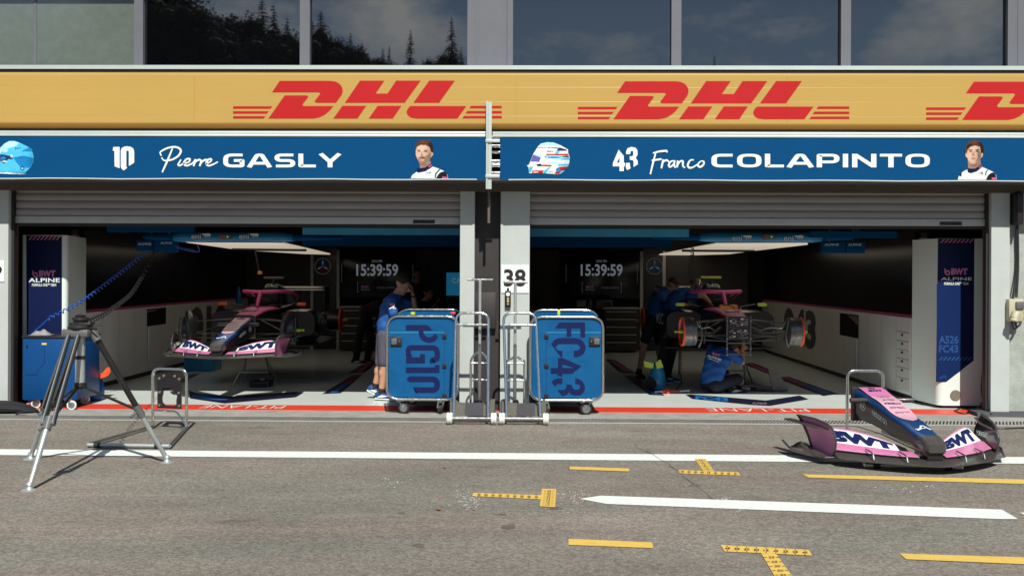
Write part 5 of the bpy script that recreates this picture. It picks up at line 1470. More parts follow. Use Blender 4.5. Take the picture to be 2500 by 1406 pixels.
    q.tube(rpath([(-.1, 2.5, .06), (-.1, 2.52, -.2)], 0), .02); q.tube(rpath([(.1, 2.5, .06), (.1, 2.52, -.2)], 0), .02); 
    return T
CLX, CLY, CLZ = -4.05, .70, .535
T = thing('race_car', 'pink and black racing car with its nose fitted, on stands in the left garage', 'race car', (CLX, CLY, CLZ), group='racing cars under work'); build_car(T, True, False)
CRX, CRY, CRZ = 2.96, .42, .55
T2 = thing('race_car', 'pink and black racing car without nose or wheels in the right garage', 'race car', (CRX, CRY, CRZ), group='racing cars under work'); build_car(T2, False, True); T2.scale = (1.02,) * 3; T2.rotation_euler.z = radians(2.5)
# ================================================================ blue tool carts with chrome frames
def caster(mb_w, mb_f, c, r, yaw, wide=.035):
    """castor wheel: c = ground contact"""
    d = Vector((cos(yaw), sin(yaw), 0)); n = Vector((-d.y, d.x, 0))
    hub = Vector((c[0], c[1], c[2] + r))
    mb_w.lathe(hub - n * wide / 2, n, [(0, r * .72), (0, r * .94), (wide * .2, r), (wide * .8, r), (wide, r * .94), (wide, r * .72)], 20, 'rubber black')
    mb_w.lathe(hub - n * (wide / 2 + .002), n, [(0, r * .25), (.001, r * .7), (wide + .003, r * .7), (wide + .004, r * .25)], 14, 'brushed steel')
    top = hub + d * r * .75 * -1 + Vector((0, 0, r * 1.15))
    for s in (-1, 1): mb_f.tube([hub + n * s * (wide / 2 + .008), top + n * s * (wide / 2 + .006)], [.014, .020], 8, flat=.4)
    mb_f.cyl(top - Vector((0, 0, .012)), top + Vector((0, 0, .02)), .04, n=14)
def tool_cart(px0, px1, label, s, letters):
    """s=+1: lock on the left (left cart); front face at Yf"""
    Yf, Yk = -.20, .80
    x0, x1 = PX(px0, Yf), PX(px1, Yf); zb, zt = PZ(976, Yf), PZ(773, Yf)
    T = thing('tool_cart', label, 'cart', ((x0 + x1) / 2, (Yf + Yk) / 2, 0), group='blue carts with chrome frames')
    q = MB('cart blue'); pl = rpath([(x0 + .02, zb + .025), (x1 - .02, zb + .025), (x1 - .02, zt - .02), (x0 + .02, zt - .02)], .10, 6, True)
    pl = [(v.x, v.y) for v in pl]
    q.poly(pl, lambda u, v, w: Vector((u, w, v)), thick=(Yf + .012, Yf + .05)); q.build('front_panel', T, world=True)
    q = MB('cart blue'); q.box(x0 + .03, x1 - .03, Yf + .051, Yk, zb + .04, zt - .16); q.box(x0 + .03, x0 + .045, Yf + .051, Yk, zt - .159, zt - .02); q.box(x1 - .045, x1 - .03, Yf + .051, Yk, zt - .159, zt - .02)
    q.poly(pl, lambda u, v, w: Vector((u, w, v + .04)), thick=(Yk, Yk + .03)); q.build('body', T, world=True)
    fr = rpath([(x0, zb), (x1, zb), (x1, zt), (x0, zt)], .15, 8, True)
    for (Y, dz, nm) in ((Yf, 0, 'front_frame'), (Yk + .04, .045, 'rear_frame')):
        q = MB('chrome'); q.tube([(v.x, Y, v.y + dz) for v in fr], .017, 10, closed=True)
        if nm == 'front_frame':
            for u in (.22, .72): q.tube([(x0 + (x1 - x0) * u, Y - .004, zb - .004), (x0 + (x1 - x0) * u + .018, Y - .004, zb - .004)], .0205, 10)
        q.build(nm, T, world=True)
    q = MB('chrome'); 
    for xx in (x0 + .13, x1 - .13): q.tube([(xx, Yf, zb), (xx, Yk + .04, zb)], .014, 8)
    q.build('underframe', T, world=True)
    # door: seams, hinges, lock, lettering
    f = pxmap(Yf + .0095)
    q = MB('helmet cyan'); xs = (px0 + 5, 1084) if s > 0 else (1334, px1 - 6)
    q.stroke([(xs[0], 811.5), (xs[1], 811.5)], .9, f); ds = q.build('door_seam', T, world=True)
    hx = 1085 if s > 0 else 1334
    q = MB('navy print'); q.stroke([(hx, 812), (hx, 975)], .7, f); q.build('door_seam', T, world=True)
    for hy in (820, 892, 965):
        q = MB('plate black'); a, b = P(hx - 5, hy + 6, Yf), P(hx + 5, hy - 5, Yf); q.box(a.x, b.x, Yf - .004, Yf + .0115, a.z, b.z, bev=.003); q.build('hinge', T, world=True)
    lx = 967 if s > 0 else 1452
    q = MB('plate black'); a, b = P(lx - 14, 845, Yf), P(lx + 14, 822, Yf); q.box(a.x, b.x, Yf - .006, Yf + .0115, a.z, b.z, bev=.006)
    a, b = P(lx - 11.5, 841, Yf), P(lx + 2, 826, Yf)
    if s < 0: a, b = P(lx - 2, 841, Yf), P(lx + 12, 826, Yf)
    q.box(a.x, b.x, Yf - .016, Yf - .006, a.z, b.z, 'grey plastic', bev=.005)
    lo_ = q.build('lock', T, world=True)
    q = MB('chrome'); c = P(lx + 8 * s, 832.5, Yf - .006); q.lathe(c, (0, -1, 0), [(0, .010), (.004, .009), (.005, 0)], 12); q.build('keyhole', lo_, world=True)
    letters(T, Yf + .008)
    if True:
        for k, (xx, yw) in enumerate((((x0 + .20), -.3), ((x1 - .22), 1.9))):
            if s < 0: xx, yw = ((x1 - .20), pi + .3) if k == 0 else ((x0 + .20), 1.2)
            for Y in (Yf + .05, Yk - .06):
                w, fr_ = MB(), MB('brushed steel'); caster(w, fr_, (xx, Y, .006), .072, yw)
                fr_.box(xx - .06, xx + .06, Y - .05, Y + .05, .165, .175, bev=.003)
                fo = fr_.build('castor_fork', T, world=True); w.build('wheel', fo, world=True)
    return T
def PG10(T, Y):
    q = MB('navy print'); f = pxmap(Y, 5.205, 940, 750)
    q.poly([(265, 225), (545, 225), (600, 292), (490, 292), (490, 325), (500, 350), (520, 370), (545, 380), (575, 379), (605, 366), (640, 333), (672, 378), (640, 422), (605, 442), (560, 449), (510, 440), (465, 412), (438, 370), (428, 325), (427, 292), (265, 292)], f)
    def st(p, r, w, e): q.stroke([(v.x, v.y) for v in rpath([(*k, 0) for k in p], r, 6)], w, lambda u, v: f(u, v) + Vector((0, -.0006 * e, 0)))
    st([(600, 706), (600, 672), (664, 655), (664, 513), (295, 513), (295, 600), (322, 640)], [0, 8, 80, 80, 80, 8, 0], 66, 0)
    q.poly([(268, 640), (445, 633), (447, 590), (508, 600), (508, 707), (268, 707)], lambda u, v: f(u, v) + Vector((0, -.002, 0)))
    q.poly([(265, 762), (635, 762), (632, 733), (692, 737), (692, 832), (265, 832)], f)
    st([(305, 912), (664, 912), (664, 1050), (392, 1050)], [0, 95, 95, 0], 70, 0)
    q.poly([(275, 910), (306, 877), (306, 947), (324, 970)], f); q.poly([(355, 1015), (392, 1015), (392, 1085), (415, 1085)], f)
    q.build('lettering', T, world=True)
def FC43(T, Y):
    q = MB('navy print'); f = pxmap(Y, 6.694, 1320, 770)
    q.poly([(305, 112), (727, 112), (727, 358), (650, 358), (650, 207), (500, 207), (500, 346), (425, 346), (425, 207), (235, 207)], f)
    q.poly([(172, 465), (215, 405), (270, 375), (330, 367), (560, 367), (640, 385), (700, 430), (735, 500), (735, 560), (705, 620), (650, 660), (590, 677), (543, 677), (543, 577), (590, 577), (630, 560), (648, 520), (630, 485), (590, 464), (310, 464), (270, 480), (248, 510), (254, 545), (284, 570), (355, 578), (355, 677), (330, 677)], f)
    q.poly([(283, 693), (360, 693), (667, 828), (510, 950), (355, 950), (355, 998), (275, 978), (275, 950), (165, 950), (165, 858), (283, 858)], f, holes=[[(357, 792), (357, 856), (562, 856)]])
    q.poly([(355, 1025), (355, 1115), (285, 1115), (255, 1130), (238, 1160), (175, 1085), (220, 1045), (280, 1025)], f)
    q.poly([(275, 1218), (385, 1215), (412, 1190), (420, 1150), (420, 1127), (510, 1127), (515, 1165), (545, 1205), (590, 1215), (630, 1200), (648, 1165), (635, 1130), (600, 1117), (565, 1117), (565, 1030), (620, 1035), (680, 1070), (720, 1140), (725, 1200), (700, 1260), (640, 1300), (560, 1305), (490, 1285), (465, 1245), (440, 1285), (390, 1305), (350, 1312)], f)
    q.build('lettering', T, world=True)
tool_cart(946, 1119, 'blue cart with chrome frame and dark lettering PG10 next to the leaning man', 1, PG10)
tool_cart(1296, 1473, 'blue cart with chrome frame and dark lettering FC43 at the right garage', -1, FC43)
for (px, y, m, r, lb) in ((1008, 766, 'lime', .018, 'small green tape roll on top of the PG10 cart'), (1106, 768, 'red paint', .016, 'small red object on top of the PG10 cart by the corner')):
    q = MB(m); a = P(px, y, -.1); q.box(a.x - .03, a.x + .03, -.13, -.07, 1.205, 1.235, bev=.01) if m == 'red paint' else q.lathe((a.x, -.1, 1.2), (0, 0, 1), [(0, .03), (.03, .03), (.032, .015)], 16)
    tag(q.build('small_item'), lb, 'item')
q = MB('lime'); q.box(PX(1361, .2), PX(1368, .2), .2, .23, PZ(773, .2), PZ(755, .2), bev=.006); tag(q.build('marker_pen'), 'lime green marker sticking up behind the FC43 cart rim', 'marker')

# ================================================================ hand trolleys and T-handle jacks against the pillar
def trolley(x0, x1, xt0, xt1, w0, w1, label):
    """tall chrome loop on a base bar with white rollers; pixel columns at the bottom and at the top"""
    Yb, Yt = -1.02, -.74
    zb, zt = .075, PZ(764.5, Yt)
    A, B_, C_, D_ = Vector((PX(x0, Yb), Yb, zb)), Vector((PX(xt0, Yt), Yt, zt)), Vector((PX(xt1, Yt), Yt, zt)), Vector((PX(x1, Yb), Yb, zb))
    T = thing('hand_trolley', label, 'trolley', ((A.x + D_.x) / 2, Yb, 0), group='chrome hand trolleys against the pillar')
    q = MB('chrome'); q.tube(rpath([A, B_, C_, D_], .10, 7), .0165, 10); q.build('loop_handle', T, world=True)
    q = MB('chrome'); f = (PZ(793, Yt) - zb) / (zt - zb); q.tube([A.lerp(B_, f), D_.lerp(C_, f)], .0155, 10); q.build('cross_bar', T, world=True)
    q = MB('chrome'); q.tube([(PX(w0, Yb), Yb, .07), (PX(w1, Yb), Yb, .07)], .020, 12); q.tube([(PX(w0 + 6, Yb), Yb + .06, .03), (PX(w1 - 6, Yb), Yb + .06, .03)], .008, 8); q.build('axle', T, world=True)
    for w in (w0, w1):
        q = MB('wheel white'); c = PX(w, Yb); q.lathe((c - .033, Yb, .070), (1, 0, 0), [(0, .03), (.001, .058), (.010, .066), (.028, .066), (.030, .058), (.036, .058), (.038, .066), (.056, .066), (.065, .058), (.066, .03)], 22); q.build('roller', T, world=True)
    q = MB('grip'); N = 12; rows = []; rows2 = []
    for i in range(N + 1):
        u = i / N; x = PX(w0 - 1, Yb) + (PX(w1 + 1, Yb) - PX(w0 - 1, Yb)) * u
        sag = .045 * (1 - (2 * u - 1) ** 4) if .14 < u < .86 else 0
        rows.append([Vector((x, Yb + .09, .085)), Vector((x, Yb + .12, .24 - sag)), Vector((x, Yb + .34, .25 - sag)), Vector((x, Yb + .36, .085))])
    q.loft(rows, cap=True, closed=True, matfn=lambda i, k: 'grip dark' if 4 <= i <= 8 else 'grip'); q.build('padded_base', T, world=True)
    return T
trolley(1109, 1193, 1113.5, 1193, 1099, 1207, 'chrome hand trolley loop leaning on the pillar beside the PG10 cart')
trolley(1239, 1321, 1229.5, 1309, 1227, 1334, 'chrome hand trolley loop leaning on the pillar beside the FC43 cart')
def jack(px, ptop, b0, b1, u0, u1, uy, label):
    Yj = -.52; x = PX(px, Yj)
    T = thing('lifting_jack', label, 'jack', (x, Yj, 0), group='T-handle lifting jacks behind the trolleys')
    q = MB('brushed steel'); zt = PZ(ptop, Yj); q.tube([(x, Yj, .10), (x, Yj, PZ(842, Yj))], .020, 12); q.build('lower_tube', T, world=True)
    q = MB('light tube'); q.tube([(x, Yj, PZ(842, Yj)), (x, Yj, zt - .05), (x, Yj, zt)], [.017, .017, .022], 12); q.build('upper_tube', T, world=True)
    q = MB('chrome'); q.tube([(PX(b0, Yj), Yj, zt + .004), (PX(b1, Yj), Yj, zt + .004)], .0155, 12); q.build('handle', T, world=True)
    q = MB('chrome'); zu = PZ(uy, Yj); xa, xb = PX(u0, Yj), PX(u1, Yj); zm = PZ(880, Yj)
    q.tube(rpath([(xa, Yj + .02, .09), (xa, Yj + .02, zm), (xa + .035, Yj + .02, zu - .05), ((xa + xb) / 2, Yj + .02, zu), (xb - .035, Yj + .02, zu - .05), (xb, Yj + .02, zm), (xb, Yj + .02, .09)], .07, 5), .0135, 10)
    for y in (887, 929): q.tube([(xa, Yj + .02, PZ(y, Yj)), ((xa + xb) / 2, Yj + .02, PZ(y, Yj) + .012 * (y > 900)), (xb, Yj + .02, PZ(y, Yj))], .012, 8)
    q.build('inner_loop', T, world=True)
    q = MB('dark metal'); q.box(xa - .03, xb + .03, Yj - .05, Yj + .12, .01, .10, bev=.015); q.tube(rpath([(xa + .06, Yj, .10), (xa + .08, Yj - .02, .22), (xb - .08, Yj - .02, .22), (xb - .06, Yj, .10)], .04), .012, 8)
    q.build('base', T, world=True)
jack(1172, 684, 1141, 1203, 1150, 1192, 857, 'tall T-handle lifting jack standing before the dark pillar recess')
jack(1258, 689, 1228, 1289, 1239, 1281, 868, 'tall T-handle lifting jack standing under the number 38 plate')

# ================================================================ stands with tube frames
def nose_stand(a, b, fl, fr, h, label, plate=True):
    """inverted U frame on an open trapezoid base; a, b feet, fl, fr front corners"""
    a, b, fl, fr = [Vector((p.x, p.y, .03)) for p in (a, b, fl, fr)]
    T = thing('nose_stand', label, 'stand', ((a + b) / 2).to_tuple(), group='chrome nose stands')
    up = Vector((0, 0, h - .03))
    q = MB('chrome'); q.tube(rpath([a, a + up, b + up, b], .085, 7), .017, 10); q.build('hoop', T, world=True)
    q = MB('chrome'); z = Vector((0, 0, .17)); m = b.lerp(a, .30)
    q.tube(rpath([a + z, m + z, b + Vector((0, -.02, .03))], .05, 4), .0095, 8); q.build('brace', T, world=True)
    q = MB('brushed steel')
    q.tube([fl, a + Vector((0, 0, .0))], .016, 10); q.tube([fr, b + Vector((0, 0, .0))], .016, 10); q.build('base_arm', T, world=True)
    q = MB('light tube'); q.tube([fl, fr], .019, 12); q.build('front_bar', T, world=True)
    d = (fr - fl).normalized()
    for t in (.12, .86):
        q = MB('rubber black'); c = fl.lerp(fr, t); q.cyl(c - d * .03, c + d * .03, .027, n=16); q.build('collar', T, world=True)
    if plate:
        q = MB('car black'); xd = (b - a).normalized(); W_ = (b - a).length
        out_ = [(.06, .20), (W_ - .06, .20), (W_ - .06, .56), (W_ - .12, .57), (.12, .57), (.06, .56)]
        hole = [(.12, .24), (.16, .225), (W_ - .16, .225), (W_ - .12, .26), (W_ - .115, .31), (W_ - .13, .36), (W_ - .12, .42), (.17, .42), (.15, .38), (.11, .34), (.12, .29)]
        hole = [(W_ - u, v) for u, v in hole][::-1]
        q.poly(out_, lambda u, v, w: a + xd * u + Vector((0, w, v)), thick=(-.012, .012), holes=[hole]); po_ = q.build('plate', T, world=True)
        q = MB('brushed steel')
        for (u, v) in ((.085, .23), (.085, .52), (W_ - .085, .23), (W_ - .085, .52), (.14, .55), (W_ - .14, .55), (.09, .37), (W_ - .09, .37)):
            q.lathe(a + xd * u + Vector((0, -.012, v)), (0, -1, 0), [(0, .016), (.012, .014), (.014, .006)], 10)
        q.build('bolt', po_, world=True)
    return T
nose_stand(G(373, 1046), G(455, 1050), G(214, 1093), G(414, 1096), .655, 'empty chrome stand with dark plate standing by the tripod')
nose_stand(G(2068, 1060), G(2155, 1060), G(2112, 1143), G(2348, 1149), .68, 'chrome stand carrying the loose nose cone', False)

# ================================================================ tripod
A, B_, C_ = G(72, 1197), G(408, 1129), G(75, 1121)
cen = (A + B_ + C_) / 3; yd = cen.y
apex = P(196, 812, yd)
T = thing('tripod', 'large dark tripod with pale lower legs standing at the left on the asphalt', 'tripod', (cen.x, cen.y, 0))
def leg(foot, head, dbl):
    d = (foot - head); side = Vector((d.y, -d.x, 0)).normalized()
    f0 = foot + Vector((0, 0, .03)); kn = head.lerp(f0, .60)
    q = MB('dark metal')
    for s in (-1, 1) if dbl else (0,):
        off = side * .042 * s
        q.tube([head + off, kn + off], .019 if dbl else .026, 10)
        if dbl: q.tube([head + off + Vector((0, -.018, .008)), kn + off + Vector((0, -.018, .008))], .008, 6, m='brushed steel')
    lo_ = q.build('leg', T, world=True)
    q = MB('grey plastic'); q.tube([kn - d.normalized() * .05, kn + d.normalized() * .06], .034, 12)
    if dbl: q.tube([kn - side * .055, kn + side * .055], .026, 8)
    q.tube([kn, kn + Vector((-.05, -.06, -.05))], .014, 8); q.build('leg_clamp', lo_, world=True)
    q = MB('light tube'); q.tube([kn, f0], [.024, .020], 12); q.build('lower_leg', lo_, world=True)
    q = MB('light tube'); q.lathe(foot, (0, 0, 1), [(0, .062), (.006, .062), (.014, .03), (.03, .022), (.05, .028), (.065, .02)], 20); q.build('foot', lo_, world=True)
    return kn
h1, h2, h3 = apex + Vector((-.02, -.08, -.02)), apex + Vector((.11, .03, -.02)), apex + Vector((-.09, .07, -.02))
k1, k2, k3 = leg(A, h1, True), leg(B_, h2, False), leg(C_, h3, True)
q = MB('grey plastic'); q.box(apex.x - .13, apex.x + .10, yd - .09, yd + .08, apex.z - .035, apex.z + .03, bev=.015); q.tube([h2 + Vector((-.02, 0, .03)), h2 + Vector((.03, 0, -.05))], .036, 12); q.build('crown', T, world=True)
q = MB('dark metal'); q.lathe((apex.x, yd, apex.z + .03), (0, 0, 1), [(0, .10), (.02, .105), (.04, .09), (.05, .06), (.075, .06), (.08, .075), (.10, .072), (.105, .04), (.12, .045), (.13, .02)], 20); q.box(apex.x - .075, apex.x + .11, yd - .06, yd + .05, apex.z + .06, apex.z + .09, bev=.012); q.tube([(apex.x + .08, yd - .03, apex.z + .05), (apex.x + .16, yd - .06, apex.z + .03)], .009, 6)
q.build('head', T, world=True)
q = MB('light tube'); q.tube([(apex.x, yd, apex.z - .03), (apex.x, yd, P(196, 937, yd).z)], .040, 16); q.tube([(apex.x, yd, P(196, 868, yd).z), (apex.x, yd, P(196, 876, yd).z)], .046, 16, m='dark metal'); q.build('centre_column', T, world=True)
q = MB('dark metal'); jn = Vector((apex.x, yd, P(196, 940, yd).z)); q.lathe(jn - Vector((0, 0, .03)), (0, 0, 1), [(0, .04), (.02, .055), (.05, .05), (.06, .03)], 14)
for k in (k1, k2, k3): q.tube([jn, k], .012, 8)
q.build('spreader', T, world=True)

# ================================================================ blue tool cart at the left, fan, bag
Yc = .08
T = thing('roll_cabinet', 'blue roll cabinet with tools and a grey cloth on top behind the tripod', 'cabinet', (PX(115, Yc), .45, 0))
x0, x1 = PX(55, Yc), PX(166, Yc); zb, zt = PZ(977, Yc, 110), PZ(826, Yc, 110)
q = MB('tool blue'); q.box(x0, x1 + .12, Yc, .78, zb, zt, bev=.02); q.build('body', T, world=True)
q = MB('plate black'); q.box(x0 - .008, x1 + .128, Yc - .008, .79, zt + .001, zt + .028, bev=.008); q.build('worktop', T, world=True)
q = MB('tape yellow'); a, b = P(102, 842, Yc), P(112, 837, Yc); q.box(a.x, b.x + .01, Yc - .004, Yc + .01, a.z, b.z, bev=.002); q.build('badge', T, world=True)
q = MB('navy print'); q.stroke([(66, 842), (66, 850)], 4, pxmap(Yc - .003)); q.stroke([(109, 850), (109, 886), (92, 904), (92, 915), (62, 915)], .8, pxmap(Yc - .003)); q.build('groove', T, world=True)
for (px, py) in ((88, 997), (175, 1001), (208, 986)):
    c = G(px, py); w, f = MB(), MB('brushed steel'); caster(w, f, (c.x, c.y, .004), .058, .2); 
    w.m = ['wheel white' if m_ == 'rubber black' else m_ for m_ in w.m]
    fo = f.build('castor_fork', T, world=True); w.build('wheel', fo, world=True)
def cloth(mb, c, rx, ry, h, seed, n=22):
    rnd_ = random.Random(seed); ph = [rnd_.uniform(0, 6) for _ in range(8)]
    def fn(i, j):
        u, v = i / n * 2 - 1, j / n * 2 - 1; r = sqrt(u * u + v * v)
        e = max(0, 1 - r ** 2.2)
        z = h * e * (.85 + .16 * sin(5 * u + ph[0] + 2 * v) * cos(4 * v + ph[1]) + .08 * sin(9 * u + 5 * v + ph[2]))
        k = 1 + .12 * sin(4 * math.atan2(v, u) + ph[3])
        return Vector((c[0] + u * rx * k, c[1] + v * ry * k, c[2] + max(.004, z)))
    mb.loft([[fn(i, j) for j in range(n + 1)] for i in range(n + 1)], cap=False, closed=False)
    return mb
q = cloth(MB('cloth grey'), (PX(101, .3), .3, zt + .028), .13, .14, .075, 11); tag(q.build('crumpled_cloth'), 'crumpled grey cloth lying on the blue roll cabinet', 'cloth')
q = MB('red paint'); q.tube([(x1 - .12, .25, zt + .04), (x1 + .02, .27, zt + .04)], .014, 8); q.tube([(x1 - .02, .3, zt + .04), (x1 + .10, .26, zt + .04)], .011, 8, m='orange'); tag(q.build('screwdrivers'), 'two red and orange handled tools lying on the roll cabinet', 'tools')
def blower(px, py0, py1, Y, r, label, flaps, m):
    T = thing('cooling_blower', label, 'blower', (PX(px, Y), Y, 0), group='blue cooling blowers')
    z0, z1 = .012, PZ(py0, Y, px); x = PX(px, Y); h = z1 - z0
    q = MB(m); q.lathe((x, Y, z0), (0, 0, 1), [(0, r * .6), (h * .05, r * .95), (h * .25, r * 1.05), (h * .5, r), (h * .75, r * .8), (h * .92, r * .55), (h, r * .3)], 20); q.build('body', T, world=True)
    q = MB('rubber black'); q.lathe((x - r * .8, Y - r * .5, z0 + h * .25), (-.5, -.8, 0), [(0, r * .8), (.03, r * .75), (.032, r * .3)], 18); q.build('inlet', T, world=True)
    for (pts, m2) in flaps:
        q = MB(m2); q.poly(pts, lambda u, v, w: P(u, v, Y - r * .9) + Vector((0, w, 0)), thick=(-.006, .006)); q.build('flap', T, world=True)
    return T
blower(228, 905, 980, .95, .14, 'blue cooling blower with an orange curved flap beside the roll cabinet', [([(234, 916), (250, 910), (262, 896), (268, 897), (270, 908), (262, 918), (245, 924), (236, 923)], 'orange red')], 'tool blue')
blower(1606, 884, 954, 2.6, .115, 'blue cooling blower with two lime flaps on the right garage floor', [([(1571, 881), (1596, 887), (1594, 899), (1575, 896)], 'lime'), ([(1600, 886), (1612, 877), (1620, 896), (1604, 900)], 'lime')], 'gantry blue')
# coiled cables
def coil(path, turns, r, wire, n=10):
    pts = rpath(path, .5, 8); Ls = [0]
    for a, b in zip(pts, pts[1:]): Ls.append(Ls[-1] + (b - a).length)
    res = []; N = turns * n
    for i in range(N + 1):
        s = Ls[-1] * i / N; k = 0
        while k < len(Ls) - 2 and Ls[k + 1] < s: k += 1
        t = (s - Ls[k]) / max(1e-6, Ls[k + 1] - Ls[k]); p = pts[k].lerp(pts[k + 1], t); d = (pts[k + 1] - pts[k]).normalized()
        a = d.cross(Vector((0, 1, 0))).normalized(); b = d.cross(a)
        w = 2 * pi * i / n; res.append(p + (a * cos(w) + b * sin(w)) * r)
    return res
q = MB('cable blue'); q.tube(coil([P(345, 626, 1.6), P(300, 662, 1.3), P(200, 738, .6), P(118, 778, .3)], 26, .022, 0), .0075, 6); q.tube([P(118, 778, .3), P(100, 795, .3), P(84, 808, .3)], .0075, 6)
q.tube([P(345, 626, 1.6), P(352, 618, 1.6), P(346, 606, 1.6)], .0075, 6)
tag(q.build('coiled_cable'), 'blue coiled cable sagging from the ceiling box to the roll cabinet', 'cable')
q = MB('cable black'); q.tube(coil([P(374, 622, 1.5), P(352, 668, .9), P(320, 720, -.6), P(255, 768, -2.6), P(216, 786, yd)], 27, .020, 0), .006, 6); q.tube([P(374, 622, 1.5), P(380, 600, 1.6), P(392, 580, 1.7)], .01, 6)
tag(q.build('coiled_cable'), 'black coiled cable running from the gantry down to the tripod head', 'cable')
q = MB('cable blue'); q.tube(coil([P(430, 602, 1.2), P(455, 610, 1.2), P(476, 614, 1.2)], 9, .014, 0), .006, 6); q.tube(rpath([P(476, 614, 1.2), P(488, 616, 1.2), P(482, 598, 1.2)], .1), .006, 6)
tag(q.build('coiled_cable'), 'short blue coiled cable hanging under the left gantry beam', 'cable')
q = MB('cable black'); q.tube(coil([P(1664, 772, 2.9), P(1661, 860, 2.8), P(1660, 915, 2.7)], 26, .022, 0), .008, 6); q.tube(rpath([P(1660, 915, 2.7), P(1664, 925, 2.6), G(1664, 935, .02), G(1650, 950, .02)], .1), .008, 6); q.tube(coil([P(1692, 600, 3.4), P(1684, 660, 3.4), P(1690, 690, 3.4)], 9, .03, 0), .007, 6); q.tube([P(1692, 600, 3.4), P(1696, 690, 3.4)], .008, 6)
tag(q.build('coiled_cable'), 'black coiled hose hanging beside the orange-rimmed brake drum in the right garage', 'hose')
q = MB('red paint'); a = G(1622, 955, .04); q.tube([a + Vector((-.14, 0, -.01)), a + Vector((-.03, 0, 0))], .016, 10, m='machine silver'); q.tube([a + Vector((-.03, 0, 0)), a + Vector((.06, .01, .01))], [.028, .034], 12); q.tube([a + Vector((.02, 0, 0)), a + Vector((.05, -.07, -.02))], .02, 10); q.tube([a + Vector((.08, 0, .0)), a + Vector((.24, .02, .0))], .012, 8); q.tube([a + Vector((.22, .02, 0)), a + Vector((.36, .03, .01))], .017, 10, m='machine silver')
tag(q.build('air_wrench'), 'red and silver air tool lying on the white floor edge', 'tool')
# bag and cables at the left and right edges
q = MB('shirt black')
rows = []
for i in range(15):
    t = i / 14; x = PX(-70 + 160 * t, -.3); k = sin(pi * min(1, .12 + t * .86)) ** .5
    rows.append([Vector((x, -.28 + .20 * cos(a) * k, max(.004, .075 * k + .075 * k * sin(a) * (1 + .25 * sin(3 * t + a * 2))))) for a in [j * pi / 8 for j in range(16)]])
q.loft(rows); q.tube(rpath([Vector((PX(40, -.5), -.5, .02)), Vector((PX(70, -.52), -.52, .06)), Vector((PX(100, -.4), -.40, .02))], .1), .014, 6)
tag(q.build('equipment_bag'), 'soft black bag lying on the ground at the left edge by the pilaster', 'bag')
q = MB('grip dark'); a, b = G(2375, 1014), G(2580, 1033)
q.poly([(0, 0), (.05, .05), (.30, .05), (.35, 0)], lambda u, v, w: Vector((a.x + w, a.y - .16 + u + w * .0 - .06 * w, .004 + v)), thick=(0, 1.25)); tag(q.build('cable_ramp'), 'flat dark cable ramp lying along the foot of the right-hand pillar', 'cable ramp')
q = MB('cable black')
q.tube(rpath([P(2400, 900, .5), P(2396, 960, .4), P(2404, 990, .2), G(2420, 1012, .03)], .3), .014, 6)
q.tube(rpath([G(2330, 1003, .02), G(2345, 995, .02), G(2390, 1001, .02), P(2408, 955, .3)], .2), .008, 6); q.tube(rpath([G(2335, 1004, .02), G(2350, 1010, .02), G(2385, 1006, .02), P(2404, 970, .3)], .2), .008, 6)
q.tube(rpath([G(2390, 1040, .01), G(2440, 1046, .01), G(2600, 1040, .01)], .4), .009, 6)
tag(q.build('loose_cables'), 'loose black cables curling on the floor at the right door jamb', 'cable')
# stands and boxes under the cars
def trestle(cx, cy, w, d, h, label):
    T = thing('car_stand', label, 'stand', (cx, cy, 0), group='low stands under the racing cars')
    q = MB('brushed steel')
    for s in (-1, 1):
        q.tube(rpath([(cx + s * w * .62, cy - d, .02), (cx + s * w * .5, cy - d * .3, h * .5), (cx + s * w * .32, cy, h), (cx + s * w * .5, cy + d * .3, h * .5), (cx + s * w * .62, cy + d, .02)], .1, 4), .013, 8)
    q.build('legs', T, world=True)
    q = MB('brushed steel'); q.tube([(cx - w * .53, cy - d * .4, h * .45), (cx + w * .53, cy - d * .4, h * .45)], .012, 8); q.tube([(cx - w * .34, cy, h), (cx + w * .34, cy, h)], .016, 8); q.build('cross_bar', T, world=True)
trestle(-4.1, 2.95, .42, .35, .47, 'dark tube trestle under the left racing car')
trestle(3.1, 3.3, .42, .35, .55, 'tube trestle under the right racing car behind the seated mechanic')
q = MB('plate black'); a = G(638, 946); q.box(a.x - .17, a.x + .13, a.y - .05, a.y + .2, .012, .10, bev=.01); q.box(a.x - .03, a.x + .05, a.y, a.y + .1, .1, .14, 'machine grey', bev=.01); tag(q.build('floor_scale'), 'small black flat box on the floor under the left racing car', 'box')
q = MB('gantry blue'); a, b = G(449, 908), G(523, 906); q.box(a.x, a.x + .50, a.y, a.y + .5, .012, .47, bev=.01); q.box(a.x + .30, a.x + .31, a.y - .004, a.y, .1, .40, 'plate black'); tag(q.build('storage_box'), 'teal blue box on the floor behind the front wing of the left car', 'box')
q = MB('carbon fibre')
a = G(1745, 958); b = G(1912, 957)
q.poly([(0, 0), (.95, .02), (1.05, .10), (.6, .12), (.35, .2), (.0, .14)], lambda u, v, w: a + Vector((u, v, .018 + w + .02 * sin(u * 5))), thick=(0, .02))
q.tube(rpath([a + Vector((.2, .1, .05)), a + Vector((.5, .08, .09)), a + Vector((.95, .06, .05))], .1), .022, 8)
q.poly([(.80, 0), (1.02, 0), (.98, .10), (.86, .28), (.72, .34)], lambda u, v, w: a + Vector((u + .05, .04 + w, .02 + v)), thick=(0, .03))
q.box(a.x + .05, a.x + .30, a.y + .02, a.y + .16, .03, .09, bev=.02); q.box(a.x + .38, a.x + .52, a.y, a.y + .12, .03, .08, 'machine grey', bev=.015)
tag(q.build('bodywork_piece'), 'black carbon bodywork pieces lying on the floor beside the seated mechanic', 'car part')

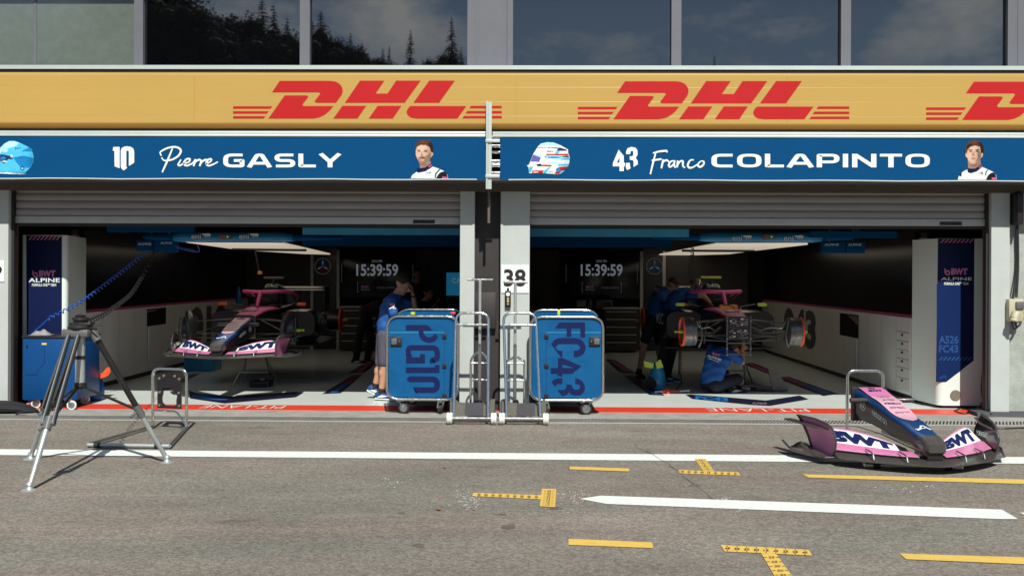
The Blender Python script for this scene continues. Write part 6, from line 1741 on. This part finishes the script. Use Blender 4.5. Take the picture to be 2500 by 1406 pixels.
q = MB('orange'); a = P(1778, 749, 2.0); q.box(a.x - .13, a.x + .13, a.y - .06, a.y + .06, a.z - .035, a.z + .03, bev=.025); q.tube(rpath([a + Vector((-.1, -.06, .02)), a + Vector((0, -.08, .035)), a + Vector((.08, -.07, -.02))], .05), .006, 6, m='rubber black')
tag(q.build('soft_pouch'), 'orange soft pouch lying in front of the cockpit of the right car', 'pouch')
# ================================================================ people: one remeshed continuous body each, clothes and hair as children
def remesh(mb, voxel, smooth=4, fac=.5):
    me = bpy.data.meshes.new('tmp'); me.from_pydata([tuple(p) for p in mb.v], [], mb.f)
    bm_ = bmesh.new(); bm_.from_mesh(me); bmesh.ops.recalc_face_normals(bm_, faces=bm_.faces[:]); bm_.to_mesh(me); bm_.free()
    o = bpy.data.objects.new('tmp', me); COL.objects.link(o)
    r = o.modifiers.new('r', 'REMESH'); r.mode = 'VOXEL'; r.voxel_size = voxel
    if smooth:
        s = o.modifiers.new('s', 'SMOOTH'); s.iterations = smooth; s.factor = fac
    dg = bpy.context.evaluated_depsgraph_get(); m2 = bpy.data.meshes.new_from_object(o.evaluated_get(dg))
    vs = [v.co.copy() for v in m2.vertices]; fs = [list(p.vertices) for p in m2.polygons]
    bpy.data.objects.remove(o); bpy.data.meshes.remove(me); bpy.data.meshes.remove(m2)
    q = MB(mb.cm); q.add(vs, fs); return q
def limb(mb, pts, rs, n=12):
    P_ = [Vector(p) for p in pts]; path = []; rad = []
    for i in range(len(P_) - 1):
        for k in range(6):
            t = k / 6; path.append(P_[i].lerp(P_[i + 1], t)); rad.append(rs[i] + (rs[i + 1] - rs[i]) * t)
    path.append(P_[-1]); rad.append(rs[-1]); mb.tube(path, rad, n)
    for p, r in zip(P_, rs): mb.ell(p, r * 1.02, r * 1.02, r * 1.02, 10, 8)
def rings_torso(mb, secs, lat):
    """secs: (centre, half width, half depth, forward dir) stacked; lat: lateral unit vector"""
    rr = []
    for (c, w, d, fw) in secs:
        c = Vector(c); rr.append([c + lat * w * math.copysign(abs(cos(a)) ** .85, cos(a)) + fw * d * math.copysign(abs(sin(a)) ** .9, sin(a)) for a in [2 * pi * k / 24 for k in range(24)]])
    mb.loft(rr)
def hand(mb, wrist, d, palm_n, thumb_side, curl=.5, s=1.0):
    """palm, five separate fingers and a side thumb; d points along the hand, curl bends towards palm_n"""
    d = Vector(d).normalized(); n = Vector(palm_n); n = (n - d * n.dot(d)).normalized(); t = d.cross(n).normalized() * thumb_side
    w = Vector(wrist)
    rr = []
    for (k, hw, hd) in ((-.01, .026, .020), (.03, .036, .017), (.065, .042, .015), (.095, .041, .013)):
        rr.append([w + d * k * s + t * hw * s * cos(a) + n * hd * s * sin(a) for a in [2 * pi * j / 12 for j in range(12)]])
    mb.loft(rr)
    for i, L_ in enumerate((.068, .078, .073, .056)):
        b = w + d * .088 * s + t * (.030 - .020 * i) * s; a = 0; p = [b]
        for k, f in enumerate((.45, .32, .23)):
            a += curl * (.5 + .35 * k); p.append(p[-1] + (d * cos(a) + n * sin(a)) * L_ * f * s)
        limb(mb, p, [.0095 * s, .009 * s, .0085 * s, .007 * s], 8)
    b = w + d * .025 * s + t * .030 * s
    limb(mb, [b, b + (t * .7 + d * .7 + n * .2) * .036 * s, b + (t * .75 + d * 1.3 + n * .5) * .052 * s], [.014 * s, .011 * s, .008 * s], 8)
def head(mb, c, f, u, s=1.0):
    """cranium, jaw, nose, ears, brow; c = centre of the head, f = face direction, u = crown direction"""
    f = Vector(f).normalized(); u = (Vector(u) - f * Vector(u).dot(f)).normalized(); r = f.cross(u)
    M = Matrix((r, f, u)).transposed().to_4x4(); M.translation = Vector(c)
    q = MB()
    q.ell((0, -.012, .035), .076 * s, .098 * s, .088 * s, 20, 14)
    q.ell((0, .022, -.045), .060 * s, .070 * s, .078 * s, 18, 12)
    q.ell((0, .058, -.098), .030 * s, .030 * s, .022 * s, 12, 8)
    limb(q, [(0, .085, .012), (0, .108, -.026)], [.010 * s, .016 * s], 8)
    q.ell((0, .078, .022), .05 * s, .016 * s, .010 * s, 12, 8)
    q.ell((0, .084, -.058), .024 * s, .011 * s, .007 * s, 10, 6); q.ell((0, .082, -.072), .020 * s, .011 * s, .008 * s, 10, 6)
    for sg in (-1, 1): q.ell((sg * .077 * s, -.012, -.005), .010, .022 * s, .032 * s, 10, 8)
    q.xf(M); mb.add(q.v, q.f)
    return M
def hair_cap(M, s, length, mname, seed=1, back=.03):
    q = MB(mname); rnd_ = random.Random(seed); rows = []
    N, K = 26, 12
    for i in range(K + 1):
        a = (pi / 2) * (1 - i / K * 1.12); row = []
        for j in range(N):
            th = 2 * pi * j / N; fr = sin(th)       # +1 at the face
            lim = -.55 if fr < -.3 else (-.18 if fr < .45 else .42)
            sa = max(sin(a), lim if i > 6 else sin(a)); ca = sqrt(max(0, 1 - sa * sa))
            k = 1 + length * (.6 + .8 * rnd_.random()) * (1 if i < K else .35)
            row.append(M @ Vector(((.078 * ca * cos(th)) * k * s, -.012 - .003 + .101 * ca * sin(th) * k * s, .035 + .091 * sa * k * s)))
        rows.append(row)
    q.loft(rows, cap=True); return q
def eyes(M, s, T):
    q = MB('hair black')
    for sg in (-1, 1):
        q.ell((sg * .031, .089 * s, .004), .012, .006, .006, 8, 6); q.ell((sg * .032, .094 * s, .026), .019, .006, .0045, 8, 6)
    q.xf(M); q.build('eye', T, world=True)
def shoe(mb, ankle, d, m1, m2, s=1.0, up=None):
    d = Vector(d).normalized(); u = Vector(up or (0, 0, 1)); u = (u - d * u.dot(d)).normalized(); r = d.cross(u)
    a = Vector(ankle) - u * .075 * s
    q = MB(); secs = ((-.075, .030, .062), (-.055, .037, .085), (.0, .040, .090), (.06, .046, .062), (.13, .048, .045), (.175, .036, .036), (.192, .016, .022))
    rings = [[a + d * y * s + r * w * s * math.copysign(abs(cos(t)) ** .7, cos(t)) + u * (h / 2 + .012 + math.copysign(abs(sin(t)) ** .7, sin(t)) * h / 2) * s for t in [2 * pi * k / 16 for k in range(16)]] for (y, w, h) in secs]
    mb.loft(rings, m1)
    sole = [[a + d * y * s + r * (w + .004) * s * cos(t) + u * (.008 + .012 * sin(t)) * s for t in [2 * pi * k / 12 for k in range(12)]] for (y, w, h) in secs]
    mb.loft(sole, m2)
    for sg in (-1, 1): mb.add([a + d * y * s + r * sg * (.050 - .2 * abs(y - .05) * .1) * s + u * z * s for y, z in ((-.04, .03), (.02, .028), (.11, .05), (.02, .06))], [(0, 1, 2, 3)], 'print white')

def person(label, J, cfg):
    """J: joint positions; cfg: colours and directions"""
    s = cfg.get('s', 1.0); lat, fw = Vector(cfg['lat']).normalized(), Vector(cfg['fw']).normalized()
    V_ = {k: Vector(v) for k, v in J.items()}
    root = thing('person', label, 'person', cfg['loc'])
    sp = (V_['neck'] - V_['pelvis']); spn = sp.normalized(); fw = (fw - spn * fw.dot(spn)).normalized(); lat = (lat - spn * lat.dot(spn)).normalized()
    bend = cfg.get('bend', Vector((0, 0, 0)))
    def spine(t): return V_['pelvis'].lerp(V_['neck'], t) + Vector(bend) * sin(pi * t)
    W = [(-.10, .155, .10), (0, .165, .115), (.25, .140, .100), (.5, .150, .108), (.75, .180, .112), (.90, .165, .095), (1.0, .075, .065)]
    b = MB(cfg.get('skin', 'skin'))
    rings_torso(b, [(spine(t), w * s, d * s, fw) for t, w, d in W], lat)
    limb(b, [spine(.95), V_['head'] - Vector(cfg['hup']).normalized() * .07], [.062 * s, .056 * s])
    M = head(b, V_['head'], cfg['hf'], cfg['hup'], s)
    for sd in 'RL':
        limb(b, [V_['sh' + sd], V_['el' + sd], V_['wr' + sd]], [.052 * s, .041 * s, .029 * s])
        hd = cfg.get('hand' + sd, (V_['wr' + sd] - V_['el' + sd], fw, 1 if sd == 'R' else -1, .6))
        hand(b, V_['wr' + sd], *hd, s=s)
        limb(b, [V_['hip' + sd], V_['kn' + sd], V_['an' + sd]], [.088 * s, .056 * s, .040 * s])
        calf = V_['kn' + sd].lerp(V_['an' + sd], .32) - fw * .012; b.ell(calf, .056 * s, .056 * s, .075 * s, 10, 8)
    remesh(b, .0075, 3).build('body', root, world=True)
    eyes(M, s, root)
    hair_cap(M, s, cfg.get('hlen', .10), cfg.get('hair', 'hair'), cfg.get('seed', 1)).build('hair', root, world=True)
    # shirt
    q = MB(cfg['shirt'])
    Ws = [(cfg.get('hem', -.16), .178, .128), (0, .182, .132), (.25, .165, .122), (.5, .168, .126), (.75, .192, .126), (.90, .176, .106), (1.0, .088, .076), (1.04, .072, .066)]
    rings_torso(q, [(spine(t), w * s, d * s, fw) for t, w, d in Ws], lat)
    for sd in 'RL':
        e = V_['sh' + sd].lerp(V_['el' + sd], cfg.get('sleeve', .78))
        limb(q, [spine(.88).lerp(V_['sh' + sd], .6), V_['sh' + sd], e], [.075 * s, .072 * s, .064 * s])
    sh = remesh(q, .011, 3)
    rnd_ = random.Random(cfg.get('seed', 1)); ph = [rnd_.uniform(0, 6) for _ in range(6)]
    for p in sh.v:
        k = .006 * sin(p.z * 26 + p.x * 18 + ph[0]) * sin(p.x * 31 + p.y * 22 + ph[1]) + .004 * sin(p.z * 55 + p.y * 37 + ph[2])
        c_ = spine(max(0, min(1, (p - V_['pelvis']).dot(spn) / sp.length))); dv = (p - c_)
        if dv.length > 1e-5: p += dv.normalized() * k
    so_ = sh.build('shirt', root, world=True)
    # shorts / trousers
    q = MB(cfg['legs'])
    rings_torso(q, [(spine(t), w * s, d * s, fw) for t, w, d in ((-.24, .15, .10), (-.12, .172, .122), (0, .172, .124), (.10, .162, .116))], lat)
    for sd in 'RL':
        if cfg.get('long'): limb(q, [V_['hip' + sd], V_['kn' + sd], V_['an' + sd]], [.105 * s, .078 * s, .062 * s])
        else: limb(q, [V_['hip' + sd], V_['hip' + sd].lerp(V_['kn' + sd], .92)], [.108 * s, .086 * s])
    remesh(q, .011, 3).build('trousers' if cfg.get('long') else 'shorts', root, world=True)
    for sd in 'RL':
        q = MB(); shoe(q, V_['an' + sd], cfg['foot' + sd], cfg['shoe'], cfg.get('sole', 'print white'), s * 1.08, cfg.get('footup' + sd)); 
        if not cfg.get('long'): limb(q, [V_['an' + sd] + (V_['kn' + sd] - V_['an' + sd]).normalized() * .045, V_['an' + sd] - Vector((0, 0, .02))], [.047 * s, .045 * s]); q.m = [m_ or 'shoe black' for m_ in q.m]
        q.build('shoe', root, world=True)
    return root, so_, spine, fw, lat, M

# --- the man leaning over the PG10 cart
Y0 = 1.22
def Q(px, py, dy=0.0): return P(px, py, Y0 + dy)
foot_z = .10
J = dict(pelvis=Q(944, 800), neck=Q(967, 720), head=Q(983, 697), shR=Q(958, 736, -.17), shL=Q(974, 733, .17),
         elR=Q(962, 778, -.26), wrR=Q(985, 792, -.22), elL=Q(1013, 752, .14), wrL=Q(1008, 718, .06),
         hipR=Q(940, 818, -.09), hipL=Q(938, 818, .09), knR=Q(939, 888, -.10), knL=Q(930, 888, .10), anR=Q(931, 956, -.10), anL=Q(915, 943, .12))
J['anR'].z = .105; J['anL'].z = .155
r, so_, spn, fw_, lat_, M_ = person('man in blue polo and grey shorts leaning on a blue cart with head in hand', J, dict(
    loc=(J['anR'].x, Y0, 0), lat=(0, -1, 0), fw=(1, 0, -.2), hf=(.80, -.12, -.48), hup=(.5, 0, .85), shirt='shirt blue', legs='shorts grey', shoe='shoe blue', hair='hair', hlen=.16,
    footR=(1, -.25, -.02), footL=(.95, -.1, -.42), bend=Vector((-.03, 0, .0)), sleeve=.72, s=1.0,
    handL=((-.12, -.25, 1), (-1, 0, .1), 1, .5), seed=3))
q = MB('plate black'); a, b = J['elL'], J['wrL']; q.tube([b.lerp(a, .06), b.lerp(a, .17)], .036, 14); q.build('watch', r, world=True)
q = MB('pink'); c = J['shR'].lerp(J['elR'], .40); q.text('BWT', lambda u, v: Vector((c.x + u, c.y - .079, c.z + v)), (-.035, .045, .035, .07), bold=.05)
q.stroke([(-.04, -.005), (-.01, .012), (.02, .03), (.012, .005), (.045, .003)], .014, lambda u, v: Vector((c.x + u, c.y - .078, c.z + v)), 'print white'); q.build('sleeve_print', r, world=True)

# --- seated person with glasses and a standing one in the dark behind
Y0 = 8.3
J = dict(pelvis=Q(1022, 806), neck=Q(1032, 737), head=Q(1046, 716), shR=Q(1030, 752, -.2), shL=Q(1040, 750, .2), elR=Q(1046, 772, -.25), wrR=Q(1060, 748, -.1), elL=Q(1062, 775, .2), wrL=Q(1066, 744, .05),
         hipR=Q(1024, 812, -.1), hipL=Q(1024, 812, .1), knR=Q(1074, 815, -.12), knL=Q(1074, 815, .12), anR=Q(1074, 860, -.12), anL=Q(1074, 860, .12))
r, *_ , M_ = person('person with glasses in black seated in the dark with a hand at the chin', J, dict(
    loc=(J['pelvis'].x, Y0, 0), lat=(0, -1, 0), fw=(1, 0, 0), hf=(1, -.35, -.12), hup=(0, 0, 1), shirt='shirt black', legs='shorts navy', long=True, shoe='shoe black', hair='hair black', skin='skin', footR=(1, 0, 0), footL=(1, 0, 0), seed=5))
q = MB('plate black')
for sg in (-1, 1): q.tube([M_ @ Vector((sg * .032 + .024 * cos(a), .104, .006 + .018 * sin(a))) for a in [i * pi / 6 for i in range(12)]], .003, 5, closed=True); q.tube([M_ @ Vector((sg * .055, .10, .01)), M_ @ Vector((sg * .08, .0, .01))], .003, 5)
q.build('glasses', r, world=True)
q = MB('grey plastic'); a = P(1020, 812, 8.3); q.box(a.x - .25, a.x + .22, 8.05, 8.55, .45, .52, bev=.03); q.cyl((a.x, 8.3, .05), (a.x, 8.3, .45), .03); q.box(a.x - .3, a.x + .3, 8.2, 8.4, .01, .06, bev=.02); q.box(a.x - .3, a.x - .24, 8.05, 8.55, .5, 1.0, bev=.03)
tag(q.build('stool'), 'dark office chair under the seated person behind the PG10 cart', 'chair')
q = MB('wall brown'); q.box(PX(1052, 8.6), PX(1180, 8.6), 8.15, 8.9, PZ(760, 8.4), PZ(752, 8.4)); 
for xx in (1056, 1176): q.box(PX(xx, 8.6) - .03, PX(xx, 8.6) + .03, 8.2, 8.8, .01, PZ(760, 8.4) - .001)
tag(q.build('desk'), 'desk behind the PG10 cart where the person with glasses sits', 'desk')
Y0 = 9.4
J = dict(pelvis=Q(1016, 762), neck=Q(1017, 694), head=Q(1020, 670), shR=Q(1000, 702, -.05), shL=Q(1036, 702, .05), elR=Q(996, 735), wrR=Q(1010, 752, -.15), elL=Q(1040, 735), wrL=Q(1028, 752, -.15),
         hipR=Q(1008, 768), hipL=Q(1024, 768), knR=Q(1006, 815), knL=Q(1026, 815), anR=Q(1006, 858), anL=Q(1026, 858))
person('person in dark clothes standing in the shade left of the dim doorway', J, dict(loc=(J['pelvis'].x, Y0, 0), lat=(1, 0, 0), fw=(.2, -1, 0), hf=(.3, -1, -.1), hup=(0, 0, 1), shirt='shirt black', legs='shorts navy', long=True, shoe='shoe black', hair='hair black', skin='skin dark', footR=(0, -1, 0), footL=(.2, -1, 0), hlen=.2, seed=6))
# --- figure in black trousers bending behind the leaning man
Y0 = 6.9
J = dict(pelvis=Q(893, 762), neck=Q(938, 742), head=Q(956, 740), shR=Q(932, 750, -.2), shL=Q(932, 750, .2), elR=Q(938, 785, -.22), wrR=Q(952, 806, -.15), elL=Q(944, 780, .2), wrL=Q(956, 806, .1),
         hipR=Q(892, 772, -.1), hipL=Q(894, 772, .1), knR=Q(876, 825, -.12), knL=Q(906, 828, .1), anR=Q(869, 878, -.14), anL=Q(896, 880, .1))
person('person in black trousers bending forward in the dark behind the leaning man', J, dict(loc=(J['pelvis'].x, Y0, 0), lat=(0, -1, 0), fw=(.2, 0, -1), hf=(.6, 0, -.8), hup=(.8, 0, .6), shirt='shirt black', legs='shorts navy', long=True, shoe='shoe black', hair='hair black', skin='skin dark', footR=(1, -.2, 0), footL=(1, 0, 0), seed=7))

# lettering on the back of the shirts
def back_print(sp_, f_, l_, t0, parts, w, off):
    q = MB('print white'); up = (sp_(1) - sp_(0)).normalized()
    for (txt, u0, u1, v0, v1, m) in parts:
        q.text(txt, lambda u, v: sp_(t0) + l_ * u + up * v - f_ * (off - 1.1 * u * u), (u0, v0, u1, v1), m, bold=.03)
    return q

# --- two mechanics leaning over the right car
Y0 = 4.3
J = dict(pelvis=Q(1600, 770), neck=Q(1630, 708), head=Q(1644, 697, -.02), shR=Q(1612, 722, -.16), shL=Q(1640, 716, .16), elR=Q(1645, 752, -.18), wrR=Q(1672, 764, -.1), elL=Q(1668, 742, .16), wrL=Q(1690, 756, .1),
         hipR=Q(1594, 782, -.08), hipL=Q(1606, 782, .08), knR=Q(1574, 832, -.10), knL=Q(1610, 838, .1), anR=Q(1560, 890, -.10), anL=Q(1612, 900, .1)); J['anR'].z = J['anL'].z = .11
r, so_, sp_, f_, l_, M_ = person('mechanic in blue shirt and black shorts bending over the right car, nearest its rear', J, dict(loc=(J['pelvis'].x, Y0, 0), lat=(.3, -1, 0), fw=(1, .2, -.6), hf=(.8, .1, -.6), hup=(.6, 0, .8), shirt='shirt blue', legs='shorts navy', shoe='shoe black', hair='hair', skin='skin', footR=(.3, -1, 0), footL=(.8, -.6, 0), bend=Vector((-.05, 0, .05)), seed=8, sole='shoe black'))
back_print(sp_, f_, l_, .80, [('BWT', -.045, .075, .045, .085, 'pink'), ('ALPINE', -.11, .11, .0, .03, 'print white'), ('FORMULA ONE TEAM', -.085, .085, -.028, -.012, 'print white')], .2, .150).build('back_print', r, world=True)
Y0 = 3.5
J = dict(pelvis=Q(1634, 778), neck=Q(1682, 708), head=Q(1699, 702, -.02), shR=Q(1684, 722, -.19), shL=Q(1690, 718, .14), elR=Q(1718, 722, -.30), wrR=Q(1737, 744, -.30), elL=Q(1715, 735, .2), wrL=Q(1742, 752, .1),
         hipR=Q(1630, 790, -.09), hipL=Q(1640, 790, .09), knR=Q(1622, 852, -.1), knL=Q(1642, 850, .1), anR=Q(1612, 915, -.1), anL=Q(1628, 918, .1)); J['anR'].z = J['anL'].z = .11
r, so_, sp_, f_, l_, M_ = person('mechanic with headset in blue shirt reaching an arm into the right cockpit', J, dict(loc=(J['pelvis'].x, Y0, 0), lat=(.2, -1, 0), fw=(1, .1, -.8), hf=(.9, .3, -.4), hup=(.5, 0, .86), shirt='shirt blue', legs='shorts navy', long=True, shoe='shoe blue', hair='portrait light hair', skin='skin', footR=(1, -.4, 0), footL=(1, -.2, 0), bend=Vector((-.06, 0, .06)), sleeve=.5, seed=9))
q = MB('tool blue')
for sg in (-1, 1): q.lathe(M_ @ Vector((sg * .072, -.012, 0)), (M_.to_3x3() @ Vector((sg, 0, 0))), [(0, .040), (.02, .045), (.035, .035), (.038, .01)], 16)
q.tube([M_ @ Vector((.092 * cos(a), -.012, .03 + .105 * sin(a))) for a in [i * pi / 10 for i in range(11)]], .007, 6, m='chrome'); q.build('headset', r, world=True)
for (yy, px, pw, py, cc) in ((4.86, 1632, 20, 700, 0),): pass

back_print(sp_, f_, l_, .80, [('BWT', -.045, .075, .045, .085, 'pink'), ('ALPINE', -.11, .11, .0, .03, 'print white'), ('FORMULA ONE TEAM', -.085, .085, -.028, -.012, 'print white')], .2, .150).build('back_print', r, world=True)
# --- mechanic sitting on the floor under the nose-less bulkhead
Y0 = 2.28
J = dict(pelvis=Q(1738, 928), neck=Q(1766, 852), head=Q(1790, 851, .10), shR=Q(1786, 866, -.05), shL=Q(1738, 850, .22), elR=Q(1812, 884, .02), wrR=Q(1812, 846, .18), elL=Q(1775, 880, .42), wrL=Q(1804, 858, .40),
         hipR=Q(1748, 932, -.08), hipL=Q(1732, 930, .16), knR=Q(1804, 925, .05), knL=Q(1770, 912, .45), anR=Q(1812, 941, .32), anL=Q(1790, 944, .05))
J['pelvis'].z = .14; J['hipR'].z = .13; J['hipL'].z = .13; J['anR'].z = .11; J['anL'].z = .07
r, so_, sp_, f_, l_, M_ = person('mechanic in blue shirt sitting cross-legged on the floor working under the right car', J, dict(loc=(J['pelvis'].x, Y0, 0), lat=(.85, -.5, 0), fw=(.55, .8, 0), hf=(.5, .8, .25), hup=(-.1, -.1, 1), shirt='shirt blue', legs='shorts navy', shoe='shoe black', hair='hair', skin='skin', footR=(.9, -.3, 0), footL=(.95, .1, .0), sleeve=.75, hem=-.10, bend=Vector((-.05, -.06, .0)), seed=12, sole='shoe black', hlen=.12))
back_print(sp_, f_, l_, .70, [('BWT', -.045, .075, .045, .085, 'pink'), ('ALPINE', -.11, .11, .0, .03, 'print white'), ('FORMULA ONE TEAM', -.085, .085, -.028, -.012, 'print white')], .2, .150).build('back_print', r, world=True)
# ================================================================ wooded slope opposite the pits (seen mirrored in the upper windows)
def tree_mats():
    mat('needle dark', (0.018, 0.026, 0.014), 0.9, noise=0.4, nscale=0.6)
    mat('leaf dark', (0.026, 0.034, 0.016), 0.9, noise=0.45, nscale=0.5)
    mat('bark', (0.05, 0.038, 0.03), 0.9, noise=0.3, nscale=5)
    mat('meadow', (0.04, 0.05, 0.02), 0.95, noise=0.3, nscale=0.05)
tree_mats()
def hill_z(x, y):
    t = max(0, min(1, (-y - 62) / 30)); t = t * t * (3 - 2 * t)
    return -1.5 + 18.0 * t + .10 * max(0, -y - 92) + 1.0 * sin(x * .07 + y * .05) * t
hl = MB('meadow'); rows = []
for i in range(41):
    y = -56 - 5 * i; rows.append([Vector((x, y, hill_z(x, y))) for x in range(-200, 201, 8)])
hl.loft(rows, cap=False, closed=False); struct(hl.build('hillside'))
def conifer(seed, h=14.0, sparse=1.0):
    rnd_ = random.Random(seed); q = MB('needle dark')
    z = h * .10
    while z < h * .995:
        f = 1 - z / h; R = h * .27 * f ** .8 * rnd_.uniform(.75, 1.12) + .12
        n = int(6 + 10 * f)
        for k in range(n):
            a = rnd_.uniform(0, 2 * pi); L_ = R * rnd_.uniform(.55, 1.1); droop = rnd_.uniform(.15, .5)
            d = Vector((cos(a), sin(a), 0)); t = Vector((-d.y, d.x, 0)); b = Vector((0, 0, z))
            segs = 4
            for sgm in range(segs):
                u0, u1 = sgm / segs, (sgm + 1) / segs; p0, p1 = b + d * L_ * u0 - Vector((0, 0, droop * L_ * u0 * u0)), b + d * L_ * u1 - Vector((0, 0, droop * L_ * u1 * u1))
                for _ in range(2):
                    w = L_ * .24 * (1.1 - u0) * rnd_.uniform(.6, 1.2); dz = rnd_.uniform(.02, .22) * (1.2 - u0)
                    q.add([p0, p1 + t * w - Vector((0, 0, dz)), p1 - Vector((0, 0, dz * .2)), p0 + t * w * .2 - Vector((0, 0, dz))], [(0, 1, 2)])
                    q.add([p0, p1 - t * w - Vector((0, 0, dz)), p1], [(0, 1, 2)])
        z += h * .022 * sparse * rnd_.uniform(.7, 1.3)
    tr = MB('bark'); tr.tube([(0, 0, -.6), (0, 0, h * .5), (0, 0, h * .99)], [h * .016, h * .009, .01], 8)
    return q, tr
def broadleaf(seed, h=10.0):
    rnd_ = random.Random(seed); q = MB('leaf dark'); tr = MB('bark')
    tr.tube([(0, 0, -.6), (.1, 0, h * .35), (0, .1, h * .7)], [h * .025, h * .018, h * .006], 8)
    cl = [(Vector((rnd_.gauss(0, h * .17), rnd_.gauss(0, h * .17), h * rnd_.uniform(.32, .92))), h * rnd_.uniform(.08, .16)) for _ in range(30)]
    for c, r in cl:
        tr.tube([(0, 0, max(.5, c.z * .55)), c], [h * .008, h * .003], 5)
        for _ in range(330):
            v = Vector((rnd_.gauss(0, 1), rnd_.gauss(0, 1), rnd_.gauss(0, 1))).normalized() * r * rnd_.uniform(.55, 1.08) + c
            a, b = Vector((rnd_.gauss(0, 1), rnd_.gauss(0, 1), rnd_.gauss(0, 1))).normalized(), Vector((rnd_.gauss(0, 1), rnd_.gauss(0, 1), rnd_.gauss(0, 1))).normalized()
            k = h * .020 * rnd_.uniform(.6, 1.4); q.add([v, v + a * k, v + a * k * .6 + b * k], [(0, 1, 2)])
        q.ell(c, r * .62, r * .62, r * .55, 9, 6)
    return q, tr
def tree_proto(kind, seed, h, label, group):
    q, tr = (conifer if kind == 'c' else broadleaf)(seed, h)
    T = thing('conifer_tree' if kind == 'c' else 'broadleaf_tree', label, 'tree', (0, 0, 0), group=group)
    q.build('crown', T); tr.build('trunk', T); return T
GC, GB = 'dark conifers mirrored in the upper windows', 'broadleaf trees mirrored in the upper windows'
LC, LB = 'dark conifer on the wooded slope mirrored in the upper windows', 'bushy dark broadleaf tree on the slope mirrored in the upper windows'
pc = [tree_proto('c', 21, 14, LC, GC), tree_proto('c', 22, 14, LC, GC)]
pb = [tree_proto('b', 31, 10, LB, GB), tree_proto('b', 32, 10, LB, GB)]
used = set()
def mirror_at(px, py, d):
    """ground-plan point and height of something mirrored at pixel px, py; d metres in front of the facade"""
    r_ = ray(px, py); t = (CAM_D + d) / r_.y
    return r_.x * t, -d, CAM_H + r_.z * t
def put(kind, px, py, d, i, base=None, wide=1.0):
    """tree whose tip shows at (px, py) in the window"""
    x, y, zt = mirror_at(px, py, d); zb = hill_z(x, y) if base is None else base
    pr = (pc if kind == 'c' else pb)[i % 2]; h = 14 if kind == 'c' else 10
    T = pr if id(pr) not in used else dup(pr); used.add(id(pr))
    s = (zt - zb) / h; T.location = (x, y, zb); T.scale = (s * wide, s * wide, s); T.rotation_euler.z = i * 1.7
rt = random.Random(9)
# conifers (tip pixel from the photograph)
for i, (px, py, d, w) in enumerate(((640, -4, 92, 1.05), (668, 8, 94, 1.0), (612, 34, 96, .9), (700, 40, 98, .9), (784, 26, 90, 1.1), (806, 70, 93, .9), (762, 50, 92, .9), (855, 78, 94, .9), (884, 104, 97, .9), (935, 115, 99, .8), (950, 110, 102, .7), (1002, 70, 95, .75), (1103, 42, 92, .85), (1126, 112, 96, .7), (1744, 135, 120, .7), (85, -8, 92, 1.0), (125, 10, 95, .9), (30, 4, 94, .9), (-20, 0, 100, .9), (190, 4, 97, .9), (250, -6, 95, .9), (300, -4, 96, .9))):
    put('c', px, py, d, i, wide=w)
# broadleaf mass sloping down to the right
for i in range(40):
    px = rt.uniform(330, 735); top = -14 + min(190, max(0, px - 350)) * .36 + (18 if px > 600 else 0) + 12 * sin(px * .06) + rt.choice([0, 6, 20, 40, 60])
    put('b', px, top, rt.uniform(86, 104), i, wide=1.05)
for i, (px, py) in enumerate(((800, 92), (828, 112), (770, 84), (812, 120), (868, 118), (845, 130), (893, 130), (920, 138), (1085, 132))):
    put('b', px, py, 90 + i, i, wide=.9)
